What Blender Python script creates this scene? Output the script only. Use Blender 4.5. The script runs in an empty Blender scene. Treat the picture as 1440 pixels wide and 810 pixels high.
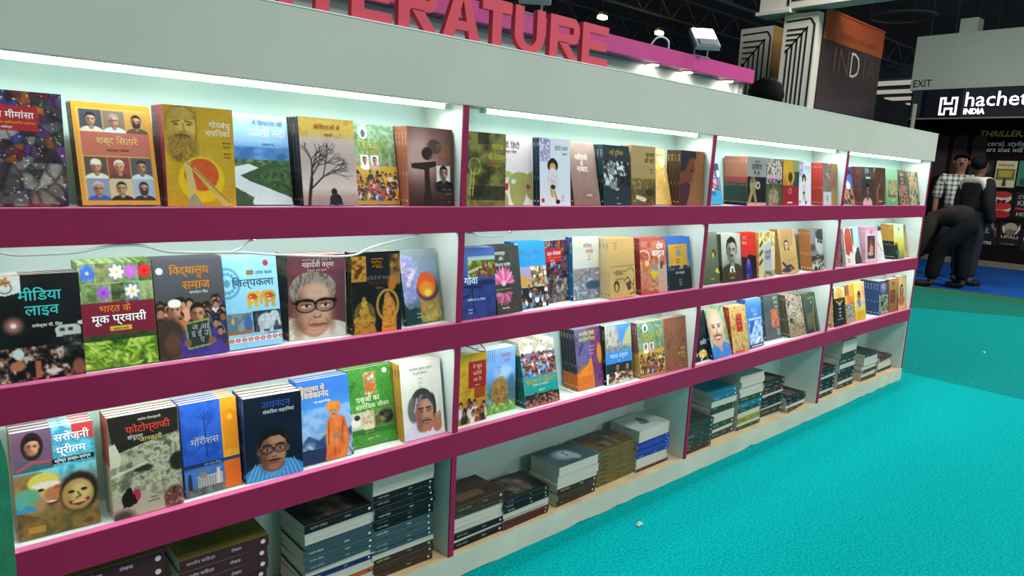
import bpy, bmesh, math, random
import numpy as np
from mathutils import Matrix, Vector

S = bpy.context.scene
COL = S.collection

# ------------------------------------------------------------------ camera, world, light, exposure
def look_matrix(loc, yaw, pitch, roll):
    f = Vector((math.sin(yaw)*math.cos(pitch), math.cos(yaw)*math.cos(pitch), math.sin(pitch)))
    r = Vector((math.cos(yaw), -math.sin(yaw), 0)); u = r.cross(f)
    r2 = r*math.cos(roll)+u*math.sin(roll); u2 = -r*math.sin(roll)+u*math.cos(roll)
    return Matrix(((r2.x, u2.x, -f.x, loc[0]), (r2.y, u2.y, -f.y, loc[1]), (r2.z, u2.z, -f.z, loc[2]), (0, 0, 0, 1)))
cd = bpy.data.cameras.new('camera'); cam = bpy.data.objects.new('camera', cd); COL.objects.link(cam)
cd.sensor_width = 36.0; cd.lens = 36*980.434/1440; cd.clip_start = .02; cd.clip_end = 200
cam.matrix_world = look_matrix((-1.1525, -1.4696, 1.2), .740277, -.171635, .048186)
S.camera = cam
vs = S.view_settings
vs.view_transform = 'Standard'; vs.look = 'None'; vs.gamma = 1.0; vs.use_curve_mapping = False
vs.exposure = 0.0
W_ = bpy.data.worlds.new('hall_air'); S.world = W_; W_.use_nodes = True
W_.node_tree.nodes['Background'].inputs[0].default_value = (.70, .74, .73, 1)
W_.node_tree.nodes['Background'].inputs[1].default_value = .30

def lamp(name, loc, sx, sy, power, color=(1, 1, 1), aim=None, parent=None):
    l = bpy.data.lights.new(name, 'AREA'); l.shape = 'RECTANGLE'; l.size = sx; l.size_y = sy
    l.energy = power; l.color = color
    o = bpy.data.objects.new(name, l); COL.objects.link(o)
    d = Vector(aim if aim else (0, 0, -1)).normalized()
    q = d.to_track_quat('-Z', 'Y')
    o.matrix_world = Matrix.Translation(Vector(loc)) @ q.to_matrix().to_4x4()
    if parent:
        o.parent = parent; o.matrix_parent_inverse = parent.matrix_world.inverted()
    return o
# unseen lamps added over the aisle, as low frontal fill and towards the booths
HALL = [((.6, -3.4, 4.6), 1.2, 120, (1, 1, .97)), ((2.8, -3.0, 4.6), 1.0, 45, (1, 1, .97)), ((.4, -7.6, 4.2), 2.0, 205, (1, 1, .97)), ((5.0, -7.6, 3.8), 2.0, 190, (1, .98, .95)), ((6.9, -3.0, 4.8), 1.2, 360, (1, .96, .9)), ((7.0, 1.6, 4.8), 1.0, 120, (1, .97, .93))]
TUBE_W = 1.6       # watts of one shelf tube
TUBE_C = (.93, 1.0, .985)

# ------------------------------------------------------------------ helpers
def lin(h):
    if not isinstance(h, str): return tuple(h)
    c = [int(h[i:i+2], 16)/255 for i in (0, 2, 4)]
    return tuple(x/12.92 if x <= .04045 else ((x+.055)/1.055)**2.4 for x in c)
MATS = {}
def mat(name, hexc, rough=.6, spec=.4, metal=0, noise=0, nscale=8, bump=0, bscale=200, emit=0, sheen=0, coat=0):
    if name in MATS: return MATS[name]
    m = bpy.data.materials.new(name); m.use_nodes = True; MATS[name] = m
    nt = m.node_tree; b = nt.nodes['Principled BSDF']; c = lin(hexc)
    b.inputs['Base Color'].default_value = (*c, 1); b.inputs['Roughness'].default_value = rough
    b.inputs['Specular IOR Level'].default_value = spec; b.inputs['Metallic'].default_value = metal
    b.inputs['Sheen Weight'].default_value = sheen; b.inputs['Coat Weight'].default_value = coat
    tc = nt.nodes.new('ShaderNodeTexCoord')
    if noise:
        n = nt.nodes.new('ShaderNodeTexNoise'); n.inputs['Scale'].default_value = nscale; n.inputs['Detail'].default_value = 5
        r = nt.nodes.new('ShaderNodeValToRGB')
        r.color_ramp.elements[0].position = .3; r.color_ramp.elements[1].position = .7
        r.color_ramp.elements[0].color = (*[x*(1-noise) for x in c], 1); r.color_ramp.elements[1].color = (*[min(1, x*(1+noise)) for x in c], 1)
        nt.links.new(tc.outputs['Object'], n.inputs['Vector']); nt.links.new(n.outputs['Fac'], r.inputs['Fac']); nt.links.new(r.outputs['Color'], b.inputs['Base Color'])
    if bump:
        n = nt.nodes.new('ShaderNodeTexNoise'); n.inputs['Scale'].default_value = bscale; n.inputs['Detail'].default_value = 3
        bp = nt.nodes.new('ShaderNodeBump'); bp.inputs['Strength'].default_value = bump; bp.inputs['Distance'].default_value = .004
        nt.links.new(tc.outputs['Object'], n.inputs['Vector']); nt.links.new(n.outputs['Fac'], bp.inputs['Height']); nt.links.new(bp.outputs['Normal'], b.inputs['Normal'])
    if emit:
        b.inputs['Emission Color'].default_value = (*c, 1); b.inputs['Emission Strength'].default_value = emit
    return m
def tag(o, label=None, cat=None, group=None, kind=None):
    if label: o['label'] = label
    if cat: o['category'] = cat
    if group: o['group'] = group
    if kind: o['kind'] = kind
    return o
def empty(name, loc, label, cat, group=None, rz=0):
    o = bpy.data.objects.new(name, None); o.empty_display_size = .05; COL.objects.link(o)
    o.matrix_world = Matrix.Translation(Vector(loc)) @ Matrix.Rotation(rz, 4, 'Z')
    return tag(o, label, cat, group)
class MB:
    """collects shapes in world or local coordinates and links them as one mesh object"""
    def __init__(s): s.bm = bmesh.new(); s.mi = 0
    def box(s, a, b, bev=0, mi=0):
        vs_ = [s.bm.verts.new((x, y, z)) for x in (a[0], b[0]) for y in (a[1], b[1]) for z in (a[2], b[2])]
        fs = [s.bm.faces.new([vs_[i] for i in f]) for f in ((0, 1, 3, 2), (4, 6, 7, 5), (0, 4, 5, 1), (2, 3, 7, 6), (0, 2, 6, 4), (1, 5, 7, 3))]
        for f in fs: f.material_index = mi
        if bev:
            es = list({e for f in fs for e in f.edges})
            r = bmesh.ops.bevel(s.bm, geom=es, offset=bev, segments=2, affect='EDGES', profile=.5)
            for f in r['faces']: f.material_index = mi
        return s
    def prism(s, pts, y0, y1, axis='y', mi=0):
        def P(p, d): return {'y': (p[0], d, p[1]), 'x': (d, p[0], p[1]), 'z': (p[0], p[1], d)}[axis]
        A = [s.bm.verts.new(P(p, y0)) for p in pts]; B = [s.bm.verts.new(P(p, y1)) for p in pts]
        n = len(pts); fs = [s.bm.faces.new(A[::-1]), s.bm.faces.new(B)]
        for i in range(n): fs.append(s.bm.faces.new((A[i], A[(i+1) % n], B[(i+1) % n], B[i])))
        for f in fs: f.material_index = mi
        return s
    def tube(s, pts, r, n=8, mi=0, caps=True):
        pts = [Vector(p) for p in pts]; rs = r if isinstance(r, (list, tuple)) else [r]*len(pts); rings = []
        for i, p in enumerate(pts):
            t = (pts[min(i+1, len(pts)-1)]-pts[max(i-1, 0)]).normalized()
            a = t.cross(Vector((0, 0, 1)) if abs(t.z) < .9 else Vector((1, 0, 0))).normalized(); b = t.cross(a)
            rings.append([s.bm.verts.new(p+(a*math.cos(k*2*math.pi/n)+b*math.sin(k*2*math.pi/n))*rs[i]) for k in range(n)])
        for A, B in zip(rings, rings[1:]):
            for k in range(n):
                f = s.bm.faces.new((A[k], A[(k+1) % n], B[(k+1) % n], B[k])); f.material_index = mi; f.smooth = True
        if caps:
            for R_ in (rings[0][::-1], rings[-1]): s.bm.faces.new(R_).material_index = mi
        return s
    def ball(s, c, rx, ry=None, rz=None, u=16, v=12, mi=0):
        ry = ry or rx; rz = rz or rx
        g = bmesh.ops.create_uvsphere(s.bm, u_segments=u, v_segments=v, radius=1, matrix=Matrix.Translation(Vector(c)) @ Matrix.Diagonal((rx, ry, rz, 1)))
        for vv in g['verts']:
            for f in vv.link_faces: f.material_index = mi; f.smooth = True
        return s
    def build(s, name, mats, parent=None, fix=True):
        if fix: bmesh.ops.recalc_face_normals(s.bm, faces=s.bm.faces[:])
        me = bpy.data.meshes.new(name); s.bm.to_mesh(me); s.bm.free()
        for m in (mats if isinstance(mats, (list, tuple)) else [mats]): me.materials.append(m)
        return link(name, me, parent)
def link(name, me, parent=None):
    o = bpy.data.objects.new(name, me); COL.objects.link(o)
    if parent is not None:
        o.parent = parent
        # meshes are given in world coordinates when the parent is an Empty away from the origin
        o.matrix_parent_inverse = parent.matrix_world.inverted()
    return o
def struct(o): o['kind'] = 'structure'; return o
def smooth_pts(pts, k=6):
    out = []; P = [Vector(p) for p in pts]
    for i in range(len(P)-1):
        p0, p1, p2, p3 = P[max(i-1, 0)], P[i], P[i+1], P[min(i+2, len(P)-1)]
        for j in range(k):
            t = j/k
            out.append(.5*((2*p1)+(p2-p0)*t+(2*p0-5*p1+4*p2-p3)*t*t+(3*p1-p0-3*p2+p3)*t**3))
    return out+[P[-1]]
def fix_hindi(s):
    """the short i sign is drawn before the consonant it follows"""
    L = list(s); i = 0
    while i < len(L):
        if L[i] == '\u093f' and i:
            j = i-1
            while j >= 2 and L[j-1] == '\u094d': j -= 2
            L.pop(i); L.insert(j, '\u093f')
        i += 1
    return ''.join(L)
TXT = {}
def text_mesh(body, bold=0.0, extrude=0.0, spacing=1.0, shear=0):
    """verts and polygons of a line of lettering, cap size 1, left aligned at the origin"""
    heavy = max(bold*1.6, .012) if any(ord(q) > 0x900 for q in body) else None
    k = (body, bold, extrude, spacing, shear)
    if k in TXT: return TXT[k]
    c = bpy.data.curves.new('lettering', 'FONT'); c.body = fix_hindi(body); c.size = 1; c.offset = 0 if heavy is not None else bold; c.resolution_u = 2
    c.extrude = extrude; c.space_character = spacing; c.shear = shear
    o = bpy.data.objects.new('lettering', c); COL.objects.link(o)
    dg = bpy.context.evaluated_depsgraph_get(); me = bpy.data.meshes.new_from_object(o.evaluated_get(dg))
    V = np.array([v.co[:] for v in me.vertices]).reshape(-1, 3); F = [tuple(p.vertices) for p in me.polygons]
    # the strokes are drawn again a hair to the side and up, which thickens them and closes the joints of the headline
    if heavy is not None and len(V):
        n0 = len(V); sh = [(heavy, 0), (heavy*.5, heavy*.6)]
        V = np.concatenate([V]+[V+np.array([a, b, 0]) for a, b in sh]); F = F+[tuple(i+n0*k for i in f) for k in (1, 2) for f in F]
    bpy.data.objects.remove(o); bpy.data.curves.remove(c); bpy.data.meshes.remove(me)
    w = V[:, 0].max() if len(V) else 0
    TXT[k] = (V, F, w); return TXT[k]
def lettering(body, name, m, origin, xdir, updir, size, parent, bold=0, depth=.002, align='L', spacing=1.0, shear=0, width=None):
    V, F, w = text_mesh(body, bold, 0, spacing, shear)
    sx = size if width is None else width/w
    x = Vector(xdir); u = Vector(updir); n = x.cross(u); o = Vector(origin)
    off = {'L': 0, 'C': -w/2, 'R': -w}[align]
    b = MB(); vv = [b.bm.verts.new(o+x*((p[0]+off)*sx)+u*(p[1]*size)+n*depth) for p in V]
    for f in F:
        try: b.bm.faces.new([vv[i] for i in f])
        except ValueError: pass
    if depth > .005:
        bmesh.ops.solidify(b.bm, geom=b.bm.faces[:], thickness=depth*.9)
    return b.build(name, m, parent)

# ------------------------------------------------------------------ dimensions of the book wall
BW = 1.1771                      # one bay
ZC, ZT = 1.3517, 1.511           # cornice bottom, top
BANDS = [(1.0216, 1.0884), (.7032, .7717), (.3844, .4543)]
ZK = .0756                       # top of the kick board, bottom shelf
D = .215                         # depth
XL, XR = -BW, 3*BW
SHELF = {1: 1.0884, 2: .7717, 3: .4543}
LV = .009
# ------------------------------------------------------------------ the setting
M_white = mat('white_laminate', 'd9e3dd', .45, .4, noise=.03, nscale=5)
M_mint = mat('mint_laminate', 'bcd8d1', .5, .35, noise=.03, nscale=4)
M_grey = mat('pale_grey_board', 'c6c5ba', .6, .15, noise=.04, nscale=3)
M_plum = mat('plum_laminate', '93204c', .5, .2, noise=.05, nscale=6)
M_pink = mat('plum_edge_highlight', 'dc6a9c', .4, .4, noise=.03, nscale=9)  # brighter pink paints the highlight along the band tops
M_wood = mat('pale_plywood', 'd8c39a', .6, .3, noise=.12, nscale=14)
M_kick = mat('scuffed_white_board', 'c3c6b6', .6, .3, noise=.08, nscale=7)

def carpet(name, hexc, x0, y0, x1, y1, z0, z1, n=.36):
    return struct(MB().box((x0, y0, z0), (x1, y1, z1)).build(name, mat(name+'_pile', hexc, .95, .05, noise=n, nscale=120, bump=1, bscale=350)))
MB_ = MB()
struct(MB().box((-9, -9, -.08), (40, 22, -.012)).build('floor', mat('hall_concrete', '3a3d40', .8, .3, noise=.15, nscale=2)))
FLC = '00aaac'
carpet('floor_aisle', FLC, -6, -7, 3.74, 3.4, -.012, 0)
fa = MB().prism([(3.742, -7), (8.0, -7), (8.0, -1.4), (6.45, .95), (5.9, 3.4), (3.742, 3.4)], -.012, 0, 'z').build('floor_crossing', mat('floor_crossing_pile', '0b8a88', .95, .05, noise=.25, nscale=60, bump=.9, bscale=350)); struct(fa)  # pile colour darkened to imitate the light falling off past the aisle
fa = MB().prism([(8.0, -1.396), (8.0, 3.4), (5.902, 3.4), (6.452, .952)], -.012, 0, 'z').build('floor_far_crossing', mat('floor_far_crossing_pile', '1c6f60', .95, .05, noise=.25, nscale=60, bump=.9, bscale=350)); struct(fa)  # darker again in colour, standing in for the weaker light farther off
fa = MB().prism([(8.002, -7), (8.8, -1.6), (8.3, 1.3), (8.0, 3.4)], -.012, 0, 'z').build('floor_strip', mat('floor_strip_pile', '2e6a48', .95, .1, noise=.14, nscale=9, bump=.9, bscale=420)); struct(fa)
struct(MB().prism([(8.803, -1.6), (8.9, -7), (13, -7), (13, 3.4), (8.003, 3.4), (8.303, 1.3)], -.012, .002, 'z').build('floor_booth', mat('blue_carpet_pile', '1a4f9a', .95, .1, noise=.12, nscale=12, bump=.9, bscale=420)))
# ------------------------------------------------------------------ the book wall, one built-in unit
unit = empty('display_shelf', (XR/2+XL/2, 0, 0), 'long white and plum built-in book display wall of four bays on the turquoise carpet', 'shelf')
cor = MB().box((XL, -.004, ZC), (XR+.026, .02, ZT), .002)
cor.box((XL, .02, ZC+.02), (XR+.026, D+.02, ZC+.036)).box((XL, .0205, ZT-.016), (XR+.026, D+.02, ZT))
cor.box((XL, D+.0, ZC), (XR+.026, D+.018, ZT-.017))
cor.build('cornice', M_grey, unit)
# thin white lip along the top of the fascia
MB().box((XL, -.0055, ZT), (XR+.0265, .021, ZT+.003)).build('top_lip', mat('white_lip', 'eef0ea', .5), unit)
for k in range(-1, 4):
    x = k*BW
    x0, x1 = (x-LV, x+LV) if k < 3 else (x-.018, x)
    if k == -1: x0, x1 = x, x+.018
    MB().box((x0, .004, ZK), (x1, D, ZC+.018)).build('divider', M_white if k < 3 else M_white, unit)
    MB().box((x0-(.0 if k < 3 else -.010), -.001, ZK+.001), (x1, .0038, ZC+.001)).build('upright_facing', M_plum, unit)
for z0, z1 in BANDS:
    b = MB().box((XL+.001, -.0025, z0), (XR, .016, z1)).build('shelf_band', M_plum, unit)
    MB().box((XL+.001, -.003, z1), (XR, .0162, z1+.0018)).build('edge_strip', M_pink, b)
for r, z in SHELF.items():
    for k in range(-1, 3):
        MB().box((k*BW+(LV if k > -1 else .018), .0164, z-.016), ((k+1)*BW-(LV if k < 2 else .018), D, z)).build('shelf_board', M_white, unit)
        # sloping back board that the books lean on
        zt = {1: ZC+.012, 2: BANDS[0][0]+.04, 3: BANDS[1][0]+.04}[r]
        h = zt-z-.002; q = .0
        MB().prism([(.136, z), (.146, z), (.146+h*.14, z+h), (.136+h*.14, z+h)], k*BW+LV+.0005, (k+1)*BW-LV-.0005-(.009 if k == 2 else 0), 'x').build('back_board', M_mint, unit)
for k in range(-1, 3):
    MB().box((k*BW+LV, D, ZK-.02), ((k+1)*BW-LV, D+.012, ZC)).build('back_panel', M_mint, unit)
# a thin grey strip under the top tube
for k in range(-1, 3):
    MB().box((k*BW+.05, .1685, 1.318), ((k+1)*BW-.05, .1725, 1.3195)).build('thin_strip', mat('strip_grey', '8fb0a6', .6), unit)
kick = MB()
rng = random.Random(4)
top = [(XL, ZK)]; n = 90
pts = [(XL, 0.001)] + [(XL+(XR-XL)*i/n, .001+(rng.random()**6)*.007) for i in range(1, n)] + [(XR-.001, .001), (XR-.001, ZK), (XL, ZK)]
kick.prism(pts, -.002, .016)
kick.build('kick_board', M_kick, unit)
MB().box((XL, .0162, ZK-.018), (XR-.001, D, ZK-.0006)).build('bottom_board', M_wood, unit)
MB().box((XL, .0005, ZK), (XR-.001, .0162, ZK+.0012)).build('raw_edge', M_wood, unit)

# LED tubes: one under the cornice of each bay, one behind the band of each lower row
M_tube = mat('lit_tube', 'f4fffb', .4, emit=7.0); M_cap = mat('tube_cap', 'cfd6d2', .5)
def led(x0, x1, y, z, label, group, watt):
    t = empty('led_tube_light', ((x0+x1)/2, y, z), label, 'light', group)
    MB().box((x0, y-.013, z+.004), (x1, y+.013, z+.012), .002).build('housing', mat('tube_housing', 'e8efec', .4), t)
    MB().tube([(x0+.012, y, z), (x1-.012, y, z)], .0095, 12).build('tube', M_tube, t)
    for a, b in ((x0, x0+.012), (x1-.012, x1)): MB().box((a, y-.010, z-.0105), (b, y+.010, z+.0038), .002).build('end_cap', M_cap, t)
    lamp('tube_glow', ((x0+x1)/2, y, z-.0108), x1-x0-.03, .012, watt, TUBE_C, (0, -.15, -1), t)
BAYN = ['nearest', 'second', 'third', 'farthest']
TX = [(-1.10, -.02), (.099, 1.15), (1.262, 2.335), (2.44, 3.50)]
for k, (a, b) in enumerate(TX):
    led(a, b, .060, ZC+.0005, 'glowing white tube light under the cornice of the %s bay' % BAYN[k], 'tube lights under the cornice', TUBE_W)
for r, (z0, z1) in ((2, BANDS[0]), (3, BANDS[1])):
    for k, (a, b) in enumerate(TX):
        led(a+.02, b-.02, .034, z0+.032, 'white tube light tucked behind the %s plum band in the %s bay' % (('top', 'middle')[r-2], BAYN[k]), 'tube lights behind the bands', TUBE_W*.72)

# cables hanging under the bands
def cable(name, pts, r, m, label):
    o = MB().tube(smooth_pts(pts, 6), r, 6).build(name, m); return tag(o, label, 'cable')
M_cw = mat('white_cable_sheath', 'e9eeea', .4); M_cd = mat('dark_cable_sheath', '4c5552', .5)
zb = BANDS[0][0]
cb = cable('white_cable', [(-1.055, .034, zb+.012), (-1.045, .024, zb-.004), (-1.02, .006, 1.0172), (-.985, .004, 1.008), (-.954, .004, 1.007), (-.892, .004, 1.008), (-.836, .004, 1.0175), (-.781, .004, 1.0165), (-.724, .004, 1.001), (-.592, .004, .994), (-.517, .004, .986), (-.34, .004, .974), (-.268, .004, .993), (-.148, .005, 1.0165), (-.125, .024, zb-.004), (-.115, .034, zb+.012)], .0028, M_cw, 'loose white cable sagging across the top of the nearest middle row')
MB().tube(smooth_pts([(-.545, .034, zb+.012), (-.552, .024, zb-.004), (-.57, .006, 1.0175), (-.592, .0045, 1.002), (-.617, .004, .9945)], 6), .0022, 6).build('branch_wire', M_cw, cb)
cable('white_cable', [(.028, .034, zb+.012), (.034, .024, zb-.004), (.042, .006, 1.0175), (.072, .004, 1.01), (.14, .004, 1.008), (.182, .006, 1.0165), (.192, .024, zb-.004), (.198, .034, zb+.012)], .0028, M_cw, 'short white cable loop under the top band in the second bay')
cable('dark_cable', [(.022, .034, .712), (.03, .024, .6995), (.042, .008, .6985), (.079, .005, .682), (.103, .005, .679), (.112, .04, .69), (.115, .1, .70)], .0018, M_cd, 'thin dark cable drooping under the middle band in the second bay')
cable('white_cable', [(.515, .160, .698), (.518, .153, .649), (.526, .140, .55), (.531, .128, .468), (.534, .121, .4612), (.537, .105, .4598), (.54, .05, .4596)], .002, mat('grey_cable_sheath', 'b9c6c0', .5), 'pale cable running down the back board beside the purple and orange books')

# ------------------------------------------------------------------ the red letters on the cornice
M_red = mat('red_letter_board', 'e04a5e', .5, .3, noise=.03, nscale=10)
LH = .117
def glyph(ch, x0, x1):
    w = x1-x0; s = .032; h = LH; t = .030
    O = []
    if ch == 'I': O = [[(x0, 0), (x1, 0), (x1, h), (x0, h)]]
    elif ch == 'L': O = [[(x0, 0), (x1, 0), (x1, t), (x0+s, t), (x0+s, h), (x0, h)]]
    elif ch == 'T': c = (x0+x1)/2; O = [[(c-s/2, 0), (c+s/2, 0), (c+s/2, h-t), (x1, h-t), (x1, h), (x0, h), (x0, h-t), (c-s/2, h-t)]]
    elif ch == 'E': O = [[(x0, 0), (x1, 0), (x1, .024), (x0+s, .024), (x0+s, .046), (x1-.006, .046), (x1-.006, .072), (x0+s, .072), (x0+s, h-.024), (x1, h-.024), (x1, h), (x0, h)]]
    elif ch == 'A':
        c = (x0+x1)/2
        O = [[(x0, 0), (x0+s, 0), (x0+s+.008, .026), (x1-s-.008, .026), (x1-s, 0), (x1, 0), (c+.02, h), (c-.02, h)]]
    elif ch == 'U':
        r = w/2; c = (x0+x1)/2; ro = []
        for i in range(13): a = math.pi+math.pi*i/12; ro.append((c+r*math.cos(a), .045+.045*math.sin(a)))
        ri = [(c+(r-s)*math.cos(math.pi+math.pi*i/12), .045+.026*math.sin(math.pi+math.pi*i/12)) for i in range(13)]
        O = [[(x0, h)]+ro+[(x1, h), (x1-s, h)]+ri[::-1]+[(x0+s, h)]]
    elif ch == 'R':
        O = [None]
    return O
def letter(ch, x0, x1, label):
    b = MB(); z = ZT+.003; y0, y1 = .005, .022
    if ch == 'R':
        h, s, t = LH, .032, .026; c = x0+s; mid = .046
        rr = (h-mid)/2; cy = mid+rr; w = x1-x0
        ro = [(x1-rr*.75+rr*.75*math.sin(math.pi*i/10), cy+rr*math.cos(math.pi*i/10)) for i in range(11)]
        ri = [(x1-rr*.75+(rr*.75-.026)*math.sin(math.pi*i/10), cy+(rr-t)*math.cos(math.pi*i/10)) for i in range(11)]
        P = [(x0, h)]+ro+[(x0+s+.030, mid), (x1, 0), (x1-.036, 0), (x0+s, mid), (x0+s, 0), (x0, 0)]
        # stem, bowl and leg as three joined pieces of the one board
        b.prism([(x0, z), (x0+s, z), (x0+s, z+h), (x0, z+h)], y0, y1)
        bowl = [(x0+s, h)]+ro+[(x0+s, mid)]+[(x0+s, mid+t)]+ri[::-1]+[(x0+s, h-t)]
        b.prism([(p[0], p[1]+z) for p in bowl], y0, y1)
        b.prism([(p[0], p[1]+z) for p in ((x1-.036, 0), (x1, 0), (x0+s+.040, mid+.002), (x0+s+.004, mid+.002))], y0, y1)
    elif ch == 'A':
        c = (x0+x1)/2; h = LH
        f = lambda p: (p[0], p[1]+z)
        b.prism([f(p) for p in ((x0, 0), (x0+.034, 0), (c+.003, h-.022), (c+.003, h), (c-.020, h))], y0, y1)
        b.prism([f(p) for p in ((x1-.034, 0), (x1, 0), (c+.020, h), (c+.0031, h), (c+.0031, h-.022))], y0, y1)
        b.prism([f(p) for p in ((x0+.030, .022), (x1-.030, .022), (x1-.038, .044), (x0+.038, .044))], y0+.0002, y1-.0002)
    else:
        for pts in glyph(ch, x0, x1): b.prism([(p[0], p[1]+z) for p in pts], y0, y1)
    tag(b.build('sign_letter', M_red), label, 'letter', 'red letters on the cornice')
for ch, a, b_, lb in (('L', -.62, -.518, 'L, first of the word'), ('I', -.502, -.470, 'I, after the L'), ('T', -.452, -.353, 'T, between I and E'), ('E', -.332, -.227, 'E, before the R and A'), ('R', -.209, -.096, 'R, before the A'),
                      ('A', -.08, .046, 'A, in the middle of the word'), ('T', .042, .148, 'T, after the A'), ('U', .16, .274, 'U, after the second T'), ('R', .294, .416, 'R, after the U'), ('E', .429, .545, 'E, last of the word')):
    letter(ch, a+(.004 if ch == 'T' and a > 0 else 0), b_-(.006 if ch == 'A' else 0), 'red cut-out letter %s, standing on the cornice' % lb)

# scrap of paper on the carpet
b = MB(); rg = random.Random(2)
g = [[b.bm.verts.new((.709+(i-2)*.006+rg.uniform(-.002, .002), -.141+(j-1.5)*.006+rg.uniform(-.002, .002), .0035+rg.random()*.008)) for j in range(4)] for i in range(5)]
for i in range(4):
    for j in range(3): b.bm.faces.new((g[i][j], g[i+1][j], g[i+1][j+1], g[i][j+1]))
bmesh.ops.solidify(b.bm, geom=b.bm.faces[:], thickness=.0012)
tag(b.build('paper_scrap', mat('scrap_paper', 'f2ede2', .8)), 'small crumpled white paper scrap lying on the turquoise carpet', 'litter')
b = MB().ball((4.9, -.11, .004), .012, .009, .005, 8, 6); tag(b.build('paper_scrap', MATS['scrap_paper']), 'tiny white paper speck far along the carpet aisle', 'litter')
# ------------------------------------------------------------------ green chair at the near end
t = empty('fabric_chair', (-1.32, -.42, 0), 'green velvet chair whose back rises at the near end of the bookshelf', 'chair')
M_vel = mat('green_velvet', '0f7a58', .9, .2, noise=.18, nscale=30, bump=.5, bscale=300, sheen=.6)
bk = MB(); P = []
hw, zt_, zb_ = .262, .93, .40
for a in range(0, 91, 10): P.append((-1.32+hw-.10+.10*math.cos(math.radians(a)), zt_-.14+.14*math.sin(math.radians(a))))
P = [(-1.32+hw-.012, zb_), (-1.32+hw, .55)]+P
P = P+[(2*-1.32-p[0], p[1]) for p in P[::-1]]
bk.prism(P, -.44, -.395); bmesh.ops.bevel(bk.bm, geom=[e for e in bk.bm.edges if abs(e.verts[0].co.y-e.verts[1].co.y) < 1e-6], offset=.014, segments=3, affect='EDGES')
bk.build('backrest', M_vel, t)
MB().box((-1.565, -.86, .40), (-1.075, -.43, .47), .025).build('seat', M_vel, t)
M_leg = mat('chair_leg_metal', '2b2d2e', .35, .5, metal=.7)
for sx in (-1.54, -1.10):
    for sy in (-.83, -.46): MB().tube([(sx, sy, 0.0), (sx, sy, .41)], .012, 10).build('leg', M_leg, t)

# ------------------------------------------------------------------ pink stand behind the book wall
bs = empty('pink_stall', (3.0, 2.5, 0), 'white stall with a pink fascia and downlights behind the book wall', 'stall')
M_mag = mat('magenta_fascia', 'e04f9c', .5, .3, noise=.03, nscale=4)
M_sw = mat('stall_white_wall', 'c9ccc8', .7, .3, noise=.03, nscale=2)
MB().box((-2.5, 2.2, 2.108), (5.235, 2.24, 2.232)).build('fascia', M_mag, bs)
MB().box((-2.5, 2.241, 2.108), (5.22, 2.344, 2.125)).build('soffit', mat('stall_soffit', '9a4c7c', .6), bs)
MB().box((-2.5, 2.345, .001), (5.22, 2.40, 2.232)).build('wall', M_sw, bs)
MB().box((5.14, 2.3, .001), (5.22, 2.3445, 2.1075)).build('side_wall', M_sw, bs)
M_dl = mat('lit_downlight', 'fff2cf', .4, emit=9)
for i, x in enumerate((3.754, 4.252, 4.923)):
    d = empty('downlight', (x, 2.29, 2.107), 'round recessed downlight glowing in the pink fascia, %s' % ('nearest the red letters', 'middle one of three', 'farthest, near the dark hair')[i], 'light', 'downlights in the pink stall')
    MB().tube([(x, 2.285, 2.097), (x, 2.285, 2.1075)], .054, 24).build('trim_ring', mat('downlight_ring', 'e6e2d8', .4), d)
    MB().tube([(x, 2.285, 2.091), (x, 2.285, 2.0968)], .046, 24).build('lens', M_dl, d)
    lamp('downlight_glow', (x, 2.285, 2.085), .06, .06, 2.2, (1, .95, .8), (0, .35, -1), d)
M_fb = mat('floodlight_body', 'a4a9ae', .5, .3, metal=.1); M_fl = mat('lit_floodlight', 'ffffff', .3, emit=14)
def flood(x, y, z, label, pw):
    f = empty('floodlight', (x, y, z), label, 'light', 'floodlights on the pink stall')
    M = Matrix.Translation((x, y, z+.15)) @ Matrix.Rotation(math.radians(-38), 4, 'Z') @ Matrix.Rotation(math.radians(-52), 4, 'X')
    def put(b, nm, m):
        b.bm.transform(M); return b.build(nm, m, f)
    put(MB().box((-.11, -.02, -.15), (.11, .03, .15), .01), 'housing', M_fb)
    put(MB().box((-.092, -.026, -.02), (.092, -.0205, .135)), 'lamp_face', M_fl)
    put(MB().box((-.07, -.028, -.14), (.07, -.0205, -.05), .003), 'driver_box', mat('driver_grey', 'a9adb2', .4))
    MB().tube(smooth_pts([(x-.1, y+.03, z), (x-.1, y+.02, z+.09), (x-.09, y, z+.14)], 4), .008, 8).build('bracket_arm', M_fb, f)
    MB().tube(smooth_pts([(x+.1, y+.03, z), (x+.1, y+.02, z+.09), (x+.09, y, z+.14)], 4), .008, 8).build('bracket_arm', M_fb, f)
    MB().box((x-.115, y+.005, z-.002), (x+.115, y+.05, z+.006)).build('base_bar', M_fb, f)
    d = (M.to_3x3() @ Vector((0, -1, .0)))
    lamp('flood_glow', M @ Vector((0, -.03, .06)), .18, .15, pw, (1, .98, .95), d, f)
flood(4.33, 2.19, 2.234, 'white floodlight glowing on the pink fascia near the far end', 14)
flood(2.26, 2.19, 2.234, 'white floodlight behind the red letters U and R', 14)
c = MB().tube(smooth_pts([(3.62, 2.22, 2.234), (3.66, 2.2, 2.29), (3.74, 2.2, 2.31), (3.82, 2.2, 2.29), (3.86, 2.22, 2.234)], 6), .008, 8).build('white_cable', M_cw)
tag(c, 'white cable looped over the top of the pink fascia', 'cable')

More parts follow.
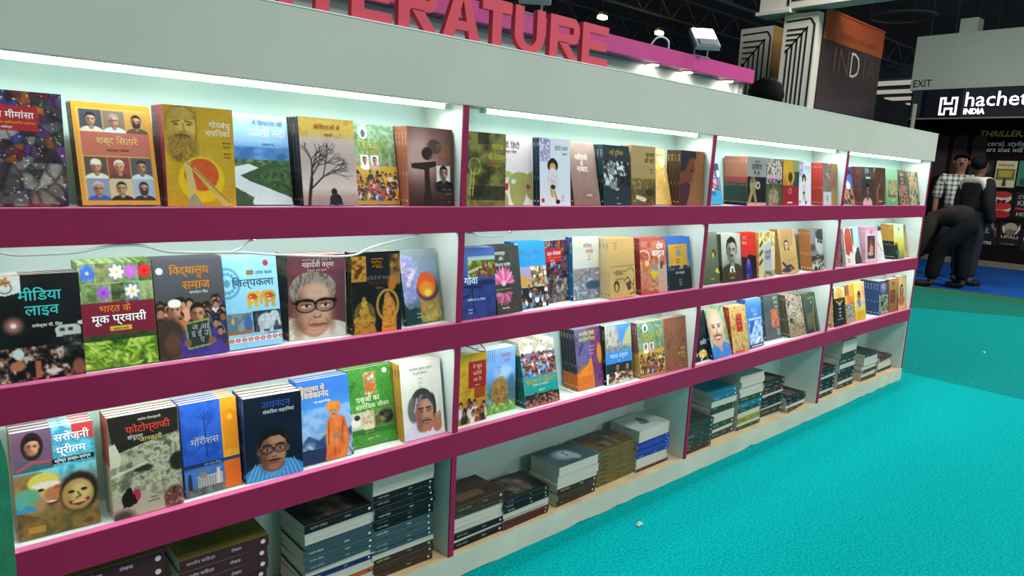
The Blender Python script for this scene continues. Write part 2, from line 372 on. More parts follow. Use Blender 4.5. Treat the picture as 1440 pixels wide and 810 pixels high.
# ------------------------------------------------------------------ hall shell, trusses and far lamps
M_dk = mat('hall_dark', 'aab2be', .9, .2, noise=.2, nscale=.6)
struct(MB().box((-9, -9, 7.6), (40, 22, 7.7)).build('ceiling', M_dk))
struct(MB().box((-9, 22, 0), (40, 22.1, 7.6)).build('wall_back', M_dk))
struct(MB().box((40, -9, 0), (40.1, 22, 7.6)).build('wall_far', M_dk))
M_tr = mat('truss_steel', 'a2a9b4', .6, .4, metal=.3)
for i, (y, z, lb) in enumerate(((9.0, 5.6, 'nearest of three'), (13.0, 6.2, 'middle of three'), (17.0, 6.4, 'farthest of three'))):
    b = empty('roof_truss', (16, y, z), 'dark steel roof truss under the hall ceiling, %s' % lb, 'truss', 'roof trusses')
    MB().tube([(-4, y, z), (38, y, z)], .05, 6).build('chord', M_tr, b); MB().tube([(-4, y, z+.7), (38, y, z+.7)], .05, 6).build('chord', M_tr, b)
    w = MB()
    for k in range(28): w.tube([(-4+k*1.5, y, z), (-3.25+k*1.5, y, z+.7)], .025, 5); w.tube([(-3.25+k*1.5, y, z+.7), (-2.5+k*1.5, y, z)], .025, 5)
    w.build('lattice_web', M_tr, b)
for i, (x, y, z) in enumerate(((14.55, 12.46, 5.5), (17.26, 12.48, 5.5))):
    d = empty('pendant_lamp', (x, y, z), 'small yellow hall lamp hanging below the dark trusses, %s' % ('nearer the red letters' if i == 0 else 'nearer the floodlight'), 'light', 'yellow hall lamps')
    MB().box((x-.1, y-.1, z+.06), (x+.1, y+.1, z+.16), .02).build('lamp_housing', M_fb, d)
    MB().box((x-.13, y-.09, z-.04), (x+.13, y+.09, z+.059), .02).build('lamp_lens', mat('lit_yellow_lamp', 'ffe59a', .4, emit=8), d)
    MB().tube([(x, y, z+.2), (x, y, 7.6)], .012, 6).build('drop_rod', M_tr, d)
for (loc, s, pw, c_) in HALL:  # out-of-view lamps, housing and rod included, added to fill in light
    d = empty('added_hall_lamp', (loc[0], loc[1], loc[2]), 'high-bay hall lamp hanging over the carpet aisle', 'light', 'high-bay lamps')
    MB().box((loc[0]-s/2, loc[1]-s/2, loc[2]+.01), (loc[0]+s/2, loc[1]+s/2, loc[2]+.1), .02).build('lamp_housing', M_fb, d)
    MB().tube([(loc[0], loc[1], loc[2]+.1), (loc[0], loc[1], 7.6)], .012, 6).build('drop_rod', M_tr, d)
    lamp('added_hall_glow', loc, s, s, pw, c_, None, d)
# lit strips of a far ceiling
M_st = mat('lit_far_strip', 'd8d3c4', .6, emit=.55)
for i in range(7):
    x = 21+i*2.0
    b = empty('ceiling_strip_light', (x, 5.6, 4.15), 'pale ceiling strip light far down the hall, %s row' % ('first', 'second', 'third', 'fourth', 'fifth', 'sixth', 'seventh')[i], 'light', 'far ceiling strips')
    MB().box((x-.35, 4.0, 4.1), (x+.35, 8.4, 4.14), .008).build('diffuser', M_st, b); MB().box((x-.4, 3.95, 4.141), (x+.4, 8.45, 4.2)).build('strip_frame', M_tr, b)
    MB().tube([(x, 6, 4.2), (x, 6, 7.6)], .015, 6).build('drop_rod', M_tr, b)
rg_ = MB(); n = 40
tor = [(18.9+.75*math.cos(2*math.pi*i/n), 6.0+.75*math.sin(2*math.pi*i/n), 5.5) for i in range(n+1)]
o = rg_.tube(tor, .035, 8).build('hanging_hoop', mat('hoop_white', '9b9d98', .5)); tag(o, 'pale oval hoop hung from the dark ceiling above the far stalls', 'hoop')
for a in (0, 13, 27): MB().tube([tor[a], (tor[a][0], tor[a][1], 7.6)], .008, 5).build('hoop_wire', M_tr, o)

# ------------------------------------------------------------------ stall with line-pattern columns and the brown panel
M_cream = mat('cream_column_board', 'd9d3c4', .6, .3, noise=.03, nscale=3); M_blk = mat('black_line_paint', '17181a', .6); M_ply = mat('ply_edge', 'b88d55', .7, noise=.12, nscale=8)
def pattern_col(x, y0, y1, z1, label, side):
    c = empty('patterned_column', (x+.1, (y0+y1)/2, 0), label, 'column', 'columns with line pattern')
    MB().box((x, y0, .001), (x+.16, y1, z1), .004).build('post', M_cream, c)
    if side: MB().box((x+.001, y0-.0125, .001), (x+.42, y0-.0005, z1)).build('ply_side', M_ply, c)
    b = MB(); w = y1-y0; t = .011; xf = x-.006
    def bar(ya, za, yb, zb2):
        d = Vector((0, yb-ya, zb2-za)); l = d.length; d.normalize(); nn = Vector((0, -d.z, d.y))*t
        p = [Vector((xf, ya, za))+nn, Vector((xf, ya, za))-nn, Vector((xf, yb, zb2))-nn, Vector((xf, yb, zb2))+nn]
        b.prism([(q.y, q.z) for q in p], xf, x-.0005, 'x')
    # mitre running up to the corner; flats left of it, uprights right of it
    m0 = .07; L = y1-.06
    zc = z1-.14
    bar(y0+m0+.05, zc-.04, L, zc-.05-(L-y0-m0-.05)*1.05)
    for i in range(5):
        f = i/4.5; yy = y0+m0+.06+(L-y0-m0-.06)*f
        zz = zc-.05-(yy-y0-m0-.05)*1.05
        bar(L, zz+.0, yy, zz)
        bar(yy, zz, yy, .05)
    bar(y0+.035, zc-.02, y0+.035, .05); bar(y0+.09, zc+.06, L+.02, zc+.05)
    bar(y0+.035, zc-.02, y0+.09, zc+.06)
    b.build('line_pattern', M_blk, c)
pattern_col(8.0, 2.97, 3.43, 3.36, 'cream column with black line pattern beside the brown panel', False)
pattern_col(9.0, 4.12, 4.66, 3.47, 'cream column with black lines and plywood side, behind the other one', True)
bm_ = empty('stall_beam', (8.0, 2.5, 3.4), 'cream beam with black lines over the patterned column', 'beam')
MB().box((7.9, 1.6, 3.41), (8.2, 3.75, 3.80), .004).build('beam_board', M_cream, bm_)
MB().box((7.86, 3.30, 3.365), (8.2, 3.78, 3.4095)).build('beam_ledge', M_cream, bm_)
b = MB()
for k in range(3): b.prism([(1.7, 3.50+k*.07), (3.3-k*.1, 3.50+k*.07), (3.3-k*.1, 3.522+k*.07), (1.7, 3.522+k*.07)], 7.893, 7.8995, 'x')
b.prism([(3.33, 3.45), (3.36, 3.45), (3.36, 3.8), (3.33, 3.8)], 7.893, 7.8995, 'x')
b.build('line_pattern', M_blk, bm_)
bp = empty('stall_signboard', (9.1, 2.95, 0), 'tall dark brown stall panel with an orange band and pale capitals', 'panel')
M_br = mat('dark_brown_panel', '3a2a28', .4, .4, noise=.12, nscale=1.5); M_or = mat('orange_band', 'b5532c', .5, .3, noise=.05, nscale=2)
MB().box((8.17, 2.95, .001), (10.1, 3.02, 3.40)).build('panel_board', M_br, bp)
MB().box((8.165, 2.944, 3.045), (10.1, 2.9495, 3.405)).build('orange_band', M_or, bp)
MB().box((8.165, 2.935, 3.406), (10.1, 3.3, 3.43)).build('top_return', M_or, bp)
lettering('MATERIALS FOR A NEW', 'lettering', mat('faint_brown_ink', '8a4326', .6), (8.65, 2.943, 3.12), (1, 0, 0), (0, 0, 1), .10, bp, width=1.15)
for ch, x, cc in (('I', 8.50, '8c5a4c'), ('N', 8.66, '8c5a4c'), ('D', 9.03, 'e8e2d8'), ('I', 9.46, '6a4a42'), ('A', 9.60, '5e423c')):
    lettering(ch, 'capital', mat('cap_ink_'+cc, cc, .5), (x, 2.949, 2.66), (1, 0, 0), (0, 0, 1), .50, bp, width=None if ch == 'I' else .34, bold=-.012)
b = MB(); rg = random.Random(7)
for i in range(9):
    x = 8.35+i*.19; h = rg.uniform(.15, .5); b.prism([(x, 1.9), (x+.05, 1.9), (x+.03, 1.9+h), (x+.02, 1.9+h)], 2.9465, 2.9495)
b.build('printed_spires', mat('faint_print', '6d5a52', .6), bp)
p_ = MB().tube([(10.55, 2.55, 0), (10.55, 2.55, 2.42)], .03, 10).build('white_pole', mat('pole_white', '9a9a92', .5)); tag(p_, 'thin pale pole standing left of the black booth', 'pole')

# ------------------------------------------------------------------ black booth with fascia, sign and printed wall
bo = empty('publisher_booth', (11.9, 0, 0), 'black publisher booth with pale grey fascia and printed wall', 'booth')
M_bw = mat('black_booth_wall', '120f0d', .8, .12, noise=.15, nscale=1.5)
M_gf = mat('booth_grey_fascia', 'a9b0a4', .6, .3, noise=.05, nscale=1.5)
MB().box((11.9, -4.0, .09), (12.0, 3.05, 3.3)).build('printed_wall', M_bw, bo)
MB().box((11.84, -4.0, .003), (11.899, 3.05, .09)).build('skirting', mat('booth_skirting', '7a6f5f', .6), bo)
MB().box((11.2, -4.0, 2.70), (11.899, 2.88, 3.52), .004).build('fascia', M_gf, bo)
MB().box((11.3, 2.80, .003), (11.899, 2.88, 2.695)).build('side_panel', M_bw, bo)
MB().box((11.28, 2.09, 3.5205), (11.55, 2.33, 3.74), .004).build('fascia_post', M_gf, bo)
INKB = mat('black_vinyl', '15171a', .5)
lettering('EXIT', 'exit_lettering', INKB, (11.199, 2.85, 2.748), (0, -1, 0), (0, 0, 1), .155, bo, width=.27, bold=.01)
# faint printed arches
b = MB()
for i in range(3):
    y = 2.62-i*.27
    b.prism([(y, 1.35), (y, 1.95)]+[(y-.1+.1*math.cos(math.pi*k/8), 1.95+.1*math.sin(math.pi*k/8)) for k in range(1, 8)]+[(y-.2, 1.95), (y-.2, 1.45)], 11.8965, 11.8995, 'x')
b.build('printed_arches', mat('faint_arch_print', '33201f', .6), bo)
M_gold = mat('gold_print', 'c9a94e', .5); M_pale = mat('pale_print', 'd9d4c8', .5)
for body, y, z, h, w, m in (('THRILLER, CRIME', 2.01, 2.03, .125, 1.0, M_gold), ('Visceral, stylish, gripping', 2.02, 1.885, .105, 1.10, M_pale), ('thrillers that will keep you up', 2.075, 1.795, .105, 1.20, M_pale)):
    lettering(body, 'wall_lettering', m, (11.899, y, z), (0, -1, 0), (0, 0, 1), h, bo, bold=.02, shear=.15, width=w)
def wallpic(y0, z1, y1, z0, name, draw):
    f = MB().box((11.894, y1, z0), (11.8995, y0, z1)).build(name, mat('print_'+draw[0][1], draw[0][1], .5), bo)
    k = 0
    for op in draw[1:]:
        k += 1; x = 11.894-.0012*k; W2, H2 = y0-y1, z1-z0; m = mat('print_'+op[1], op[1], .5)
        if op[0] == 'p': MB().prism([(y0-u*W2, z1-v*H2) for u, v in op[2]], x-.001, x, 'x').build('printed_shape', m, f)
        elif op[0] == 'e':
            u, v, a, c_ = op[2]; MB().prism([(y0-(u+a*math.cos(i*math.pi/12))*W2, z1-(v+c_*math.sin(i*math.pi/12))*H2) for i in range(24)], x-.001, x, 'x').build('printed_shape', m, f)
        elif op[0] == 't': lettering(op[3], 'printed_words', m, (x+.0004, y0-op[2][0]*W2, z1-op[2][1]*H2), (0, -1, 0), (0, 0, 1), op[2][2]*H2, f, bold=.02, width=op[2][3]*W2, depth=.0014)
wallpic(1.712, 1.657, 1.439, 1.252, 'printed_book_cover', [('', 'cfc59c'), ('p', '6b6a30', [(.05, .3), (.95, .3), (.95, .72), (.05, .72)]), ('p', 'b0a040', [(.15, .36), (.85, .36), (.8, .6), (.2, .62)]), ('t', '8a7a3a', (.12, .2, .12, .75), 'PRIZE'), ('p', '3a352a', [(.45, .65), (.55, .65), (.6, .95), (.4, .95)])])
wallpic(1.416, 1.664, .99, 1.281, 'printed_book_cover', [('', '2f7d6a'), ('e', 'b8d0a0', (.4, .5, .2, .3)), ('e', 'c07a4a', (.65, .35, .12, .2)), ('p', '17483f', [(.1, .7), (.9, .7), (.9, .95), (.1, .95)])])
wallpic(1.95, 1.66, 1.74, 1.25, 'printed_book_cover', [('', '141210'), ('e', '3a3a34', (.5, .3, .35, .22)), ('e', '5a5a4e', (.45, .25, .2, .1)), ('t', 'b9b5ab', (.3, .72, .14, .4), 'OF'), ('t', 'b9b5ab', (.2, .85, .14, .6), 'LIES')])
wallpic(1.721, 1.182, 1.417, .772, 'printed_book_cover', [('', '14110f'), ('e', 'c9c2b2', (.5, .22, .42, .2)), ('e', 'b52a26', (.5, .1, .40, .12)), ('e', 'd3cbb8', (.5, .62, .46, .2)), ('e', 'c22f2a', (.5, .52, .46, .16)), ('e', 'a8231f', (.5, .84, .47, .15)), ('p', '1a1512', [(.3, .28), (.5, .33), (.7, .28), (.66, .44), (.5, .38), (.34, .44)])])
wallpic(1.40, 1.188, .99, .787, 'printed_book_cover', [('', '120f10'), ('t', '8f8b86', (.1, .25, .2, .85), 'STEPHEN'), ('t', 'a9a49c', (.1, .5, .26, .6), 'KING'), ('p', 'b5304a', [(.08, .58), (.9, .6), (.9, .7), (.05, .66)]), ('t', 'b5b39a', (.12, .9, .2, .7), 'HOLLY')])
wallpic(1.894, .673, 1.542, .324, 'printed_book_cover', [('', '101114'), ('t', '6f86b5', (.08, .42, .34, .85), 'ALEX'), ('t', 'c9c9c9', (.05, .92, .18, .75), 'LEMAITRE')])
wallpic(1.53, .714, 1.247, .358, 'printed_book_cover', [('', '171512'), ('e', 'a89c84', (.5, .2, .3, .2)), ('p', 'cfc4a6', [(.15, .1), (.25, .3), (.3, .5), (.2, .45), (.1, .25)]), ('p', 'cfc4a6', [(.9, .05), (.8, .3), (.72, .5), (.82, .45), (.95, .25)]), ('e', '6b6250', (.5, .42, .25, .14)), ('t', 'b8b09a', (.1, .68, .17, .8), 'UPALI'), ('t', '8d8778', (.15, .95, .09, .6), 'a novel')])
wallpic(1.235, .62, .95, .30, 'printed_book_cover', [('', '141418'), ('p', 'b9b9b9', [(.1, .4), (.3, .1), (.5, .15), (.35, .35), (.5, .6), (.2, .65)])])
sg = empty('shop_sign', (11.15, .5, 2.47), 'glossy black hanging sign with white lettering under the grey fascia', 'sign')
M_sb = mat('sign_black_gloss', '0d1420', .08, .6, coat=.4); M_sw2 = mat('lit_sign_white', 'f6f3ff', .4, emit=.75)
MB().box((11.14, -3.6, 2.262), (11.26, 2.81, 2.694), .003).build('sign_board', M_sb, sg)
MB().box((11.135, -3.6, 2.245), (11.26, 2.81, 2.2615)).build('sign_edge', mat('sign_edge_metal', 'a9a6a0', .3, .5, metal=.6), sg)
# square H mark drawn as one bent outline
yl, zl, s_ = 2.403, 2.30, .245; t_ = .03
def sgp(pts): return [(yl-u*s_, zl+v*.27) for u, v in pts]
b = MB()
for q in (((0, 0), (.12, 0), (.12, 1), (0, 1)), ((.12, .88), (.36, .88), (.36, 1), (.12, 1)), ((.24, .58), (.36, .58), (.36, .88), (.24, .88)), ((.36, .58), (.72, .58), (.72, .70), (.36, .70)),
          ((.64, .70), (.72, .70), (.72, 1), (.64, 1)), ((.72, .88), (1, .88), (1, 1), (.72, 1)), ((.88, 0), (1, 0), (1, .88), (.88, .88)), ((.64, 0), (.88, 0), (.88, .12), (.64, .12)), ((.64, .12), (.76, .12), (.76, .42), (.64, .42)), ((.28, .30), (.64, .30), (.64, .42), (.28, .42)), ((.28, .0), (.36, .0), (.36, .30), (.28, .30)), ((.12, 0), (.28, 0), (.28, .12), (.12, .12))):
    b.prism(sgp(q), 11.128, 11.1395, 'x')
b.build('square_mark', M_sw2, sg)
lettering('hachette', 'sign_lettering', M_sw2, (11.139, 2.075, 2.425), (0, -1, 0), (0, 0, 1), .30, sg, depth=.01, width=1.04, bold=0)
lettering('INDIA', 'sign_lettering', M_sw2, (11.139, 2.067, 2.312), (0, -1, 0), (0, 0, 1), .112, sg, depth=.01, width=.28, bold=.03)
# ------------------------------------------------------------------ people
def skin_mesh(J, E, root, levels=2):
    """J: name -> (point, radius); E: edges; one continuous surface grown around the skeleton"""
    me = bpy.data.meshes.new('grow'); bm = bmesh.new(); sk = bm.verts.layers.skin.verify(); V = {}
    for k, (p, r) in J.items():
        v = bm.verts.new(p); v[sk].radius = (r, r) if not isinstance(r, tuple) else r; v[sk].use_root = (k == root); V[k] = v
    for a, b in E: bm.edges.new((V[a], V[b]))
    bm.to_mesh(me); bm.free()
    o = bpy.data.objects.new('grow', me); COL.objects.link(o)
    m = o.modifiers.new('s', 'SKIN'); m.use_smooth_shade = True; m.branch_smoothing = .6
    sb = o.modifiers.new('b', 'SUBSURF'); sb.levels = levels; sb.render_levels = levels
    dg = bpy.context.evaluated_depsgraph_get(); r = bpy.data.meshes.new_from_object(o.evaluated_get(dg))
    bpy.data.objects.remove(o); bpy.data.meshes.remove(me); return r
def chain(*n): return list(zip(n, n[1:]))
def person(name, T, J, label, skin, cloth, hair=None, face=True, bald=.0):
    """J holds joints in the person's own frame (x to their left, y back, z up), T places it. cloth: list of (name, joints, grow, material)"""
    e = bpy.data.objects.new(name, None); COL.objects.link(e); e.matrix_world = T; tag(e, label, 'person')
    R = {'pelvis': .125, 'waist': .115, 'chest': .135, 'neck0': .07, 'neck': .052, 'jaw': .062, 'head': .088, 'crown': .07,
         'sh': .058, 'el': .04, 'wr': .028, 'palm': .03, 'hip': .088, 'kn': .058, 'an': .04, 'heel': .038, 'toe': .03}
    P = {}
    for k, p in J.items(): P[k] = Vector(p)
    jt = {}
    def rad(k):
        q = k[:-1] if k[-1] in 'LR' and k[:-1] in R else k
        return R[q]
    for k, p in P.items(): jt[k] = (p, rad(k))
    ed = chain('pelvis', 'waist', 'chest', 'neck0', 'neck', 'jaw', 'head', 'crown')
    for s in 'LR':
        ed += chain('chest', 'sh'+s, 'el'+s, 'wr'+s, 'palm'+s) + chain('pelvis', 'hip'+s, 'kn'+s, 'an'+s, 'heel'+s, 'toe'+s)
        d = (P['palm'+s]-P['wr'+s]).normalized(); side = d.cross(Vector((0, 1, 0)))
        side = side.normalized() if side.length > .1 else Vector((1, 0, 0)); nrm = d.cross(side)
        for i, (o, ln) in enumerate(((-.027, .065), (-.009, .078), (.009, .074), (.027, .058))):
            a = P['palm'+s]+side*o+d*.03; b = a+d*ln*.55+nrm*.006; c = b+d*ln*.4+nrm*.018
            for nm, q, r in (('a', a, .010), ('b', b, .009), ('c', c, .008)): jt['f%d%s%s' % (i, nm, s)] = (q, r)
            ed += chain('palm'+s, 'f%da%s' % (i, s), 'f%db%s' % (i, s), 'f%dc%s' % (i, s))
        a = P['palm'+s]-side*.035-d*.01; b = a-side*.018+d*.035
        jt['tha'+s] = (a, .012); jt['thb'+s] = (b, .010); ed += chain('palm'+s, 'tha'+s, 'thb'+s)
    me = skin_mesh(jt, ed, 'pelvis'); me.materials.append(mat('skin_'+skin, skin, .55, .35, noise=.05, nscale=20))
    b = link('body', me); b.parent = e
    for nm, names, grow, m in cloth:
        sub = {k: (P[k], rad(k)+((grow+(.024 if k == 'pelvis' and nm in ('shirt', 'jacket') else 0)) if not isinstance(grow, dict) else grow.get(k, .014))) for k in names}
        ee = [x for x in ed if x[0] in names and x[1] in names]
        root = 'pelvis' if 'pelvis' in names else names[0]
        cm = skin_mesh(sub, ee, root); cm.materials.append(m); c = link(nm, cm); c.parent = e
    hp, jw = P['head'], P['jaw']; up = (P['crown']-jw).normalized()
    fw_ = Vector((0, -1, 0)); fw_ = (fw_-up*fw_.dot(up))
    fw_ = fw_.normalized() if fw_.length > .2 else Vector((0, 0, -1))
    rt = fw_.cross(up).normalized()
    H = Matrix(((rt.x, -fw_.x, up.x, hp.x), (rt.y, -fw_.y, up.y, hp.y), (rt.z, -fw_.z, up.z, hp.z), (0, 0, 0, 1)))
    if hair:
        m = MB().ball((0, .026, .040), .096, .093, .090, 24, 18)
        kill = [v for v in m.bm.verts if v.co.z < -.06 or (v.co.y < .0 and v.co.z < .05-(v.co.y+.02)*.55)]
        bmesh.ops.delete(m.bm, geom=kill, context='VERTS'); rr = random.Random(5)
        for v in m.bm.verts: v.co *= 1+rr.uniform(-.02, .03)
        bmesh.ops.solidify(m.bm, geom=m.bm.faces[:], thickness=.012)
        m.bm.transform(H); h = m.build('hair', mat('hair_'+hair, hair, .7, .12, noise=.3, nscale=60, bump=.6, bscale=150)); h.parent = e
    if face:
        f = MB()
        f.ball((0, -.094, -.012), .013, .018, .022, 10, 8)
        for s in (-1, 1): f.ball((s*.087, .005, -.005), .010, .018, .03, 8, 8)
        f.bm.transform(H); f.build('nose_and_ears', me.materials[0]).parent = e
        g = MB()
        for s in (-1, 1): g.ball((s*.032, -.083, .014), .013, .008, .007, 8, 6); g.ball((s*.033, -.086, .036), .020, .006, .005, 8, 6)
        g.bm.transform(H); g.build('eyes_and_brows', mat('eye_dark', '1c1512', .4)).parent = e
        g = MB(); g.ball((0, -.082, -.052), .024, .010, .007, 10, 6); g.bm.transform(H); g.build('mouth', mat('lip_tone', '7a4238', .5)).parent = e
        if name == 'person' and bald:
            g = MB(); g.ball((0, -.088, -.038), .030, .010, .009, 10, 6); g.bm.transform(H); g.build('moustache', mat('hair_14100e', '14100e', .5)).parent = e
    return e
def standing(h=1.68, arm=0.0, lean=0.0):
    k = h/1.70
    J = {'pelvis': (0, 0, .92), 'waist': (0, -.01, 1.08), 'chest': (0, 0, 1.26), 'neck0': (0, .01, 1.405), 'neck': (0, .0, 1.45), 'jaw': (0, -.02, 1.50), 'head': (0, -.005, 1.58), 'crown': (0, .005, 1.64)}
    for s, g in (('L', 1), ('R', -1)):
        J.update({'sh'+s: (g*.185, .005, 1.385), 'el'+s: (g*.235, .02, 1.07), 'wr'+s: (g*.235, -.07, .84), 'palm'+s: (g*.235, -.09, .77),
                  'hip'+s: (g*.095, 0, .86), 'kn'+s: (g*.105, -.01, .48), 'an'+s: (g*.11, .02, .09), 'heel'+s: (g*.11, .03, .045), 'toe'+s: (g*.125, -.16, .032)})
    return {a: (b[0]*k, b[1]*k, b[2]*k) for a, b in J.items()}
TORSO = ['pelvis', 'waist', 'chest', 'neck0', 'shL', 'elL', 'shR', 'elR']
LONG = TORSO+['wrL', 'wrR']
LEGS = ['waist', 'pelvis', 'hipL', 'knL', 'anL', 'hipR', 'knR', 'anR']
FEET = ['heelL', 'toeL', 'anL']
# checked shirt cloth
M_chk = mat('checked_cloth', 'b9bcb4', .8, .2)
nt = M_chk.node_tree; bs_ = nt.nodes['Principled BSDF']; tc = nt.nodes.new('ShaderNodeTexCoord'); sp = nt.nodes.new('ShaderNodeSeparateXYZ'); nt.links.new(tc.outputs['Object'], sp.inputs[0])
facs = []
for ax in 'XZ':
    mm = nt.nodes.new('ShaderNodeMath'); mm.operation = 'MULTIPLY'; mm.inputs[1].default_value = 16; nt.links.new(sp.outputs[ax], mm.inputs[0])
    fr = nt.nodes.new('ShaderNodeMath'); fr.operation = 'FRACT'; nt.links.new(mm.outputs[0], fr.inputs[0])
    gt = nt.nodes.new('ShaderNodeMath'); gt.operation = 'GREATER_THAN'; gt.inputs[1].default_value = .62; nt.links.new(fr.outputs[0], gt.inputs[0]); facs.append(gt)
ad = nt.nodes.new('ShaderNodeMath'); ad.operation = 'ADD'; nt.links.new(facs[0].outputs[0], ad.inputs[0]); nt.links.new(facs[1].outputs[0], ad.inputs[1])
hf = nt.nodes.new('ShaderNodeMath'); hf.operation = 'MULTIPLY'; hf.inputs[1].default_value = .5; nt.links.new(ad.outputs[0], hf.inputs[0])
rp = nt.nodes.new('ShaderNodeValToRGB'); rp.color_ramp.elements[0].color = (*lin('c9cbc2'), 1); rp.color_ramp.elements[1].color = (*lin('3b403f'), 1)
nt.links.new(hf.outputs[0], rp.inputs[0]); nt.links.new(rp.outputs[0], bs_.inputs['Base Color'])
M_jean = mat('dark_jean_cloth', '20242c', .85, .2, noise=.15, nscale=20); M_blkc = mat('black_jacket_cloth', '1b1b1d', .85, .2, noise=.15, nscale=12)
M_shoe = mat('black_shoe_leather', '141414', .5, .4); M_dkc = mat('charcoal_hoodie_cloth', '2a2422', .9, .2, noise=.2, nscale=10)
def shoes(e):
    pass
def TM(x, y, rz): return Matrix.Translation((x, y, 0)) @ Matrix.Rotation(rz, 4, 'Z')
SH = [('shoe', ['anL', 'heelL', 'toeL'], .014, M_shoe), ('shoe', ['anR', 'heelR', 'toeR'], .014, M_shoe)]
TR_ = [('trousers', LEGS, .016, M_jean)]
# facing the camera side (-x); own forward is -y, so rotate -90 degrees
person('person', TM(9.5, 1.52, math.radians(-72)), standing(1.66), 'person in a checked short-sleeved shirt standing by the black printed booth wall', '8a5f4a',
       [('shirt', TORSO, .026, M_chk)]+TR_+SH, hair='14100e', bald=1)
# seen from behind, pale yoke on a black jacket
p_ = person('person', TM(9.0, 1.17, math.radians(60)), standing(1.60), 'person seen from behind in a black jacket with white shoulders', '6b4a3a',
            [('jacket', LONG, .030, M_blkc)]+TR_+SH, hair='0d0b0b', face=False)
J = standing(1.60); yk = {k: (Vector(J[k]), r) for k, r in (('chest', .172), ('neck0', .115), ('shL', .10), ('shR', .10))}
yk['elL'] = (Vector(J['shL']).lerp(Vector(J['elL']), .55), .082); yk['elR'] = (Vector(J['shR']).lerp(Vector(J['elR']), .55), .082)
ym = skin_mesh(yk, [('chest', 'neck0'), ('chest', 'shL'), ('chest', 'shR'), ('shL', 'elL'), ('shR', 'elR')], 'chest'); ym.materials.append(mat('white_yoke_cloth', 'cfcac0', .85, .2))
y_ = link('jacket_yoke', ym); y_.parent = p_
# bending forward to the floor; forward (-y of its own frame) is turned to +y of the hall
J = {'pelvis': (0, .10, .80), 'waist': (0, -.04, .91), 'chest': (0, -.22, .90), 'neck0': (0, -.35, .80), 'neck': (0, -.40, .74), 'jaw': (0, -.45, .67), 'head': (0, -.48, .60), 'crown': (0, -.50, .55),
     'shL': (.17, -.30, .81), 'elL': (.21, -.36, .54), 'wrL': (.14, -.42, .33), 'palmL': (.12, -.45, .26), 'shR': (-.17, -.30, .81), 'elR': (-.21, -.36, .54), 'wrR': (-.12, -.42, .33), 'palmR': (-.09, -.45, .26),
     'hipL': (.095, .08, .76), 'knL': (.10, -.18, .47), 'anL': (.10, -.22, .09), 'heelL': (.10, -.21, .045), 'toeL': (.11, -.40, .032),
     'hipR': (-.095, .10, .77), 'knR': (-.10, .04, .47), 'anR': (-.10, .08, .09), 'heelR': (-.10, .09, .045), 'toeR': (-.115, -.10, .032)}
person('person', TM(8.42, 1.12, math.pi*1.04), J, 'person in dark clothes bending down to the floor at the blue carpet edge', '4a3328',
       [('hoodie', LONG, {'pelvis': .07, 'waist': .10, 'chest': .10, 'neck0': .07, 'shL': .05, 'shR': .05, 'elL': .035, 'elR': .035, 'wrL': .02, 'wrR': .02}, M_dkc)]+[('trousers', LEGS, .04, mat('black_trouser_cloth', '17181c', .9, .1))]+SH, hair='0d0b0b', face=False)
person('person', TM(2.56, .58, math.radians(118)), standing(1.75), 'person hidden behind the book wall, only black hair showing above it', '7a5442',
       [('shirt', TORSO, .024, mat('grey_shirt_cloth', '5a5f66', .85, .2))]+TR_+SH, hair='0b0a0b')
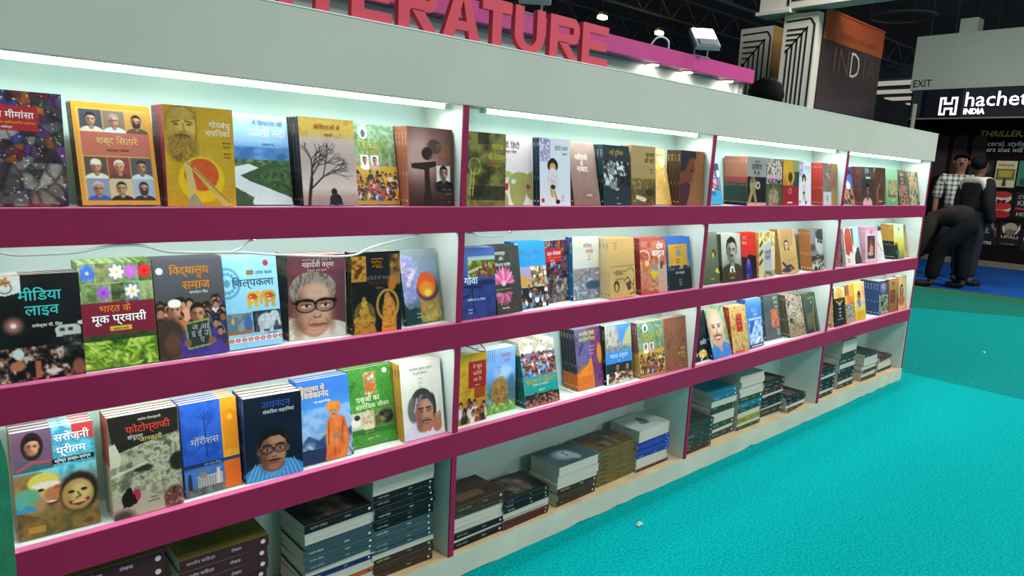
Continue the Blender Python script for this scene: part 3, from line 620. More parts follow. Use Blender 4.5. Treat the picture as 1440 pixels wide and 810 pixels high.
# ------------------------------------------------------------------ printed covers, painted vertex by vertex as coloured print
def vnoise(u, v, sc, seed):
    r = np.random.RandomState(seed); G = r.rand(67, 67); x = u*sc; y = v*sc
    xi = np.floor(x).astype(int); yi = np.floor(y).astype(int); fx = x-xi; fy = y-yi
    fx = fx*fx*(3-2*fx); fy = fy*fy*(3-2*fy); xi %= 66; yi %= 66
    return (G[yi, xi]*(1-fx)+G[yi, xi+1]*fx)*(1-fy)+(G[yi+1, xi]*(1-fx)+G[yi+1, xi+1]*fx)*fy
def srgb(h): return np.array([int(h[i:i+2], 16)/255 for i in (0, 2, 4)])
class Art:
    A = 1.46     # height over width
    def __init__(s, nx, ny):
        s.nx, s.ny = nx, ny
        s.u, s.v = np.meshgrid(np.linspace(0, 1, nx+1), np.linspace(0, 1, ny+1)); s.c = np.ones((ny+1, nx+1, 3)); s.txt = []; s.px = 1/nx
    def _mix(s, m, c): s.c = s.c*(1-m[..., None])+(srgb(c) if isinstance(c, str) else c)*m[..., None]; return s
    def fill(s, c): s.c[:] = srgb(c); return s
    def grad(s, *st):
        p = [a for a, _ in st]; k = np.array([srgb(c) for _, c in st])
        for i in range(3): s.c[..., i] = np.interp(s.v, p, k[:, i])
        return s
    def boxm(s, u0, v0, u1, v1):
        e = s.px*.7
        return np.clip((s.u-u0)/e+.5, 0, 1)*np.clip((u1-s.u)/e+.5, 0, 1)*np.clip((s.v-v0)*s.A/e+.5, 0, 1)*np.clip((v1-s.v)*s.A/e+.5, 0, 1)
    def box(s, u0, v0, u1, v1, c, a=1): return s._mix(s.boxm(u0, v0, u1, v1)*a, c)
    def ellm(s, cu, cv, ru, rv, soft=.15, rot=0):
        du = s.u-cu; dv = (s.v-cv)*s.A; ca, sa = math.cos(rot), math.sin(rot)
        d = np.sqrt(((du*ca+dv*sa)/ru)**2+((-du*sa+dv*ca)/rv)**2)
        return np.clip((1-d)/max(soft, s.px/min(ru, rv))+.5, 0, 1)
    def ell(s, cu, cv, ru, rv, c, soft=.1, a=1, rot=0): return s._mix(s.ellm(cu, cv, ru, rv, soft, rot)*a, c)   # radii in cover widths
    def poly(s, pts, c, a=1):
        m = np.zeros_like(s.u, bool); n = len(pts)
        for i in range(n):
            (x0, y0), (x1, y1) = pts[i], pts[(i+1) % n]
            if y0 == y1: continue
            k = (s.v > min(y0, y1)) & (s.v <= max(y0, y1)); xx = x0+(s.v-y0)/(y1-y0)*(x1-x0); m ^= k & (s.u < xx)
        return s._mix(m*float(a), c)
    def line(s, pts, w, c, a=1):
        m = np.zeros_like(s.u)
        for (x0, y0), (x1, y1) in zip(pts, pts[1:]):
            dx, dy = x1-x0, (y1-y0)*s.A; L = dx*dx+dy*dy+1e-9; t = np.clip(((s.u-x0)*dx+(s.v-y0)*s.A*dy)/L, 0, 1)
            d = np.hypot(s.u-x0-t*dx, (s.v-y0)*s.A-t*dy); m = np.maximum(m, np.clip((w-d)/s.px+.5, 0, 1))
        return s._mix(m*a, c)
    def mot(s, u0, v0, u1, v1, cols, sc=10, seed=1, a=1, stretch=1, mask=None, hard=1.0):
        n = vnoise(s.u, s.v*s.A*stretch, sc, seed)*.55+vnoise(s.u, s.v*s.A*stretch, sc*2.3, seed+1)*.3+vnoise(s.u, s.v*s.A, sc*5, seed+2)*.15
        n = np.clip((n-.5)*1.9*hard+.5, 0, .999)*(len(cols)-1); i = n.astype(int); f = (n-i)[..., None]; K = np.array([srgb(c) for c in cols])
        col = K[i]*(1-f)+K[np.minimum(i+1, len(cols)-1)]*f
        m = s.boxm(u0, v0, u1, v1)*a
        if mask is not None: m = m*mask
        return s._mix(m, col)
    def cells(s, u0, v0, u1, v1, cols, n, seed=1, edge=.5, a=1):
        r = np.random.RandomState(seed); px = u0+r.rand(n)*(u1-u0); py = (v0+r.rand(n)*(v1-v0))*s.A; K = np.array([srgb(cols[i % len(cols)]) for i in r.permutation(n)])*(.7+.5*r.rand(n, 1))
        d1 = np.full(s.u.shape, 9.); d2 = d1.copy(); ix = np.zeros(s.u.shape, int)
        for i in range(n):
            d = np.hypot(s.u-px[i], s.v*s.A-py[i]); c = d < d1; d2 = np.where(c, d1, np.minimum(d2, d)); ix = np.where(c, i, ix); d1 = np.where(c, d, d1)
        sh = 1-edge*np.clip(1-(d2-d1)/(.35*np.sqrt((u1-u0)*(v1-v0)*s.A/n)), 0, 1)
        return s._mix(s.boxm(u0, v0, u1, v1)*a, np.clip(K[ix]*sh[..., None], 0, 1))
    def crowd(s, u0, v0, u1, v1, cloth, n, sz, seed=1, skin=('a9745a', '8a5a45', 'c08c6c'), hair='1d1714'):
        r = np.random.RandomState(seed); P = sorted([(v0+r.rand()*(v1-v0), u0+r.rand()*(u1-u0)) for _ in range(n)])
        for v, u in P:
            if u < u0+sz*.3 or u > u1-sz*.3: continue
            s.ell(u, v+sz*.95/s.A, sz*.75, sz*.75, cloth[r.randint(len(cloth))]); s.ell(u, v-.08*sz, sz*.42, sz*.5, hair); s.ell(u, v+.10*sz/s.A, sz*.33, sz*.40, skin[r.randint(len(skin))])
        return s
    def flower(s, cu, cv, r, c, ctr='f2c230', n=6):
        for i in range(n):
            t = 2*math.pi*i/n; s.ell(cu+.55*r*math.cos(t), cv+.55*r*math.sin(t)/s.A, r*.5, r*.27, c, .3, rot=t)
        return s.ell(cu, cv, r*.24, r*.24, ctr)
    def face(s, cu, cv, w, skin='b07a5c', hair='1a1512', shirt='dcdcdc', dark='7a4a38', light='d09a78', glasses=None, beard=None, hat=None, moust=None, bald=False, neck=True, long_=False):
        A = s.A; E = lambda x, y, a, b, c, so=.1, al=1, rot=0: s.ell(cu+x*w, cv+y*w/A, a*w, b*w, c, so, al, rot)
        L = lambda P, wd, c, al=1: s.line([(cu+x*w, cv+y*w/A) for x, y in P], wd*w, c, al)
        if long_: E(0, .15, .60, .85, hair, .15)
        if neck: E(0, 1.32, 1.10, .62, shirt, .06); E(0, .68, .24, .36, dark, .2); E(.05, .80, .18, .16, skin, .5)
        if not bald: E(0, -.16, .50, .60, hair, .1)
        E(-.44, .06, .06, .13, dark, .3); E(.44, .06, .06, .13, dark, .3)
        E(0, -.08, .43, .50, skin, .06); E(0, .18, .37, .46, skin, .08)
        E(-.26, .14, .20, .46, dark, .9, .7); E(.12, -.16, .26, .34, light, 1.0, .9); E(.16, .22, .16, .18, light, 1.0, .8); E(0, .55, .24, .12, dark, .8, .5)
        if hair and not bald: s.poly([(cu-.45*w, cv-.14*w/A), (cu-.42*w, cv-.55*w/A), (cu-.1*w, cv-.76*w/A), (cu+.36*w, cv-.62*w/A), (cu+.45*w, cv-.14*w/A), (cu+.36*w, cv-.36*w/A), (cu+.1*w, cv-.44*w/A), (cu-.28*w, cv-.38*w/A)], hair)
        if beard: E(0, .42, .37, .30, beard, .3); E(-.3, .2, .10, .3, beard, .5, .8); E(.32, .2, .09, .3, beard, .5, .8)
        for q in (-1, 1):
            E(q*.18, -.02, .13, .08, dark, .8, .8)
            if w > .3: E(q*.18, 0, .075, .030, 'd8c8bc', .4, .8)
            E(q*.18, 0, .045, .035, '1c1311', .4); L([(q*.18-.11, -.10), (q*.18, -.13), (q*.18+.11, -.10)], .022, hair or '2a2220', .9)
        L([(.02, .0), (.05, .17)], .02, dark, .5); E(.0, .20, .09, .035, dark, .5, .8); E(.03, .13, .035, .08, light, .8, .8)
        if moust: E(0, .285, .17, .04, moust, .3)
        E(0, .36, .13, .025, '7a3a34', .4, .9); E(0, .41, .10, .02, light, .8, .5)
        if glasses:
            for q in (-1, 1): s._mix(np.clip(s.ellm(cu+q*.19*w, cv, w*.18, w*.13, .1)-s.ellm(cu+q*.19*w, cv, w*.155, w*.105, .1), 0, 1), glasses)
            L([(-.04, -.02), (.04, -.02)], .018, glasses)
        if hat: E(0, -.48, .46, .30, hat, .1); E(0, -.30, .47, .10, hat, .15)
        return s
    def pair(s, *a): return s
    def t(s, body, u, v, size, c, al='L', bold=.012, rot=0, width=None): s.txt.append((body, u, v, size, c, al, bold, rot, width)); return s
    def lines(s, u, v, n, w, c, size=.035, gap=.05, al='L'):
        """rows of small print"""
        B = ['संपादक', 'अनुवाद', 'लेखक', 'प्रकाशन विभाग']
        for i in range(n): s.t(B[i % 4], u, v+i*gap, size, c, al, .0)
        return s

J_ = ['2a1a24', '5a1030', 'c01838', '7030a0', 'c8c4c0', '2c3ca0', 'e07818', '2a1a24', '207050', '3c2a4c', '6a4a90', 'd06a20', '8a9a80', '405038', 'e0dcd0', '1c1418', '704038', '7a8890', '901828']
GRN = ['16300f', '2f5a1c', '5a8a2a', '8ab048', 'c0d078']
CR = ['c04838', 'd8a030', '3858a0', 'e0d8c8', '883060', '507040', 'e07828', '20304a', 'b8c0c8']
DS = {}
def design(name, desc, short, spine, ink, fn, stext='प्रकाशन विभाग', back=None): DS[name] = dict(desc=desc, short=short, spine=spine, ink=ink, fn=fn, st=stext, back=back or spine)

design('jewels', 'book of jewels cover with red title box', 'jewel covered', '3a2030', 'e8d8d0', lambda a: a.fill('2a1a24').cells(0, 0, 1, 1, J_, 110, 3, .5).mot(0, 0, 1, 1, ['120c14', '4a3444', '60404c'], 9, 5, .30)
    .cells(.2, .62, .95, .98, ['d0ccc4', 'a8a49c', '706c68', '484440', 'b0a890'], 14, 8, .6, .8).mot(0, 0, 1, 1, ['100c14', '503848', 'd0c8d0'], 24, 15, .07, hard=1.6).dots(110, ['ffffff', 'f0e0d0'], .007, 4).box(-.01, .13, .70, .345, 'b8222c').t('रत्न मीमांसा', .66, .235, .125, 'ffffff', 'R', .02).t('वैज्ञानिक-परावैज्ञानिक अध्ययन', .67, .285, .042, 'f0c040', 'R').t('डॉ. अयोध्या', .40, .325, .042, 'ffffff', 'R'), 'रत्न मीमांसा')
def dots(s, n, cols, r, seed=1, u0=0, v0=0, u1=1, v1=1):
    g = np.random.RandomState(seed)
    for i in range(n): s.ell(u0+g.rand()*(u1-u0), v0+g.rand()*(v1-v0), r*(.6+g.rand()), r*(.6+g.rand()), cols[i % len(cols)], .5)
    return s
Art.dots = dots
def d_sitare(a):
    a.fill('d79a35').box(.05, .05, .95, .97, 'e0a848')
    tone = [('8a7a6a', 'd8ccb8'), ('b07a60', 'c8d8e8'), ('9a7a50', '5a4a30'), ('b08050', 'e8dcc8'), ('c08a6a', '5a3028'), ('7a6a60', 'd0d0d0'), ('a87858', '3050a0'), ('b09070', '1a1412'), ('907050', '202020')]
    for i in range(9):
        r, c = divmod(i, 3); u0 = .08+c*.29; v0 = (.07, .53, .74)[r]; hh = (.21, .20, .21)[r]
        a.box(u0, v0, u0+.28, v0+hh, ('3a4050', '786858', 'b89048', '504030', '803a30', '4a4a50', '8090b0', 'c8b890', '9ab0c8')[i])
        a.face(u0+.14, v0+hh*.46, .135, tone[i][0], ('181414', '8a8a88', '141210', 'e8e4dc', 'd8d0c8', '181818', 'b8b4b0', '141010', '181818')[i], tone[i][1], glasses='181818' if i in (1, 6) else None, beard='1a1614' if i in (2, 8) else None, hat='e8e0d0' if i == 3 else None)
        for (x0, y0, x1, y1) in ((u0-.02, v0-.03, u0, v0+hh+.03), (u0+.28, v0-.03, u0+.31, v0+hh+.03)): pass
    a.box(.0, .0, .05, 1, 'd2922c').box(.945, 0, 1, 1, 'd2922c').box(0, 0, 1, .055, 'd2922c').box(0, .955, 1, 1, 'd2922c').box(.07, .285, .95, .52, 'b0604e')
    a.t('शब्द सितारे', .52, .40, .125, 'ffe896', 'C').t('राजेन्द्र भाटिया', .52, .475, .05, '502018', 'C')
design('sitare', 'tilted orange book with nine portraits', 'orange portrait', '4a2418', 'e0b060', d_sitare, 'शब्द सितारे', 'c89038')
def d_gop(a):
    a.grad((0, 'c99a22'), (.5, 'd3a928'), (1, 'c39420')).mot(0, 0, 1, 1, ['b8881c', 'd8b030'], 5, 3, .35)
    a.ell(.25, .20, .20, .29, 'd8b860', .3).mot(0, 0, .48, .14, ['8a6424', 'c09a40', 'a07a2c'], 18, 7, .7, .6, mask=a.ellm(.25, .07, .24, .12, .3)).line([(.03, .24), (.03, .10), (.12, .02), (.30, .0), (.44, .07), (.46, .22), (.44, .34)], .010, '8a6420', .8)
    a.ell(.10, .22, .08, .3, 'b48a34', .9, .6).line([(.12, .165), (.22, .15)], .012, '7a5418', .9).line([(.30, .15), (.40, .165)], .012, '7a5418', .9).ell(.17, .185, .035, .014, '6a4814', .4).ell(.35, .185, .035, .014, '6a4814', .4).line([(.26, .17), (.29, .25), (.23, .26)], .009, '8a6420', .9)
    a.ell(.25, .40, .21, .22, 'a07a2c', .4, .85).mot(.02, .29, .48, .56, ['6e4e14', 'b8923c', '8a6424', 'c8a850'], 22, 4, .8, .5, mask=a.ellm(.25, .41, .22, .24, .4)).line([(.16, .30), (.24, .285), (.34, .30)], .016, '6e4e14', .9)
    a.ell(.50, .73, .33, .34, 'e8c418', .06).ell(.50, .68, .25, .24, 'd4562a', .06).mot(.3, .55, .75, .80, ['c84820', 'e07038'], 18, 6, .4, mask=a.ellm(.5, .68, .25, .24, .06))
    a.poly([(.26, .56), (.34, .54), (.42, .84), (.30, .94)], 'd8bc70').poly([(.36, .62), (.40, .60), (.95, .98), (.80, 1)], 'd4b45c').line([(.3, .56), (.9, .96)], .008, '8a6a20').poly([(.28, .95), (.38, .86), (.52, 1), (.30, 1)], 'a09878')
    a.t('गोपबंधु', .95, .20, .12, 'f8f0d8', 'R').t('चयनिका', .95, .285, .12, 'f8f0d8', 'R').lines(.95, .36, 2, .3, '5a3c10', .045, .04, 'R').lines(.95, .47, 2, .3, '5a3c10', .04, .035, 'R')
design('gopbandhu', 'mustard yellow book with bearded face and red sun', 'mustard yellow', '8a2238', 'e8c8b0', d_gop, 'गोपबंधु चयनिका')
def d_river(a):
    a.grad((0, 'a9c6dc'), (.30, '86aed6'), (.42, '4a78b4'), (.5, '3a66a0'), (1, '5a7a70')).mot(0, .36, 1, .55, ['2a5890', '3f74b0', '6a9cc8'], 6, 3, .8).mot(0, .50, 1, 1, ['1f3a22', '2f5230', '4a6a40', '6a8050'], 12, 5, 1)
    a.poly([(0, .60), (.3, .55), (.5, .60), (.2, .68), (.65, .83), (.98, .92), (1, 1), (.3, 1), (.35, .92), (0, .78)], 'c8d0d4').poly([(.15, .68), (.5, .58), (.75, .50), (1, .62), (1, .90), (.62, .82), (.3, .74)], '2c4a28').mot(.15, .52, 1, .9, ['1c3418', '385a30', '587848'], 20, 7, .8, mask=None if 0 else np.clip((a.u-.1)*8, 0, 1)*np.clip(((.92-.28*(1-a.u))-a.v)*12, 0, 1)*np.clip((a.v-.74+.24*a.u)*14, 0, 1)).poly([(0, .84), (.22, .86), (.34, 1), (0, 1)], '304c2c')
    a.t('में हिमालय की', .92, .12, .10, '5878a8', 'R').t('काली नदी', .96, .245, .17, 'f0f6fc', 'R', .03).t('प्रकाश पंत', .75, .34, .05, '3a5a88', 'R')
design('river', 'blue and green book of a winding river valley', 'river valley', '88a8c8', 'ffffff', d_river, 'काली नदी', 'a8c0d0')
def d_tree(a):
    a.grad((0, 'c9a13c'), (.13, 'd0ac58'), (.24, 'c8b0a8'), (.5, 'b8a4a4'), (.8, 'd8c8c0'), (.9, 'b09890'), (1, '90807a')).mot(0, 0, 1, .22, ['b88c2c', 'd8b858', 'c8a448'], 7, 3, .6)
    r = random.Random(5)
    def br(x, y, ang, l, w, d):
        x2 = x+l*math.cos(ang); y2 = y-l*math.sin(ang)/a.A; a.line([(x, y), (x2, y2)], w, '241c1c')
        if d:
            for k in range(3 if d > 2 else 2): br(x2, y2, ang+r.uniform(-.75, .6), l*r.uniform(.62, .82), w*.62, d-1)
    a.line([(.10, 1), (.13, .85), (.17, .70)], .028, '241c1c'); br(.17, .72, 1.5, .20, .018, 4); br(.17, .80, .75, .28, .014, 4); br(.16, .68, 1.0, .24, .012, 4)
    a.ell(.58, .93, .11, .10, '181414', .1).ell(.56, .84, .055, .06, '181414').poly([(.45, .99), (.72, .99), (.68, .92), (.5, .92)], '181414').poly([(.70, .92), (.95, .86), (.9, .97)], 'b09090')
    a.t('कविताओं में', .50, .13, .11, 'c87818', 'C').t('प्रकृति', .52, .205, .06, '806030', 'C')
design('tree', 'cream book with a bare black windblown tree', 'bare tree', '282c36', 'b89a88', d_tree, 'लोकगीत')
def d_babu(a):
    a.grad((0, '8aa89c'), (.3, '58785a'), (.5, '8a8440'), (.6, 'c09838'), (1, 'a05828')).mot(0, 0, 1, .55, ['40604a', '7a9a70', 'a8b098'], 14, 3, .7).box(0, .52, 1, .62, 'c8a040')
    a.ell(.30, .11, .10, .11, 'f4f4f0').ell(.30, .12, .05, .075, '4a5a50').t('बाबुआ राज की', .46, .28, .135, 'e8e840', 'C', .03).t('चुनौतियां', .46, .36, .135, 'e8e840', 'C', .03)
    a.box(.20, .385, .38, .52, 'e8e0d8').face(.29, .45, .09, 'a87858', '181414', 'f0f0f0').box(.42, .385, .60, .52, 'e0d8d8').face(.51, .45, .09, 'b08868', '181414', 'd0a0a0')
    a.crowd(0, .60, 1, .98, CR, 90, .075, 4).box(0, .95, 1, 1, 'b08038')
design('babu', 'green book with village crowd and yellow title', 'green crowd', '7a4a50', 'e0d0c0', d_babu, 'बाबुआ राज')
def d_sil(a):
    a.fill('5a3a34').ell(.28, .38, .55, .60, 'b07a78', 1.0).ell(.22, .35, .3, .4, 'd8b0a8', 1.0, .7).grad_dark()
    a.ell(.42, .33, .12, .12, '2c1c1c').ell(.58, .24, .16, .14, '3a2828', .3, .7).poly([(.08, .46), (.62, .42), (.62, .48), (.46, .52), (.48, .78), (.56, 1), (.30, 1), (.36, .78), (.36, .54), (.08, .52)], '2a1a1a')
    a.t('गुमशुदा', .93, .26, .12, 'e0a050', 'R').t('चेहरे', .93, .335, .12, 'e0a050', 'R').t('और निशान', .93, .41, .12, 'e0a050', 'R').box(.62, .48, .93, .73, 'e8e4dc').face(.78, .575, .19, '6a5a50', '141210', '141414').box(.62, .72, .93, .74, '3a2420').box(.58, .70, .62, .8, '3a2420')
    a.t('लेखक और', .95, .80, .055, 'f0e8e0', 'R').t('कहानी', .95, .86, .055, 'f0e8e0', 'R').t('मोहन', .95, .96, .045, 'f0e8e0', 'R')
def grad_dark(s):
    k = np.clip((s.v-.55)/.45, 0, 1)*.8; return s._mix(k, '2c1c1a')
Art.grad_dark = grad_dark
design('silhouette', 'dark brown book with scarecrow silhouette and small portrait', 'brown silhouette', 'a8654c', 'f0d8c8', d_sil, 'गुमशुदा चेहरे')
# second bay, top row
design('ladder', 'olive book with pale ladder and dark stains', 'olive ladder', '4a4a28', 'd0c860', lambda a: a.fill('6a6634').mot(0, 0, 1, 1, ['2a2c1c', '5c5a2c', '8a844c', '7a7440'], 4, 3, .9).box(.28, 0, .55, .16, '2c2c24', .8).mot(.1, .72, 1, .92, ['1c1e16', '34341e'], 9, 4, .8)
    .line([(.20, .5), (.15, .85)], .012, 'b8b060').line([(.12, .5), (.08, .85)], .012, 'b8b060').line([(.14, .55), (.22, .55)], .01, 'b8b060').line([(.12, .65), (.2, .65)], .01, 'b8b060').line([(.1, .75), (.18, .75)], .01, 'b8b060')._mix(np.clip(a.ellm(.2, .46, .15, .17)-a.ellm(.2, .46, .13, .15), 0, 1), 'c0b858').t('नाटक', .62, .22, .15, 'd8c838', 'L').t('के देवता', .55, .36, .15, 'd8c838', 'L').t('राधाकृष्ण', .55, .43, .075, 'c83020').t('दास', .58, .48, .06, '20201a'), 'नाटक')
design('mapbook', 'pale pink book with green world map', 'world map', 'd8c8c4', '6a6a50', lambda a: a.grad((0, 'dccac6'), (.5, 'd8ccd4'), (1, 'e4d4cc')).ell(.55, .80, .24, .34, '9a9a58', .05).ell(.62, .66, .34, .2, '9a9a58', .05).ell(.1, .95, .16, .22, '9a9a58').ell(.2, .56, .18, .07, 'a8a868').ell(1, .72, .25, .30, '9a9a58').ell(.42, .66, .07, .05, 'd8ccd4').poly([(.12, .70), (.28, .68), (.26, .78), (.1, .8)], 'a82c40').poly([(.82, .68), (.94, .72), (.9, .78), (.8, .76)], 'a03838').t('गामी हिंदी', .02, .19, .17, '8a8a70').t('का विश्व भाषा', .05, .26, .09, '908a80').lines(.1, .37, 2, .4, '6a7ab0', .05, .05), 'हिंदी')
design('girl', 'white book with a girl in a black hat', 'white girl', '1e2c3c', 'f0f0f0', lambda a: a.fill('dfe2ee').mot(0, .0, .35, .35, ['dfe2ee', 'dfe2ee', '6a4a90', 'c8c8e0'], 18, 3, 1, hard=1.6).t('टोटो-चान', .92, .17, .13, '8a92b8', 'R').t('तेत्सुको', .9, .235, .06, '8a92b8', 'R')
    .ell(.42, .40, .17, .15, '1c1a22').ell(.42, .33, .09, .06, '1c1a22').ell(.42, .43, .10, .10, 'd8a850').ell(.42, .60, .19, .24, 'e4d8dc', .08).dots(18, ['b898a8', 'a0a8b8'], .012, 3, .28, .52, .56, .68).ell(.42, .72, .08, .05, '1c1a22').line([(.36, .76), (.40, .85)], .035, 'c89a58').line([(.46, .78), (.55, .92)], .035, 'c89a58').ell(.58, .94, .07, .05, '141418').ell(.1, .92, .05, .05, 'b02848').lines(.7, .86, 3, .2, '6a6a88', .035, .035), 'टोटो')
design('mauve', 'plain mauve brown book with white title', 'mauve', '6a5048', 'e8d8d0', lambda a: a.grad((0, 'b49a94'), (.4, '96776e'), (1, '7a5a4e')).mot(0, 0, 1, 1, ['80645a', 'a48a80'], 4, 5, .3).t('सर्दियों', .45, .28, .17, 'f4ece8', 'C', .02).t('के', .45, .38, .15, 'f4ece8', 'C').t('नाबाद', .45, .47, .19, 'f4ece8', 'C', .02).t('उपन्यास', .6, .86, .07, 'f4ece8', 'C'), 'सर्दियों')
design('bwteal', 'dark teal book with black and white crowd photograph', 'dark teal', '274049', 'c8d0c0', lambda a: a.fill('22343c').box(.02, .26, 1, .68, '101416').mot(.02, .26, 1, .68, ['0c1012', '1c2426', '707c7c', 'e0e8e8'], 11, 3, 1, hard=1.5).crowd(.05, .30, .55, .62, ['d0d8d8', '30383a', '889090'], 14, .1, 4, ('b8c0c0', '808888')).box(.5, .5, 1, .68, '0c1214', .8).t('नई दुनिया', .5, .16, .15, 'b89048', 'C').t('महेश', .5, .75, .085, 'f0f0f0', 'C').t('नई', .5, .89, .05, 'd0d8d8', 'C').t('प्रकाशन', .55, .98, .045, 'd0d8d8', 'C'), 'नई दुनिया')
design('sand', 'tan book with sandy river landscape', 'sandy tan', '9a7a4c', 'e8dcb8', lambda a: a.grad((0, 'b09468'), (.5, 'ad9062'), (.62, '94803c'), (.72, '5a4c2c'), (1, '4a3424')).mot(0, .55, 1, 1, ['3c2c1c', '7a6a34', '5a4628', 'a08c58'], 9, 3, .8).poly([(.2, .82), (.5, .86), (.62, .90), (.5, .94), (.15, .88)], 'd8d0b8').ell(.75, .78, .2, .1, '3a3028', .4).t('कपास', .95, .18, .16, '6a5438', 'R').t('की बाट', .95, .28, .16, '6a5438', 'R').lines(.9, .40, 2, .3, '6a5438', .05, .05, 'R'), 'कपास')
design('slip', 'thin golden yellow book leaning behind the tan one', 'golden', 'c89a3c', '5a3a10', lambda a: a.fill('d8ac58').mot(0, 0, 1, 1, ['c89440', 'e4c078', 'd0a050'], 5, 3, .7).ell(.8, .2, .16, .2, 'e8d8b0').line([(.8, .4), (.85, .6)], .02, 'f0e0c0').t('विद्रोह', .6, .15, .12, 'b04020'), 'विद्रोह')
design('profile', 'rust brown book with man\u2019s dark haired profile', 'rust profile', '3c2c26', 'e0c060', lambda a: a.fill('96603c').mot(0, 0, 1, 1, ['8a5634', 'a46c46'], 4, 3, .5).poly([(0, 0), (.62, .0), (.66, .12), (.56, .18), (.60, .30), (.62, .40), (.52, .44), (.5, .55), (.34, .60), (.36, .8), (.28, 1), (0, 1)], '7a3c2c').poly([(0, 0), (.62, 0), (.64, .14), (.45, .12), (.3, .22), (.22, .36), (0, .4)], '2a2c34').poly([(.0, .62), (.28, .56), (.44, .62), (.4, .8), (.3, 1), (0, 1)], '4a2a32').ell(.46, .36, .05, .03, '2a1a18').t('एक कथा', .62, .72, .13, 'c88c58').t('का अंत', .66, .80, .11, 'c88c58').lines(.72, .92, 2, .2, 'd8a878', .05, .04), 'एक कथा')
# third and farthest bay, top row
design('comic', 'narrow book with blue and pink picture panels', 'blue pink', '28406a', 'e8a0b0', lambda a: a.fill('3a6a9a').cells(0, 0, 1, .66, ['2a4a80', 'd88a9a', 'e8d0c8', '304060', '6a9ac8', 'c06a80'], 30, 3, .6).box(0, .66, 1, 1, '3a9cc8').box(0, .66, .3, 1, 'd8b868').t('कथा', .5, .8, .2, '203050', 'C'), 'चित्रकथा')
design('krishna', 'grey book with black dancing figure below title', 'red striped', 'b4705a', 'e8d8c8', lambda a: a.fill('9c9c98').box(0, .41, 1, .94, '14181c').box(0, .94, 1, 1, 'd8a8a0').ell(.3, .58, .16, .26, 'a89878', .3).ell(.28, .48, .09, .09, '786848').line([(.3, .62), (.12, .92)], .07, 'a89060').line([(.34, .66), (.46, .92)], .07, '98825c').ell(.56, .58, .12, .12, 'd0c8a8', .3).ell(.56, .58, .06, .06, '181818').t('तांडव', .52, .13, .13, '4a4a48', 'C').t('कृष्ण', .5, .27, .26, '2c2c2c', 'C').t('की भूमि', .5, .37, .12, '4a4a48', 'C'), 'कृष्ण')
design('montage', 'small book with pink flower and foliage photographs', 'flower montage', '506040', 'f0f0e0', lambda a: a.fill('5a6a48').mot(0, 0, 1, .34, ['3a4a2c', 'c8c8a8', 'e0e0d0', 'b06a90', '6a8a48'], 9, 3, 1, hard=1.4).box(0, .34, 1, .42, 'd8a8c8').mot(0, .42, 1, .54, ['1c2418', 'd8d8c8', 'b05a70', '485838'], 10, 7, 1, hard=1.4).box(0, .54, 1, .60, '405038').mot(0, .60, 1, 1, ['2c3c24', '5a6a40', '4a4834'], 9, 5, 1).ell(.45, .85, .32, .34, '8a7a68', .3).mot(.1, .68, .8, 1, ['5a4c40', 'a08c78', 'd0c0a8'], 12, 6, .7, mask=a.ellm(.45, .85, .32, .34, .3)).t('फूलों की', .5, .585, .1, 'f4f4e8', 'C'), 'फूल')
design('lock', 'yellow and red book with a hanging lock', 'yellow red', '9a2a34', 'f0d080', lambda a: a.grad((0, 'dca030'), (.25, 'd8b040'), (.45, 'c08830')).box(.55, 0, 1, .25, '7a9a8a', .7).box(.6, .25, 1, .56, '28484a').box(0, .56, 1, 1, '9a2430').ell(.45, .36, .26, .26, 'd8a830', .4).ell(.45, .38, .13, .16, '4a3020', .3).line([(.48, .48), (.46, .66)], .03, 'b83830')._mix(np.clip(a.ellm(.45, .68, .11, .10)-a.ellm(.45, .68, .06, .06), 0, 1), 'd87868').box(.3, .92, .62, .95, 'f0e8e0'), 'ताला')
design('umbergrey', 'red spined book with grey and orange faces', 'red spined', 'b8392e', 'f4dcd0', lambda a: a.fill('8a7a74').box(.5, 0, 1, 1, 'b07048', .7).ell(.75, .12, .2, .2, 'd09038', .2).ell(.72, .45, .16, .14, 'b84838', .5).mot(0, 0, 1, 1, ['6a5a60', 'a08070', '90685a'], 4, 3, .5).box(.05, .68, .6, 1, 'c8ccd0').line([(.3, .78), (.36, .9)], .02, '404858').box(.65, .62, 1, 1, 'a8884c').dots(3, ['f0f0f0'], .03, 2), 'लाल')
design('peach', 'narrow book with blue band and peach hands', 'blue peach', '28387a', 'e0a8c0', lambda a: a.fill('c89878').box(0, 0, 1, .3, '28306a').poly([(0, .3), (1, .2), (1, .6), (0, .55)], '4a6ac0').ell(.6, .5, .2, .15, 'd8e4f0', .4).mot(0, .6, 1, 1, ['d8a080', 'b88468', '1c2030'], 6, 3, .9).t('नीला', .5, .15, .2, 'f0e0f0', 'C'), 'नीला')
design('pinkman', 'dark grey book with young man in pink shirt', 'pink shirt', '6a4038', 'd8a090', lambda a: a.fill('3a3838').mot(0, 0, 1, .3, ['2c2a2a', '6a6864', '484644'], 8, 3, .7).t('एक', .45, .16, .26, 'd8d8d8', 'C').box(.35, .26, .75, .30, 'f0f0f0').face(.5, .62, .36, '7a4a3c', '141010', 'd8a8a8', '5a342a', '96604e'), 'एक युवा')
design('umber', 'umber brown book with curved hand and gold title', 'umber', '7a5a3c', 'e8d0a0', lambda a: a.fill('58382a').mot(0, 0, 1, 1, ['4a2e22', '6a4632', '3c241c'], 5, 3, .8).t('राजू', .45, .16, .25, 'c89858', 'C').lines(.5, .28, 3, .3, 'e0d0c0', .1, .06).line([(.3, .9), (.25, .6), (.45, .45)], .06, '8a6a58').box(.4, .88, .8, .91, 'c8b0a0'), 'राजू')
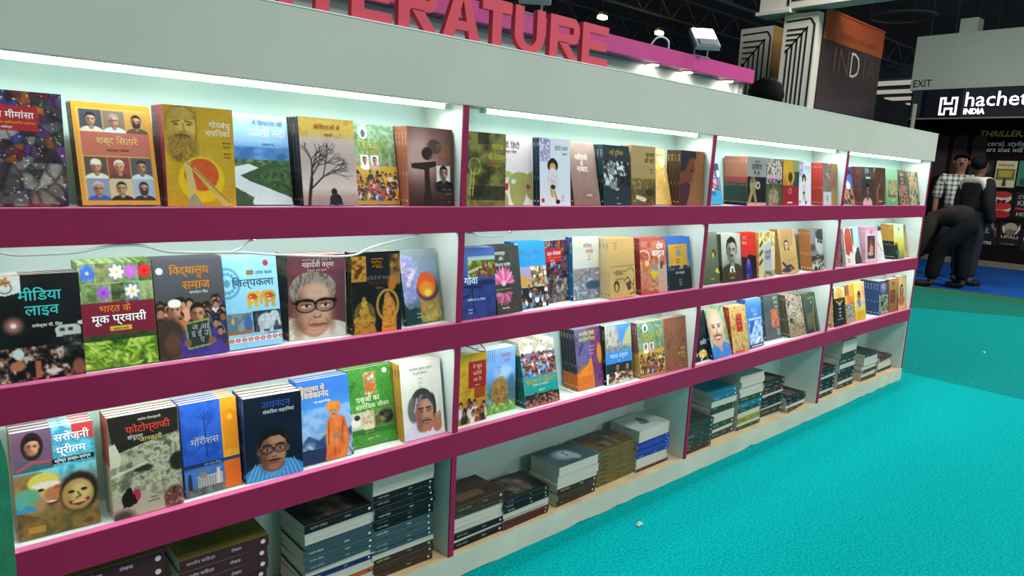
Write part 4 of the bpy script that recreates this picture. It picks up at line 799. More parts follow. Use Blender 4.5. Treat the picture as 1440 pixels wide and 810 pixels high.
design('mint', 'mint green book with sketched palace and dark rocks', 'mint palace', '88c098', '2a5a3c', lambda a: a.grad((0, 'a8dcb0'), (.5, 'a0c8a0'), (1, '58a868')).mot(.1, .3, .95, .76, ['7a9a70', 'c8c8a0', '8a7a50', '506840'], 9, 3, .85).poly([(.2, .45), (.5, .3), (.85, .4), (.9, .6), (.3, .72)], 'c0b080', .7).box(.1, .72, .9, .78, '9a5a38').t('महल', .6, .9, .14, 'f0fff0', 'C'), 'महल')
design('darkposter', 'brown book with stacked film posters', 'film poster', '4a3830', 'd8c0a0', lambda a: a.fill('6a5444').box(.05, .05, .9, .4, '4a3a34').t('सिनेमा', .45, .18, .17, 'e8e0d0', 'C').t('के रंग', .45, .30, .14, 'e8e0d0', 'C').t('आज', .45, .40, .14, 'f0f0e0', 'C').mot(.0, .45, 1, 1, ['2c1c1c', 'a0583c', '6a3a34', 'd8b898', '3a2a28'], 7, 3, 1, hard=1.3), 'सिनेमा')
design('sagetan', 'sage and tan book at the row end', 'sage tan', '6a6a50', 'd8d0b0', lambda a: a.fill('8a8a68').mot(0, 0, 1, 1, ['4a5a48', 'a8946a', 'c8b088', '6a7858', '303a30'], 5, 3, 1, hard=1.2).ell(.4, .35, .18, .4, 'c09468', .6, .7), 'बाघ')
# middle row
def d_media(a):
    a.fill('0e1113').mot(0, 0, 1, 1, ['0a0c0e', '14181a', '1c2224'], 4, 3, .8).poly([(0, .0), (.30, .0), (.31, .16), (.12, .19), (0, .165)], 'd8dcd6').flower(.13, .06, .07, 'c87828', '8aa040', 5)._mix(np.clip(a.ellm(.13, .115, .08, .08)-a.ellm(.13, .115, .065, .065), 0, 1), '505850')
    a.ell(.19, .47, .10, .10, 'b07868', .9).ell(.19, .47, .035, .035, 'ffece4', .5).poly([(.66, .53), (.72, .50), (.92, .50), (.98, .53), (.98, .60), (.68, .61)], 'c8ccc8').box(.72, .53, .78, .56, '304048').box(.82, .53, .88, .56, '304048').ell(.98, .49, .04, .03, 'd0d4d0')
    a.mot(0, .68, 1, 1, ['0a0a0c', '101214', '2a2a2c', '8a5a40', 'c8c0b8'], 13, 8, 1, hard=1.25).mot(.75, .6, 1, .8, ['0a0a0c', '2a2c2c', '707070'], 14, 5, .8).ell(.22, .74, .06, .08, 'd8e0e0', .3).ell(.20, .85, .09, .07, 'b87858', .4).box(.40, .82, .47, .98, 'b06848').ell(.62, .93, .10, .03, 'e0d8d0', .4).ell(.92, .92, .08, .12, '8a5a44', .5)
    a.t('मीडिया', .26, .245, .20, '3fc8c8', 'L', .015).t('लाइव', .33, .385, .20, '3fc8c8', 'L', .015).t('रामेश्वर पी. सिंह', .40, .50, .06, 'f0f4f4')
design('media', 'black book with turquoise title and white sticker', 'black turquoise', '14181a', 'c0d8d8', d_media, 'मीडिया लाइव')
def d_mig(a):
    a.fill('6a8a48').mot(0, 0, 1, .4, ['486830', '88a868', 'a8b890', '607a48'], 8, 3, .9)
    for i in range(10):
        r, c = divmod(i, 5); u0 = .03+c*.195; v0 = .02+r*.19
        a.box(u0, v0, u0+.185, v0+.18, ('4a6a8a', '70704a', '5a6a60', '6a8a58', '2a4a24', '708850', '8a9a70', '28381c', '3a70a8', 'a0b078')[i])
        a.mot(u0, v0, u0+.185, v0+.18, ['304820', '789058', 'b0b890'], 16, i, .45)
        if i in (0, 2, 3, 4, 6, 8): a.flower(u0+.09, v0+.085, .10, {0: '3a6ae0', 2: 'f0f0ea', 3: 'b860c8', 4: 'd82028', 6: '9a58c8', 8: 'e8e0d8'}[i], {3: 'c070d0', 4: 'a01018', 6: '7a3aa8'}.get(i, 'e8b828'), 7)
    a.box(0, .385, 1, .685, '7a1c34').t('भारत के', .45, .475, .145, 'e07828', 'C', .02).t('मूक प्रवासी', .50, .575, .17, 'ffffff', 'C', .02).box(.36, .612, .66, .655, 'd8b838').t('कालूराम शर्मा', .51, .645, .04, '5a1020', 'C')
    a.box(0, .685, 1, 1, '3a5a1c').mot(0, .685, 1, 1, ['24400f', '4a7820', '88b030', 'c0d860'], 9, 5, 1)
    r = random.Random(3)
    for i in range(60): u, v, t = r.random(), r.uniform(.73, 1), r.uniform(-1.2, 1.2); a.ell(u, v, .075, .018, ('a8d040', '6a9a28', 'c8e070', '507c20')[i % 4], .5, .9, t)
    a.mot(0, .685, 1, .74, ['1c2c14', '2c401c'], 14, 4, .85)
design('migrants', 'flower grid book with maroon title band and green leaves', 'flower grid', '5a7a30', 'f0f0e0', d_mig, 'मूक प्रवासी')
def d_school(a):
    a.grad((0, '50525a'), (.35, '484a50'), (1, '3a3838')).ell(.09, .13, .05, .05, 'd8dcdc')
    a.mot(0, .45, 1, 1, ['2c2624', '4a3c34', '6a4a3a', '382c2c'], 8, 3, 1).crowd(0, .42, .6, .7, ['c87058', 'e0a080', '70503c', 'b0683c'], 14, .15, 2).crowd(.45, .40, 1, .95, ['3a5090', '8a90b0', '2c3050', 'd8d8e0'], 30, .13, 7).face(.26, .52, .2, 'b87c5c', '181414', 'c8704c', hat='f0ece0')
    a.ell(.14, .80, .24, .30, '3c2c22', .25).ell(.20, .85, .12, .16, '5a4030', .6).poly([(.28, .84), (.9, .86), (1, 1), (.30, 1)], '44348c').face(.58, .58, .23, '8a5a40', '12100f', '44348c').mot(.35, .84, .9, 1, ['382a78', '5040a0'], 8, 4, .6)
    a.poly([(.38, .66), (.73, .63), (.75, .90), (.40, .93)], '7aa048').poly([(.405, .675), (.71, .65), (.73, .885), (.42, .91)], '2c3634').t('अ आ', .47, .735, .12, 'd0d8d4', 'L').t('इ ई उ', .46, .80, .12, 'd0d8d4', 'L').t('ए', .58, .86, .11, 'd0d8d4', 'L').ell(.40, .86, .05, .06, '8a5a40').ell(.76, .86, .06, .05, '8a5a40')
    a.t('विद्यालय', .80, .17, .165, 'f0a830', 'R', .025).t('में', .68, .225, .10, 'f0a830', 'R', .02).t('समाज', .80, .32, .175, 'f0a830', 'R', .025).t('जगमोहन सिंह', .76, .37, .055, 'f4f4f4', 'R')
design('school', 'slate grey book with schoolchildren and a hand-held blackboard', 'schoolchildren', '34363c', 'f0b040', d_school, 'विद्यालय में समाज')
def d_craft(a):
    a.fill('8fcbe8').mot(0, 0, 1, 1, ['84c4e4', '9cd4ee'], 3, 3, .5)
    a._mix(np.clip(a.ellm(.05, .29, .24, .24)-a.ellm(.05, .29, .21, .21), 0, 1), '4a8aa8')
    for i in range(14): t = i*math.pi/7; a.ell(.05+.15*math.cos(t), .29+.15*math.sin(t)/a.A, .03, .03, '5a98b4'); 
    a.ell(.05, .29, .06, .06, '5a98b4').ell(.79, .09, .05, .05, 'c02848').box(.42, .16, .55, .21, '8a6a3c')
    for q, cu, c in ((1, .50, 'd8a838'), (-1, .82, 'c89838')):
        a.ell(cu, .46, .12, .10, c, .1).ell(cu+q*.10, .435, .06, .065, c, .1).line([(cu+q*.15, .43), (cu+q*.18, .50), (cu+q*.15, .53)], .015, c).line([(cu-.07, .48), (cu-.07, .56)], .03, c).line([(cu+.06, .48), (cu+.06, .56)], .03, c).ell(cu, .45, .07, .05, 'b84830', .3).dots(8, ['406838', 'b03828', 'f0e0a0'], .012, 4, cu-.08, .42, cu+.08, .49)
    a.box(0, .62, .45, .845, '6a7880').mot(0, .62, .45, .845, ['3a4850', '8a98a0', '586870'], 8, 3, .7).box(0, .77, .45, .845, 'a06838').ell(.10, .75, .09, .09, '4a7a98').ell(.10, .70, .03, .05, 'd0a850').ell(.24, .77, .06, .06, '7a98a8').ell(.38, .74, .08, .10, '3868a8').ell(.38, .66, .03, .05, '3868a8')
    a.box(.47, .61, 1, .84, '141a22').ell(.72, .73, .17, .13, 'c8d4d8', .15).ell(.88, .68, .09, .09, 'c8d4d8', .15).line([(.94, .68), (.97, .78)], .025, 'c8d4d8').line([(.62, .76), (.62, .83)], .04, 'c0ccd0').line([(.80, .76), (.80, .83)], .04, 'c0ccd0').mot(.5, .62, 1, .83, ['40505a', 'd8e4e8'], 26, 4, .3)
    a.box(0, .88, 1, .935, 'e8dcd0').dots(1, ['a83040'], .02, 1)
    for i in range(9): a.ell(.05+i*.115, .907, .042, .028, 'a8384c', .1).ell(.05+i*.115, .907, .018, .012, 'f0e8e0')
    a.t('लोक कला', .90, .21, .085, '4a6a70', 'R', .01).t('शिल्पकला', .92, .335, .20, '3c6478', 'R', .0).t('हेमंत शर्मा', .90, .87, .045, '30505a', 'R')
design('craft', 'light blue book with elephants and clay pots', 'light blue elephant', '6aa8c8', '204858', d_craft, 'शिल्पकला')
def d_lady(a):
    a.fill('6a3a44').mot(0, 0, 1, .4, ['5c303a', '7a4852'], 4, 3, .5)
    a.ell(.60, 1.06, .62, .40, 'd4d0c8', .04).ell(.08, .96, .18, .34, 'cbbfae', .1).mot(0, .62, 1, 1, ['b8b0a4', 'e8e4dc'], 9, 5, .4, 1, mask=a.ellm(.60, 1.06, .62, .40, .04)).dots(30, ['a89878', 'f0e8e0'], .010, 3, .0, .66, .16, 1)
    a.ell(.42, .42, .40, .32, '84746a', .06).mot(0, .2, .86, .6, ['5c5048', 'b8aca0', '7a6c62', 'cfc6ba'], 26, 5, .8, .35, mask=a.ellm(.42, .42, .40, .32, .06))
    a.ell(.44, .58, .34, .40, 'b4866c', .05).ell(.44, .74, .30, .36, 'b4866c', .06).ell(.18, .66, .12, .42, '7c5442', .8, .8).ell(.74, .72, .08, .3, '8a6250', .8, .6).ell(.50, .44, .24, .14, 'd6b09a', .9, .9).ell(.56, .72, .15, .14, 'd2a890', .9, .9).ell(.32, .74, .12, .14, 'c49a80', .9, .8).ell(.48, .90, .16, .07, 'cc9e88', .8, .8)
    a.poly([(.06, .52), (.07, .36), (.2, .25), (.45, .21), (.68, .26), (.80, .38), (.80, .54), (.73, .42), (.62, .34), (.44, .315), (.26, .35), (.15, .43)], '7c6e64').mot(.04, .2, .84, .56, ['564a42', 'b4a89c', '786a60'], 24, 9, .7, .4, mask=np.clip(a.ellm(.43, .40, .40, .30, .06)-a.ellm(.44, .56, .30, .34, .05), 0, 1))
    for i in range(4): a.line([(.30, .395+i*.022), (.60, .39+i*.022)], .004, 'a07a66', .5)
    for x in (.30, .63):
        a.ell(x, .60, .14, .10, '9a6c58', .6, .8).ell(x, .615, .09, .035, 'c8a894', .4).ell(x, .605, .065, .022, 'e0d4c8', .3).ell(x+.01, .605, .030, .024, '181010', .3).line([(x-.08, .592), (x, .583), (x+.08, .592)], .008, '3c2620').line([(x-.07, .645), (x+.07, .643)], .006, '8a6250', .7)
        a._mix(np.clip(a.ellm(x, .602, .185, .125, .06)-a.ellm(x, .607, .158, .097, .06), 0, 1), '14100f')
    a.line([(.13, .545), (.25, .535), (.42, .55)], .020, '14100f').line([(.50, .55), (.68, .535), (.82, .545)], .020, '14100f').line([(.445, .575), (.485, .575)], .018, '14100f').line([(.15, .575), (.08, .56)], .018, '14100f').line([(.80, .57), (.84, .56)], .016, '14100f')
    a.ell(.49, .70, .075, .06, 'c89c84', .5).line([(.44, .715), (.42, .745), (.49, .755), (.56, .745), (.55, .715)], .008, '80543f', .9).ell(.455, .745, .02, .010, '4a2c22', .3).ell(.525, .745, .02, .010, '4a2c22', .3)
    a.line([(.37, .755), (.31, .83)], .008, '8a5e4a', .8).line([(.62, .755), (.69, .825)], .008, '8a5e4a', .8).line([(.35, .835), (.43, .825), (.50, .832), (.57, .825), (.66, .835)], .010, '7a4038').line([(.36, .838), (.50, .850), (.65, .838)], .012, '8c4a44').ell(.50, .866, .10, .014, 'b47c70', .5).line([(.40, .905), (.60, .90)], .008, '9a6e5c', .6)
    a.t('सर्जनाओं की सृष्टि में', .5, .075, .062, 'd8b8b8', 'C', .0).t('महादेवी वर्मा', .52, .145, .115, 'f4ecec', 'C', .01).t('संपादक: अनंत कुमार', .50, .195, .045, 'e0d0d0', 'C')
design('oldlady', 'maroon book with large portrait of elderly woman in glasses', 'elderly woman', '1c1418', 'd0b8b0', d_lady, 'महादेवी वर्मा')
def d_rishi(a):
    a.fill('14171b').mot(0, 0, 1, 1, ['0e1114', '1c2024'], 5, 3, .7).mot(0, .05, .30, .36, ['4a2c10', '9a6420', 'd09838', '6a3c14'], 11, 3, 1).mot(.78, .04, 1, .42, ['3a2810', '8a5c24', 'b88038'], 11, 6, .9, mask=None)
    a.ell(.24, .84, .22, .10, 'b88428', .1).ell(.24, .74, .10, .15, 'c89030', .1).ell(.24, .63, .06, .07, 'd8a844', .1).ell(.24, .58, .04, .05, 'b08028').poly([(.06, .86), (.42, .86), (.48, 1), (.02, 1)], 'a87420').mot(.02, .56, .48, 1, ['5a3c10', 'e0b050', 'a07020'], 15, 4, .5, mask=a.ellm(.24, .82, .23, .32, .1))
    a._mix(np.clip(a.ellm(.72, .67, .24, .30, .05)-a.ellm(.72, .67, .19, .25, .05), 0, 1), 'b88830').poly([(.66, .55), (.76, .52), (.86, .72), (.90, 1), (.58, 1), (.62, .75)], 'd88830').ell(.72, .56, .06, .08, 'c07840').mot(.55, .5, .95, 1, ['8a4818', 'e8a848', 'c06828'], 16, 6, .7, mask=a.ellm(.75, .8, .16, .36, .2)).ell(.82, .40, .09, .13, 'c87028', .3)
    a.t('ऋ', .52, .20, .26, 'e89828', 'C', .03).t('ऋषियों के कार्यकर्ता', .62, .345, .085, 'f0f0f0', 'C').t('भारत-भारती', .56, .41, .10, 'e08828', 'C', .01).t('पत्रिका', .55, .46, .05, 'f0f0f0', 'C')
design('rishi', 'black book with gold temple figures', 'black gold', '14161a', 'd8a848', d_rishi, 'भारत-भारती')
def d_fire(a):
    a.grad((0, '8a9a98'), (.3, '8090a8'), (.55, '606078'), (.75, '1c4848'), (1, '183c3c')).poly([(0, .05), (.3, .1), (.5, .4), (.45, .6), (.2, .72), (0, .7)], 'a8a8d0').mot(0, .1, .5, .8, ['e8e0f0', 'a080c0', '7098c8', 'd0c0d8'], 7, 3, .8, mask=a.ellm(.15, .45, .42, .5, .6))
    a.poly([(.45, .6), (.9, .62), (.98, .95), (.6, .98), (.45, .8)], 'b89858').mot(.4, .6, 1, 1, ['d0a848', '7a8a50', 'c07838', '9aa868'], 6, 4, .8).ell(.66, .55, .30, .24, '50384a', .2).ell(.64, .49, .26, .25, 'd85828', .12).ell(.64, .55, .20, .15, 'e89028', .5).ell(.66, .60, .10, .07, 'f8d848', .5).poly([(0, .72), (.12, .80), (.3, .78), (.35, 1), (0, 1)], '16383a')
    a.t('व्याकरण', .05, .29, .12, 'f0f4f4', 'L', .01).lines(.28, .88, 2, .3, 'f0f0f0', .05, .045, 'L')
design('fire', 'teal book with abstract orange fire painting', 'orange fire', '1c4444', 'd0e0e0', d_fire, 'व्याकरण')
def d_goa(a):
    a.grad((0, '5a78c0'), (.3, '4a68b4'), (.5, '3a4a8c'), (1, '34408a')).box(.18, .12, 1, .40, '8ab048').poly([(.18, .12), (1, .12), (1, .2), (.5, .18), (.18, .28)], 'b8c8d8').mot(.18, .18, 1, .40, ['c8d868', '7a9a30', '5a6a28', '8a5a38'], 8, 3, 1, 1.5).line([(.2, .34), (.8, .24)], .03, 'd8c8a0').crowd(.4, .22, 1, .36, ['b04838', 'e0c8a0', '803828'], 10, .07, 4)
    a.mot(0, .5, 1, 1, ['2c3878', '3a4a94', '28306a'], 5, 3, .6).line([(.28, .56), (.34, .9)], .02, '1c2050').line([(.05, .54), (.55, .56)], .03, '20285c').line([(.02, .7), (.18, .66)], .025, '20285c').ell(.72, .50, .3, .06, '1c2448', .6, .7)
    a.t('गोवा', .06, .51, .24, 'f4f4f8', 'L', .02).t('इमिलिया ई. डा. सिल्वा', .15, .745, .065, 'e8e8f4', 'L').lines(.16, .88, 2, .3, 'e0e4f4', .045, .045)
design('goa', 'blue book with village festival photo and white title', 'blue festival', '34447c', 'e8ecf4', d_goa, 'गोवा')
design('lotus', 'charcoal book with pink water lily', 'pink lily', '2c2e2c', 'd8d8d0', lambda a: [a.fill('3a3c3a').mot(0, 0, 1, 1, ['303230', '464844', '3c3c3a'], 4, 3, .6), [a.ell(.32+.26*math.cos(t), .55+.13*math.sin(t)*.9-.02, .17, .05, c, .3, 1, t) for t, c in [(-math.pi*k/10, ('e878a8', 'd85890', 'f0a0c0')[k % 3]) for k in range(11)]], a.ell(.32, .55, .10, .06, 'f0c0d0', .4).line([(0, .64), (.6, .635)], .012, '7a8a50'), [a.ell(.30+.20*math.cos(t), .71+.08*math.sin(t), .14, .045, c, .4, .9, t) for t, c in [(math.pi*k/8, ('d06088', 'b84870', 'e088a8')[k % 3]) for k in range(9)]], a.t('भारतद्ध', .0, .13, .13, 'e0e0d8').t('और', .18, .21, .12, 'e0e0d8').t('विद्वान महर्षि', .02, .295, .11, 'e0e0d8').t('विजय मोहन', .2, .93, .065, 'f4f4f0')], 'महर्षि')
design('temple', 'sky blue book with temple photographs and meeting crowd', 'sky blue temple', '1c70b0', 'f0f4f8', lambda a: a.fill('2a8ed0').ell(.08, .06, .05, .05, 'f0f8f8').box(0, .38, 1, 1, 'c8b890').box(0, .38, .46, .68, '9a98c8').poly([(.05, .68), (.08, .56), (.2, .50), (.22, .44), (.26, .50), (.42, .58), (.46, .68)], 'c89850').mot(0, .48, .46, .68, ['b07c3c', 'e0b868', '906030'], 14, 3, .5, mask=np.clip((a.v-.52)*20, 0, 1)).box(.48, .38, 1, .66, 'a89070').cells(.48, .38, 1, .66, ['d8c8a8', 'b0a080', 'e8e0d0', 'c87838'], 30, 3, .6).box(0, .69, 1, 1, '20242c').crowd(0, .68, 1, .96, ['e8ecf0', '4080c0', '283040', '6090b8'], 46, .085, 4).t('भारत के शिलांग पठार', .48, .175, .10, 'e0f0f8', 'C').t('भारत और एशिया', .5, .245, .065, 'f0f8fc', 'C').t('वी. शर्मा', .5, .34, .05, 'd0e8f8', 'C'), 'शिलांग')
design('watercolor', 'pale watercolour book with blue spine', 'pale watercolour', '1c6a9c', 'f0f4f8', lambda a: a.grad((0, 'b8ccd0'), (.3, 'c8c8bc'), (.5, 'c0bcb4'), (.75, '90a0a8'), (1, '607884')).mot(0, .5, 1, 1, ['d8dce0', '8898a4', '9a7a80', '506878', 'b0b8c0'], 7, 3, .85).mot(0, .0, 1, .5, ['b0c8d0', 'd0c8b0', 'd8b8a0'], 3, 5, .6).line([(.1, .7), (.6, .55), (.75, .6)], .02, '7a6a70', .7).ell(.75, .78, .3, .10, '3a5468', .5).t('कविता', .40, .17, .13, 'b87878').t('संग्रह', .50, .26, .12, 'b87878').lines(.55, .32, 2, .3, '6a6a6a', .05, .05), 'कविता संग्रह')
design('drawings', 'tan book with black ink drawings and cream spine', 'tan drawings', 'd0b888', '7a5a34', lambda a: a.fill('c8a468').mot(0, 0, 1, 1, ['c09c60', 'd0ac70'], 4, 3, .5).line([(.08, .475), (.95, .46)], .006, '6a5030').line([(.1, .58), (.3, .54), (.6, .56), (.85, .5), (.98, .6)], .008, '5a4428').line([(.55, .72), (.7, .66), (.9, .82), (.95, .7)], .012, '3a2a18').ell(.24, .80, .11, .14, '4a3820', .2).ell(.24, .82, .06, .09, 'c8a468', .2).poly([(.6, .76), (.8, .72), (.82, .86), (.7, .9)], '5a4630').line([(.75, .95), (.98, .93), (.9, .85)], .012, '3a2a18').lines(.18, .09, 3, .3, '8a7048', .05, .05).t('परिचय', .2, .62, .12, '5a4428').t('उसका जीवन संसार', .2, .695, .05, '4a3820'), 'परिचय')
design('dosh', 'red book with white title and painted figures', 'red painted', '9c3438', 'f0d8d0', lambda a: a.grad((0, 'b05c54'), (.35, 'a8483c'), (.55, 'b89070'), (1, 'b84434')).mot(0, .05, 1, .95, ['8a3c34', 'b85044', 'c87858', 'd8a070', '7a5c50'], 6, 3, .65).box(.65, .5, 1, 1, 'c8a494', .85)._mix(np.clip(a.ellm(.12, .34, .26, .2)-a.ellm(.12, .34, .2, .15), 0, 1), 'e0b8a0').ell(.22, .48, .16, .14, 'd86a38', .3).ell(.25, .45, .08, .08, 'e8c0a0').poly([(.35, .62), (.55, .52), (.68, .64), (.5, .76)], 'd8b838').poly([(.45, .52), (.6, .48), (.66, .58), (.52, .6)], '8088b0').ell(.78, .5, .07, .10, '4a4840', .3).line([(.72, .34), (.72, .55)], .02, 'd8c8c0').t('दोष', .88, .20, .19, 'f8f4f0', 'R', .025).t('कर्दन', .92, .335, .21, 'f8f4f0', 'R', .025).t('शंभू', .4, .85, .09, 'e0d060', 'L').t('कुमार झा', .36, .93, .08, 'e0d060', 'L'), 'दोष कर्दन')
design('ochre', 'blue and black book with ochre square', 'ochre square', '3068b0', 'd8e0e8', lambda a: a.fill('3a6cb8').box(0, .56, 1, 1, '1c2426').mot(0, .50, 1, .62, ['1c2426', '1c2426', '3a6cb8', 'c8963c'], 16, 3, .9, hard=1.4).box(.06, .14, .86, .54, 'c8943a').ell(.48, .30, .12, .11, '8a8a60', .3).ell(.48, .30, .06, .06, '4a88b0', .3).line([(.3, .2), (.6, .19)], .01, '7a5a20').lines(.35, .44, 2, .2, '7a5a20', .06, .05).t('लोक संस्कृति', .5, .70, .08, 'e8ecec', 'C').lines(.5, .83, 3, .2, 'e0e4e4', .05, .045, 'C'), 'लोक')
design('olive', 'olive green book with yellow flower beside the post', 'olive flower', '5a6450', 'd8d8b0', lambda a: a.grad((0, '7a8270'), (.6, '5e6850'), (1, '4a5438')).ell(.75, .42, .10, .12, '2c3820', .3).ell(.72, .45, .05, .08, 'd8c030', .4).poly([(.75, .76), (.9, .70), (1, .82), (.85, .8)], 'd8c868').lines(.5, .92, 1, .3, 'f0f0e8', .06, .05), 'वन')
design('youngman', 'grey book with black and white portrait of young man', 'grey portrait', '6a7060', '2a2c28', lambda a: a.grad((0, 'b8bcb0'), (.5, 'a8aca0'), (1, '4a4438')).face(.52, .35, .55, '8a847a', '1c1a18', '3c362c', '5a544c', 'b0aaa0', neck=True, moust='1c1a18').poly([(.42, .68), (.6, .68), (.66, .80), (.5, .86), (.38, .78)], 'e8e8e0').box(.48, .72, .56, .86, '201c1c').box(0, .80, 1, 1, '3a3428', .7).t('दीनदयाल', .5, .87, .13, 'c8b838', 'C').t('संचयिता', .5, .94, .08, 'f0f0e8', 'C'), 'दीनदयाल')
design('redblack', 'red and black book with violet dancing figure', 'red black', 'a02820', 'f0d0c8', lambda a: a.fill('c42c22').box(0, .52, 1, 1, '18161e').poly([(0, .48), (.3, .56), (.5, .46), (1, .52), (1, .6), (0, .6)], '18161e').ell(.45, .72, .16, .2, '4838a8', .5).ell(.45, .62, .08, .10, '8858a8', .3).poly([(.3, .75), (.6, .75), (.7, .95), (.25, .95)], '2c2880').t('लाल', .12, .14, .16, 'f4d8d0').t('किताब', .1, .25, .12, 'f4d8d0').lines(.3, .92, 2, .2, 'd0d0e0', .06, .05), 'लाल किताब')
design('hatch', 'orange spined book with grey hatched label', 'hatched label', 'd08c50', 'f0e0c8', lambda a: a.fill('d8cc98').mot(0, 0, 1, .35, ['d8c060', 'e8d8a0', 'b8a060', '506040'], 8, 3, .9).box(.0, .25, .3, 1, 'c8c090').line([(.08, .3), (.2, .22)], .05, '3a3c30').line([(.06, .5), (.2, .42)], .05, '3a3c30').line([(.06, .7), (.2, .62)], .05, '3a3c30').poly([(.3, .3), (.75, .2), (.82, .85), (.32, .85)], 'b0b4c0').t('नागरी', .55, .50, .18, '30344c', 'C').t('लिपि', .55, .62, .18, '30344c', 'C').mot(.3, .86, 1, 1, ['3c3c34', 'c0b490', '6a5a50'], 9, 3, 1), 'नागरी')
design('goldwoman', 'light brown book with long haired woman', 'light brown woman', 'a87c44', '402c1c', lambda a: a.fill('b8955c').mot(0, 0, 1, 1, ['a8854c', 'c4a26a', 'b08c54'], 4, 3, .6).poly([(.2, .0), (.9, 0), (.8, .35), (.1, .4)], '98805c', .6).face(.42, .36, .24, 'd8b890', '2c201c', 'b8955c', 'a07850', 'e4c8a0', long_=True).line([(.12, .75), (.3, .85), (.55, .82), (.7, .9)], .05, '40383c').ell(.3, .92, .28, .08, '3c3840', .3).line([(.45, .72), (.9, .66)], .01, '8a6438'), 'गोदान')
design('greyface', 'grey book with half face and crowd strip', 'grey half face', 'b06c3c', 'f0e8d8', lambda a: a.fill('7c7c80').box(0, .65, 1, 1, '383c30').ell(.78, .32, .38, .44, 'b8b8b0', .2).ell(.85, .14, .42, .2, '2c2c30', .3).ell(.62, .30, .1, .05, '202024').ell(.84, .32, .1, .05, '202024').box(.0, .36, .35, .52, '5a4438').crowd(0, .68, 1, .96, ['c8c8b0', '707058', '30342c', '909880'], 20, .16, 3, ('b8b8a8', '888878')), 'नया')
design('maroon', 'maroon patterned book beside the post in the farthest bay', 'maroon patterned', '3a1420', 'c8a0a0', lambda a: a.fill('4a1c28').mot(0, 0, 1, 1, ['2a1014', '6a2c38', 'b88888', '48202c', '986868'], 12, 3, 1, hard=1.3), 'रंग')
design('salmon', 'white book with salmon red curved shape', 'salmon white', 'd8d0cc', '8a3020', lambda a: a.fill('e4dcd4').poly([(0, 0), (.7, .02), (.85, .4), (.8, .7), (.6, .62), (.4, .74), (.1, .68)], 'b8503c').poly([(0, 0), (.2, 0), (.05, .2)], 'e8e0d8').poly([(.75, 0), (1, 0), (1, .45), (.9, .5)], '3a3c40').lines(.2, .85, 2, .3, '9a7a70', .1, .06), 'धरती')
design('paleblue', 'pale blue book with dark lower corner', 'pale blue', '8ab8c8', '203040', lambda a: a.grad((0, '9cc8dc'), (.5, 'b8d0c8'), (1, 'c8c8c0')).poly([(.1, 1), (.5, .6), (.8, .55), (1, .9), (1, 1)], '303430').ell(.35, .62, .2, .1, 'e8e4dc', .4), 'नदी')
design('pinkphoto', 'pink book with framed dark dancer photograph', 'pink framed', 'd098b0', 'f4e4ec', lambda a: a.fill('d8a8bc').box(0, 0, 1, .10, 'c890a8').box(.12, .20, .86, .92, 'e8ccd8').box(.18, .24, .80, .88, '3a2c30').mot(.18, .24, .80, .88, ['2a2024', '6a5048', '483840'], 8, 3, .8).ell(.5, .45, .09, .10, '8a5a48').ell(.5, .62, .16, .18, 'd88878', .3).ell(.45, .74, .24, .08, 'c8a098', .4).t('नृत्य', .5, .16, .12, '803a5c', 'C'), 'नृत्य')
design('palemulti', 'pale pastel book leaning low', 'pale pastel', 'd8b8c8', '604060', lambda a: a.fill('d8c8d4').mot(0, 0, 1, 1, ['e0b0c0', 'c8d8e0', 'd8c890', 'a8c8d8', 'e0d0d8'], 5, 3, 1, hard=1.3).line([(.3, .2), (.8, .7)], .03, 'c86878'), 'बच्चे')
design('mintyellow', 'mint and yellow book with dark reader at the foot', 'mint yellow', 'c8923c', 'f0e4c0', lambda a: a.grad((0, 'c0dcb8'), (.35, 'c8d890'), (.6, 'd8c838'), (.8, 'a8a838'), (1, '607838')).ell(.5, .13, .06, .07, '405c4c', .2).ell(.2, .62, .18, .14, '7a4a3a', .2).poly([(0, .6), (.3, .62), (.5, .8), (.35, 1), (0, 1)], '1c2c34').ell(.35, .8, .14, .10, '2c6a80', .3), 'बाग', '202a2c')
design('pinetan', 'dark pine green and tan book closing the middle row', 'pine tan', '2c4438', 'd0c8a8', lambda a: a.fill('b09870').poly([(0, 0), (.9, 0), (.7, .35), (.2, .42), (0, .4)], '38483c').ell(.35, .45, .2, .12, '6a5a48', .4).ell(.45, .7, .2, .3, 'a08858', .5).mot(0, .35, 1, 1, ['8a744c', 'c8b080'], 7, 3, .5), 'वन कथा')
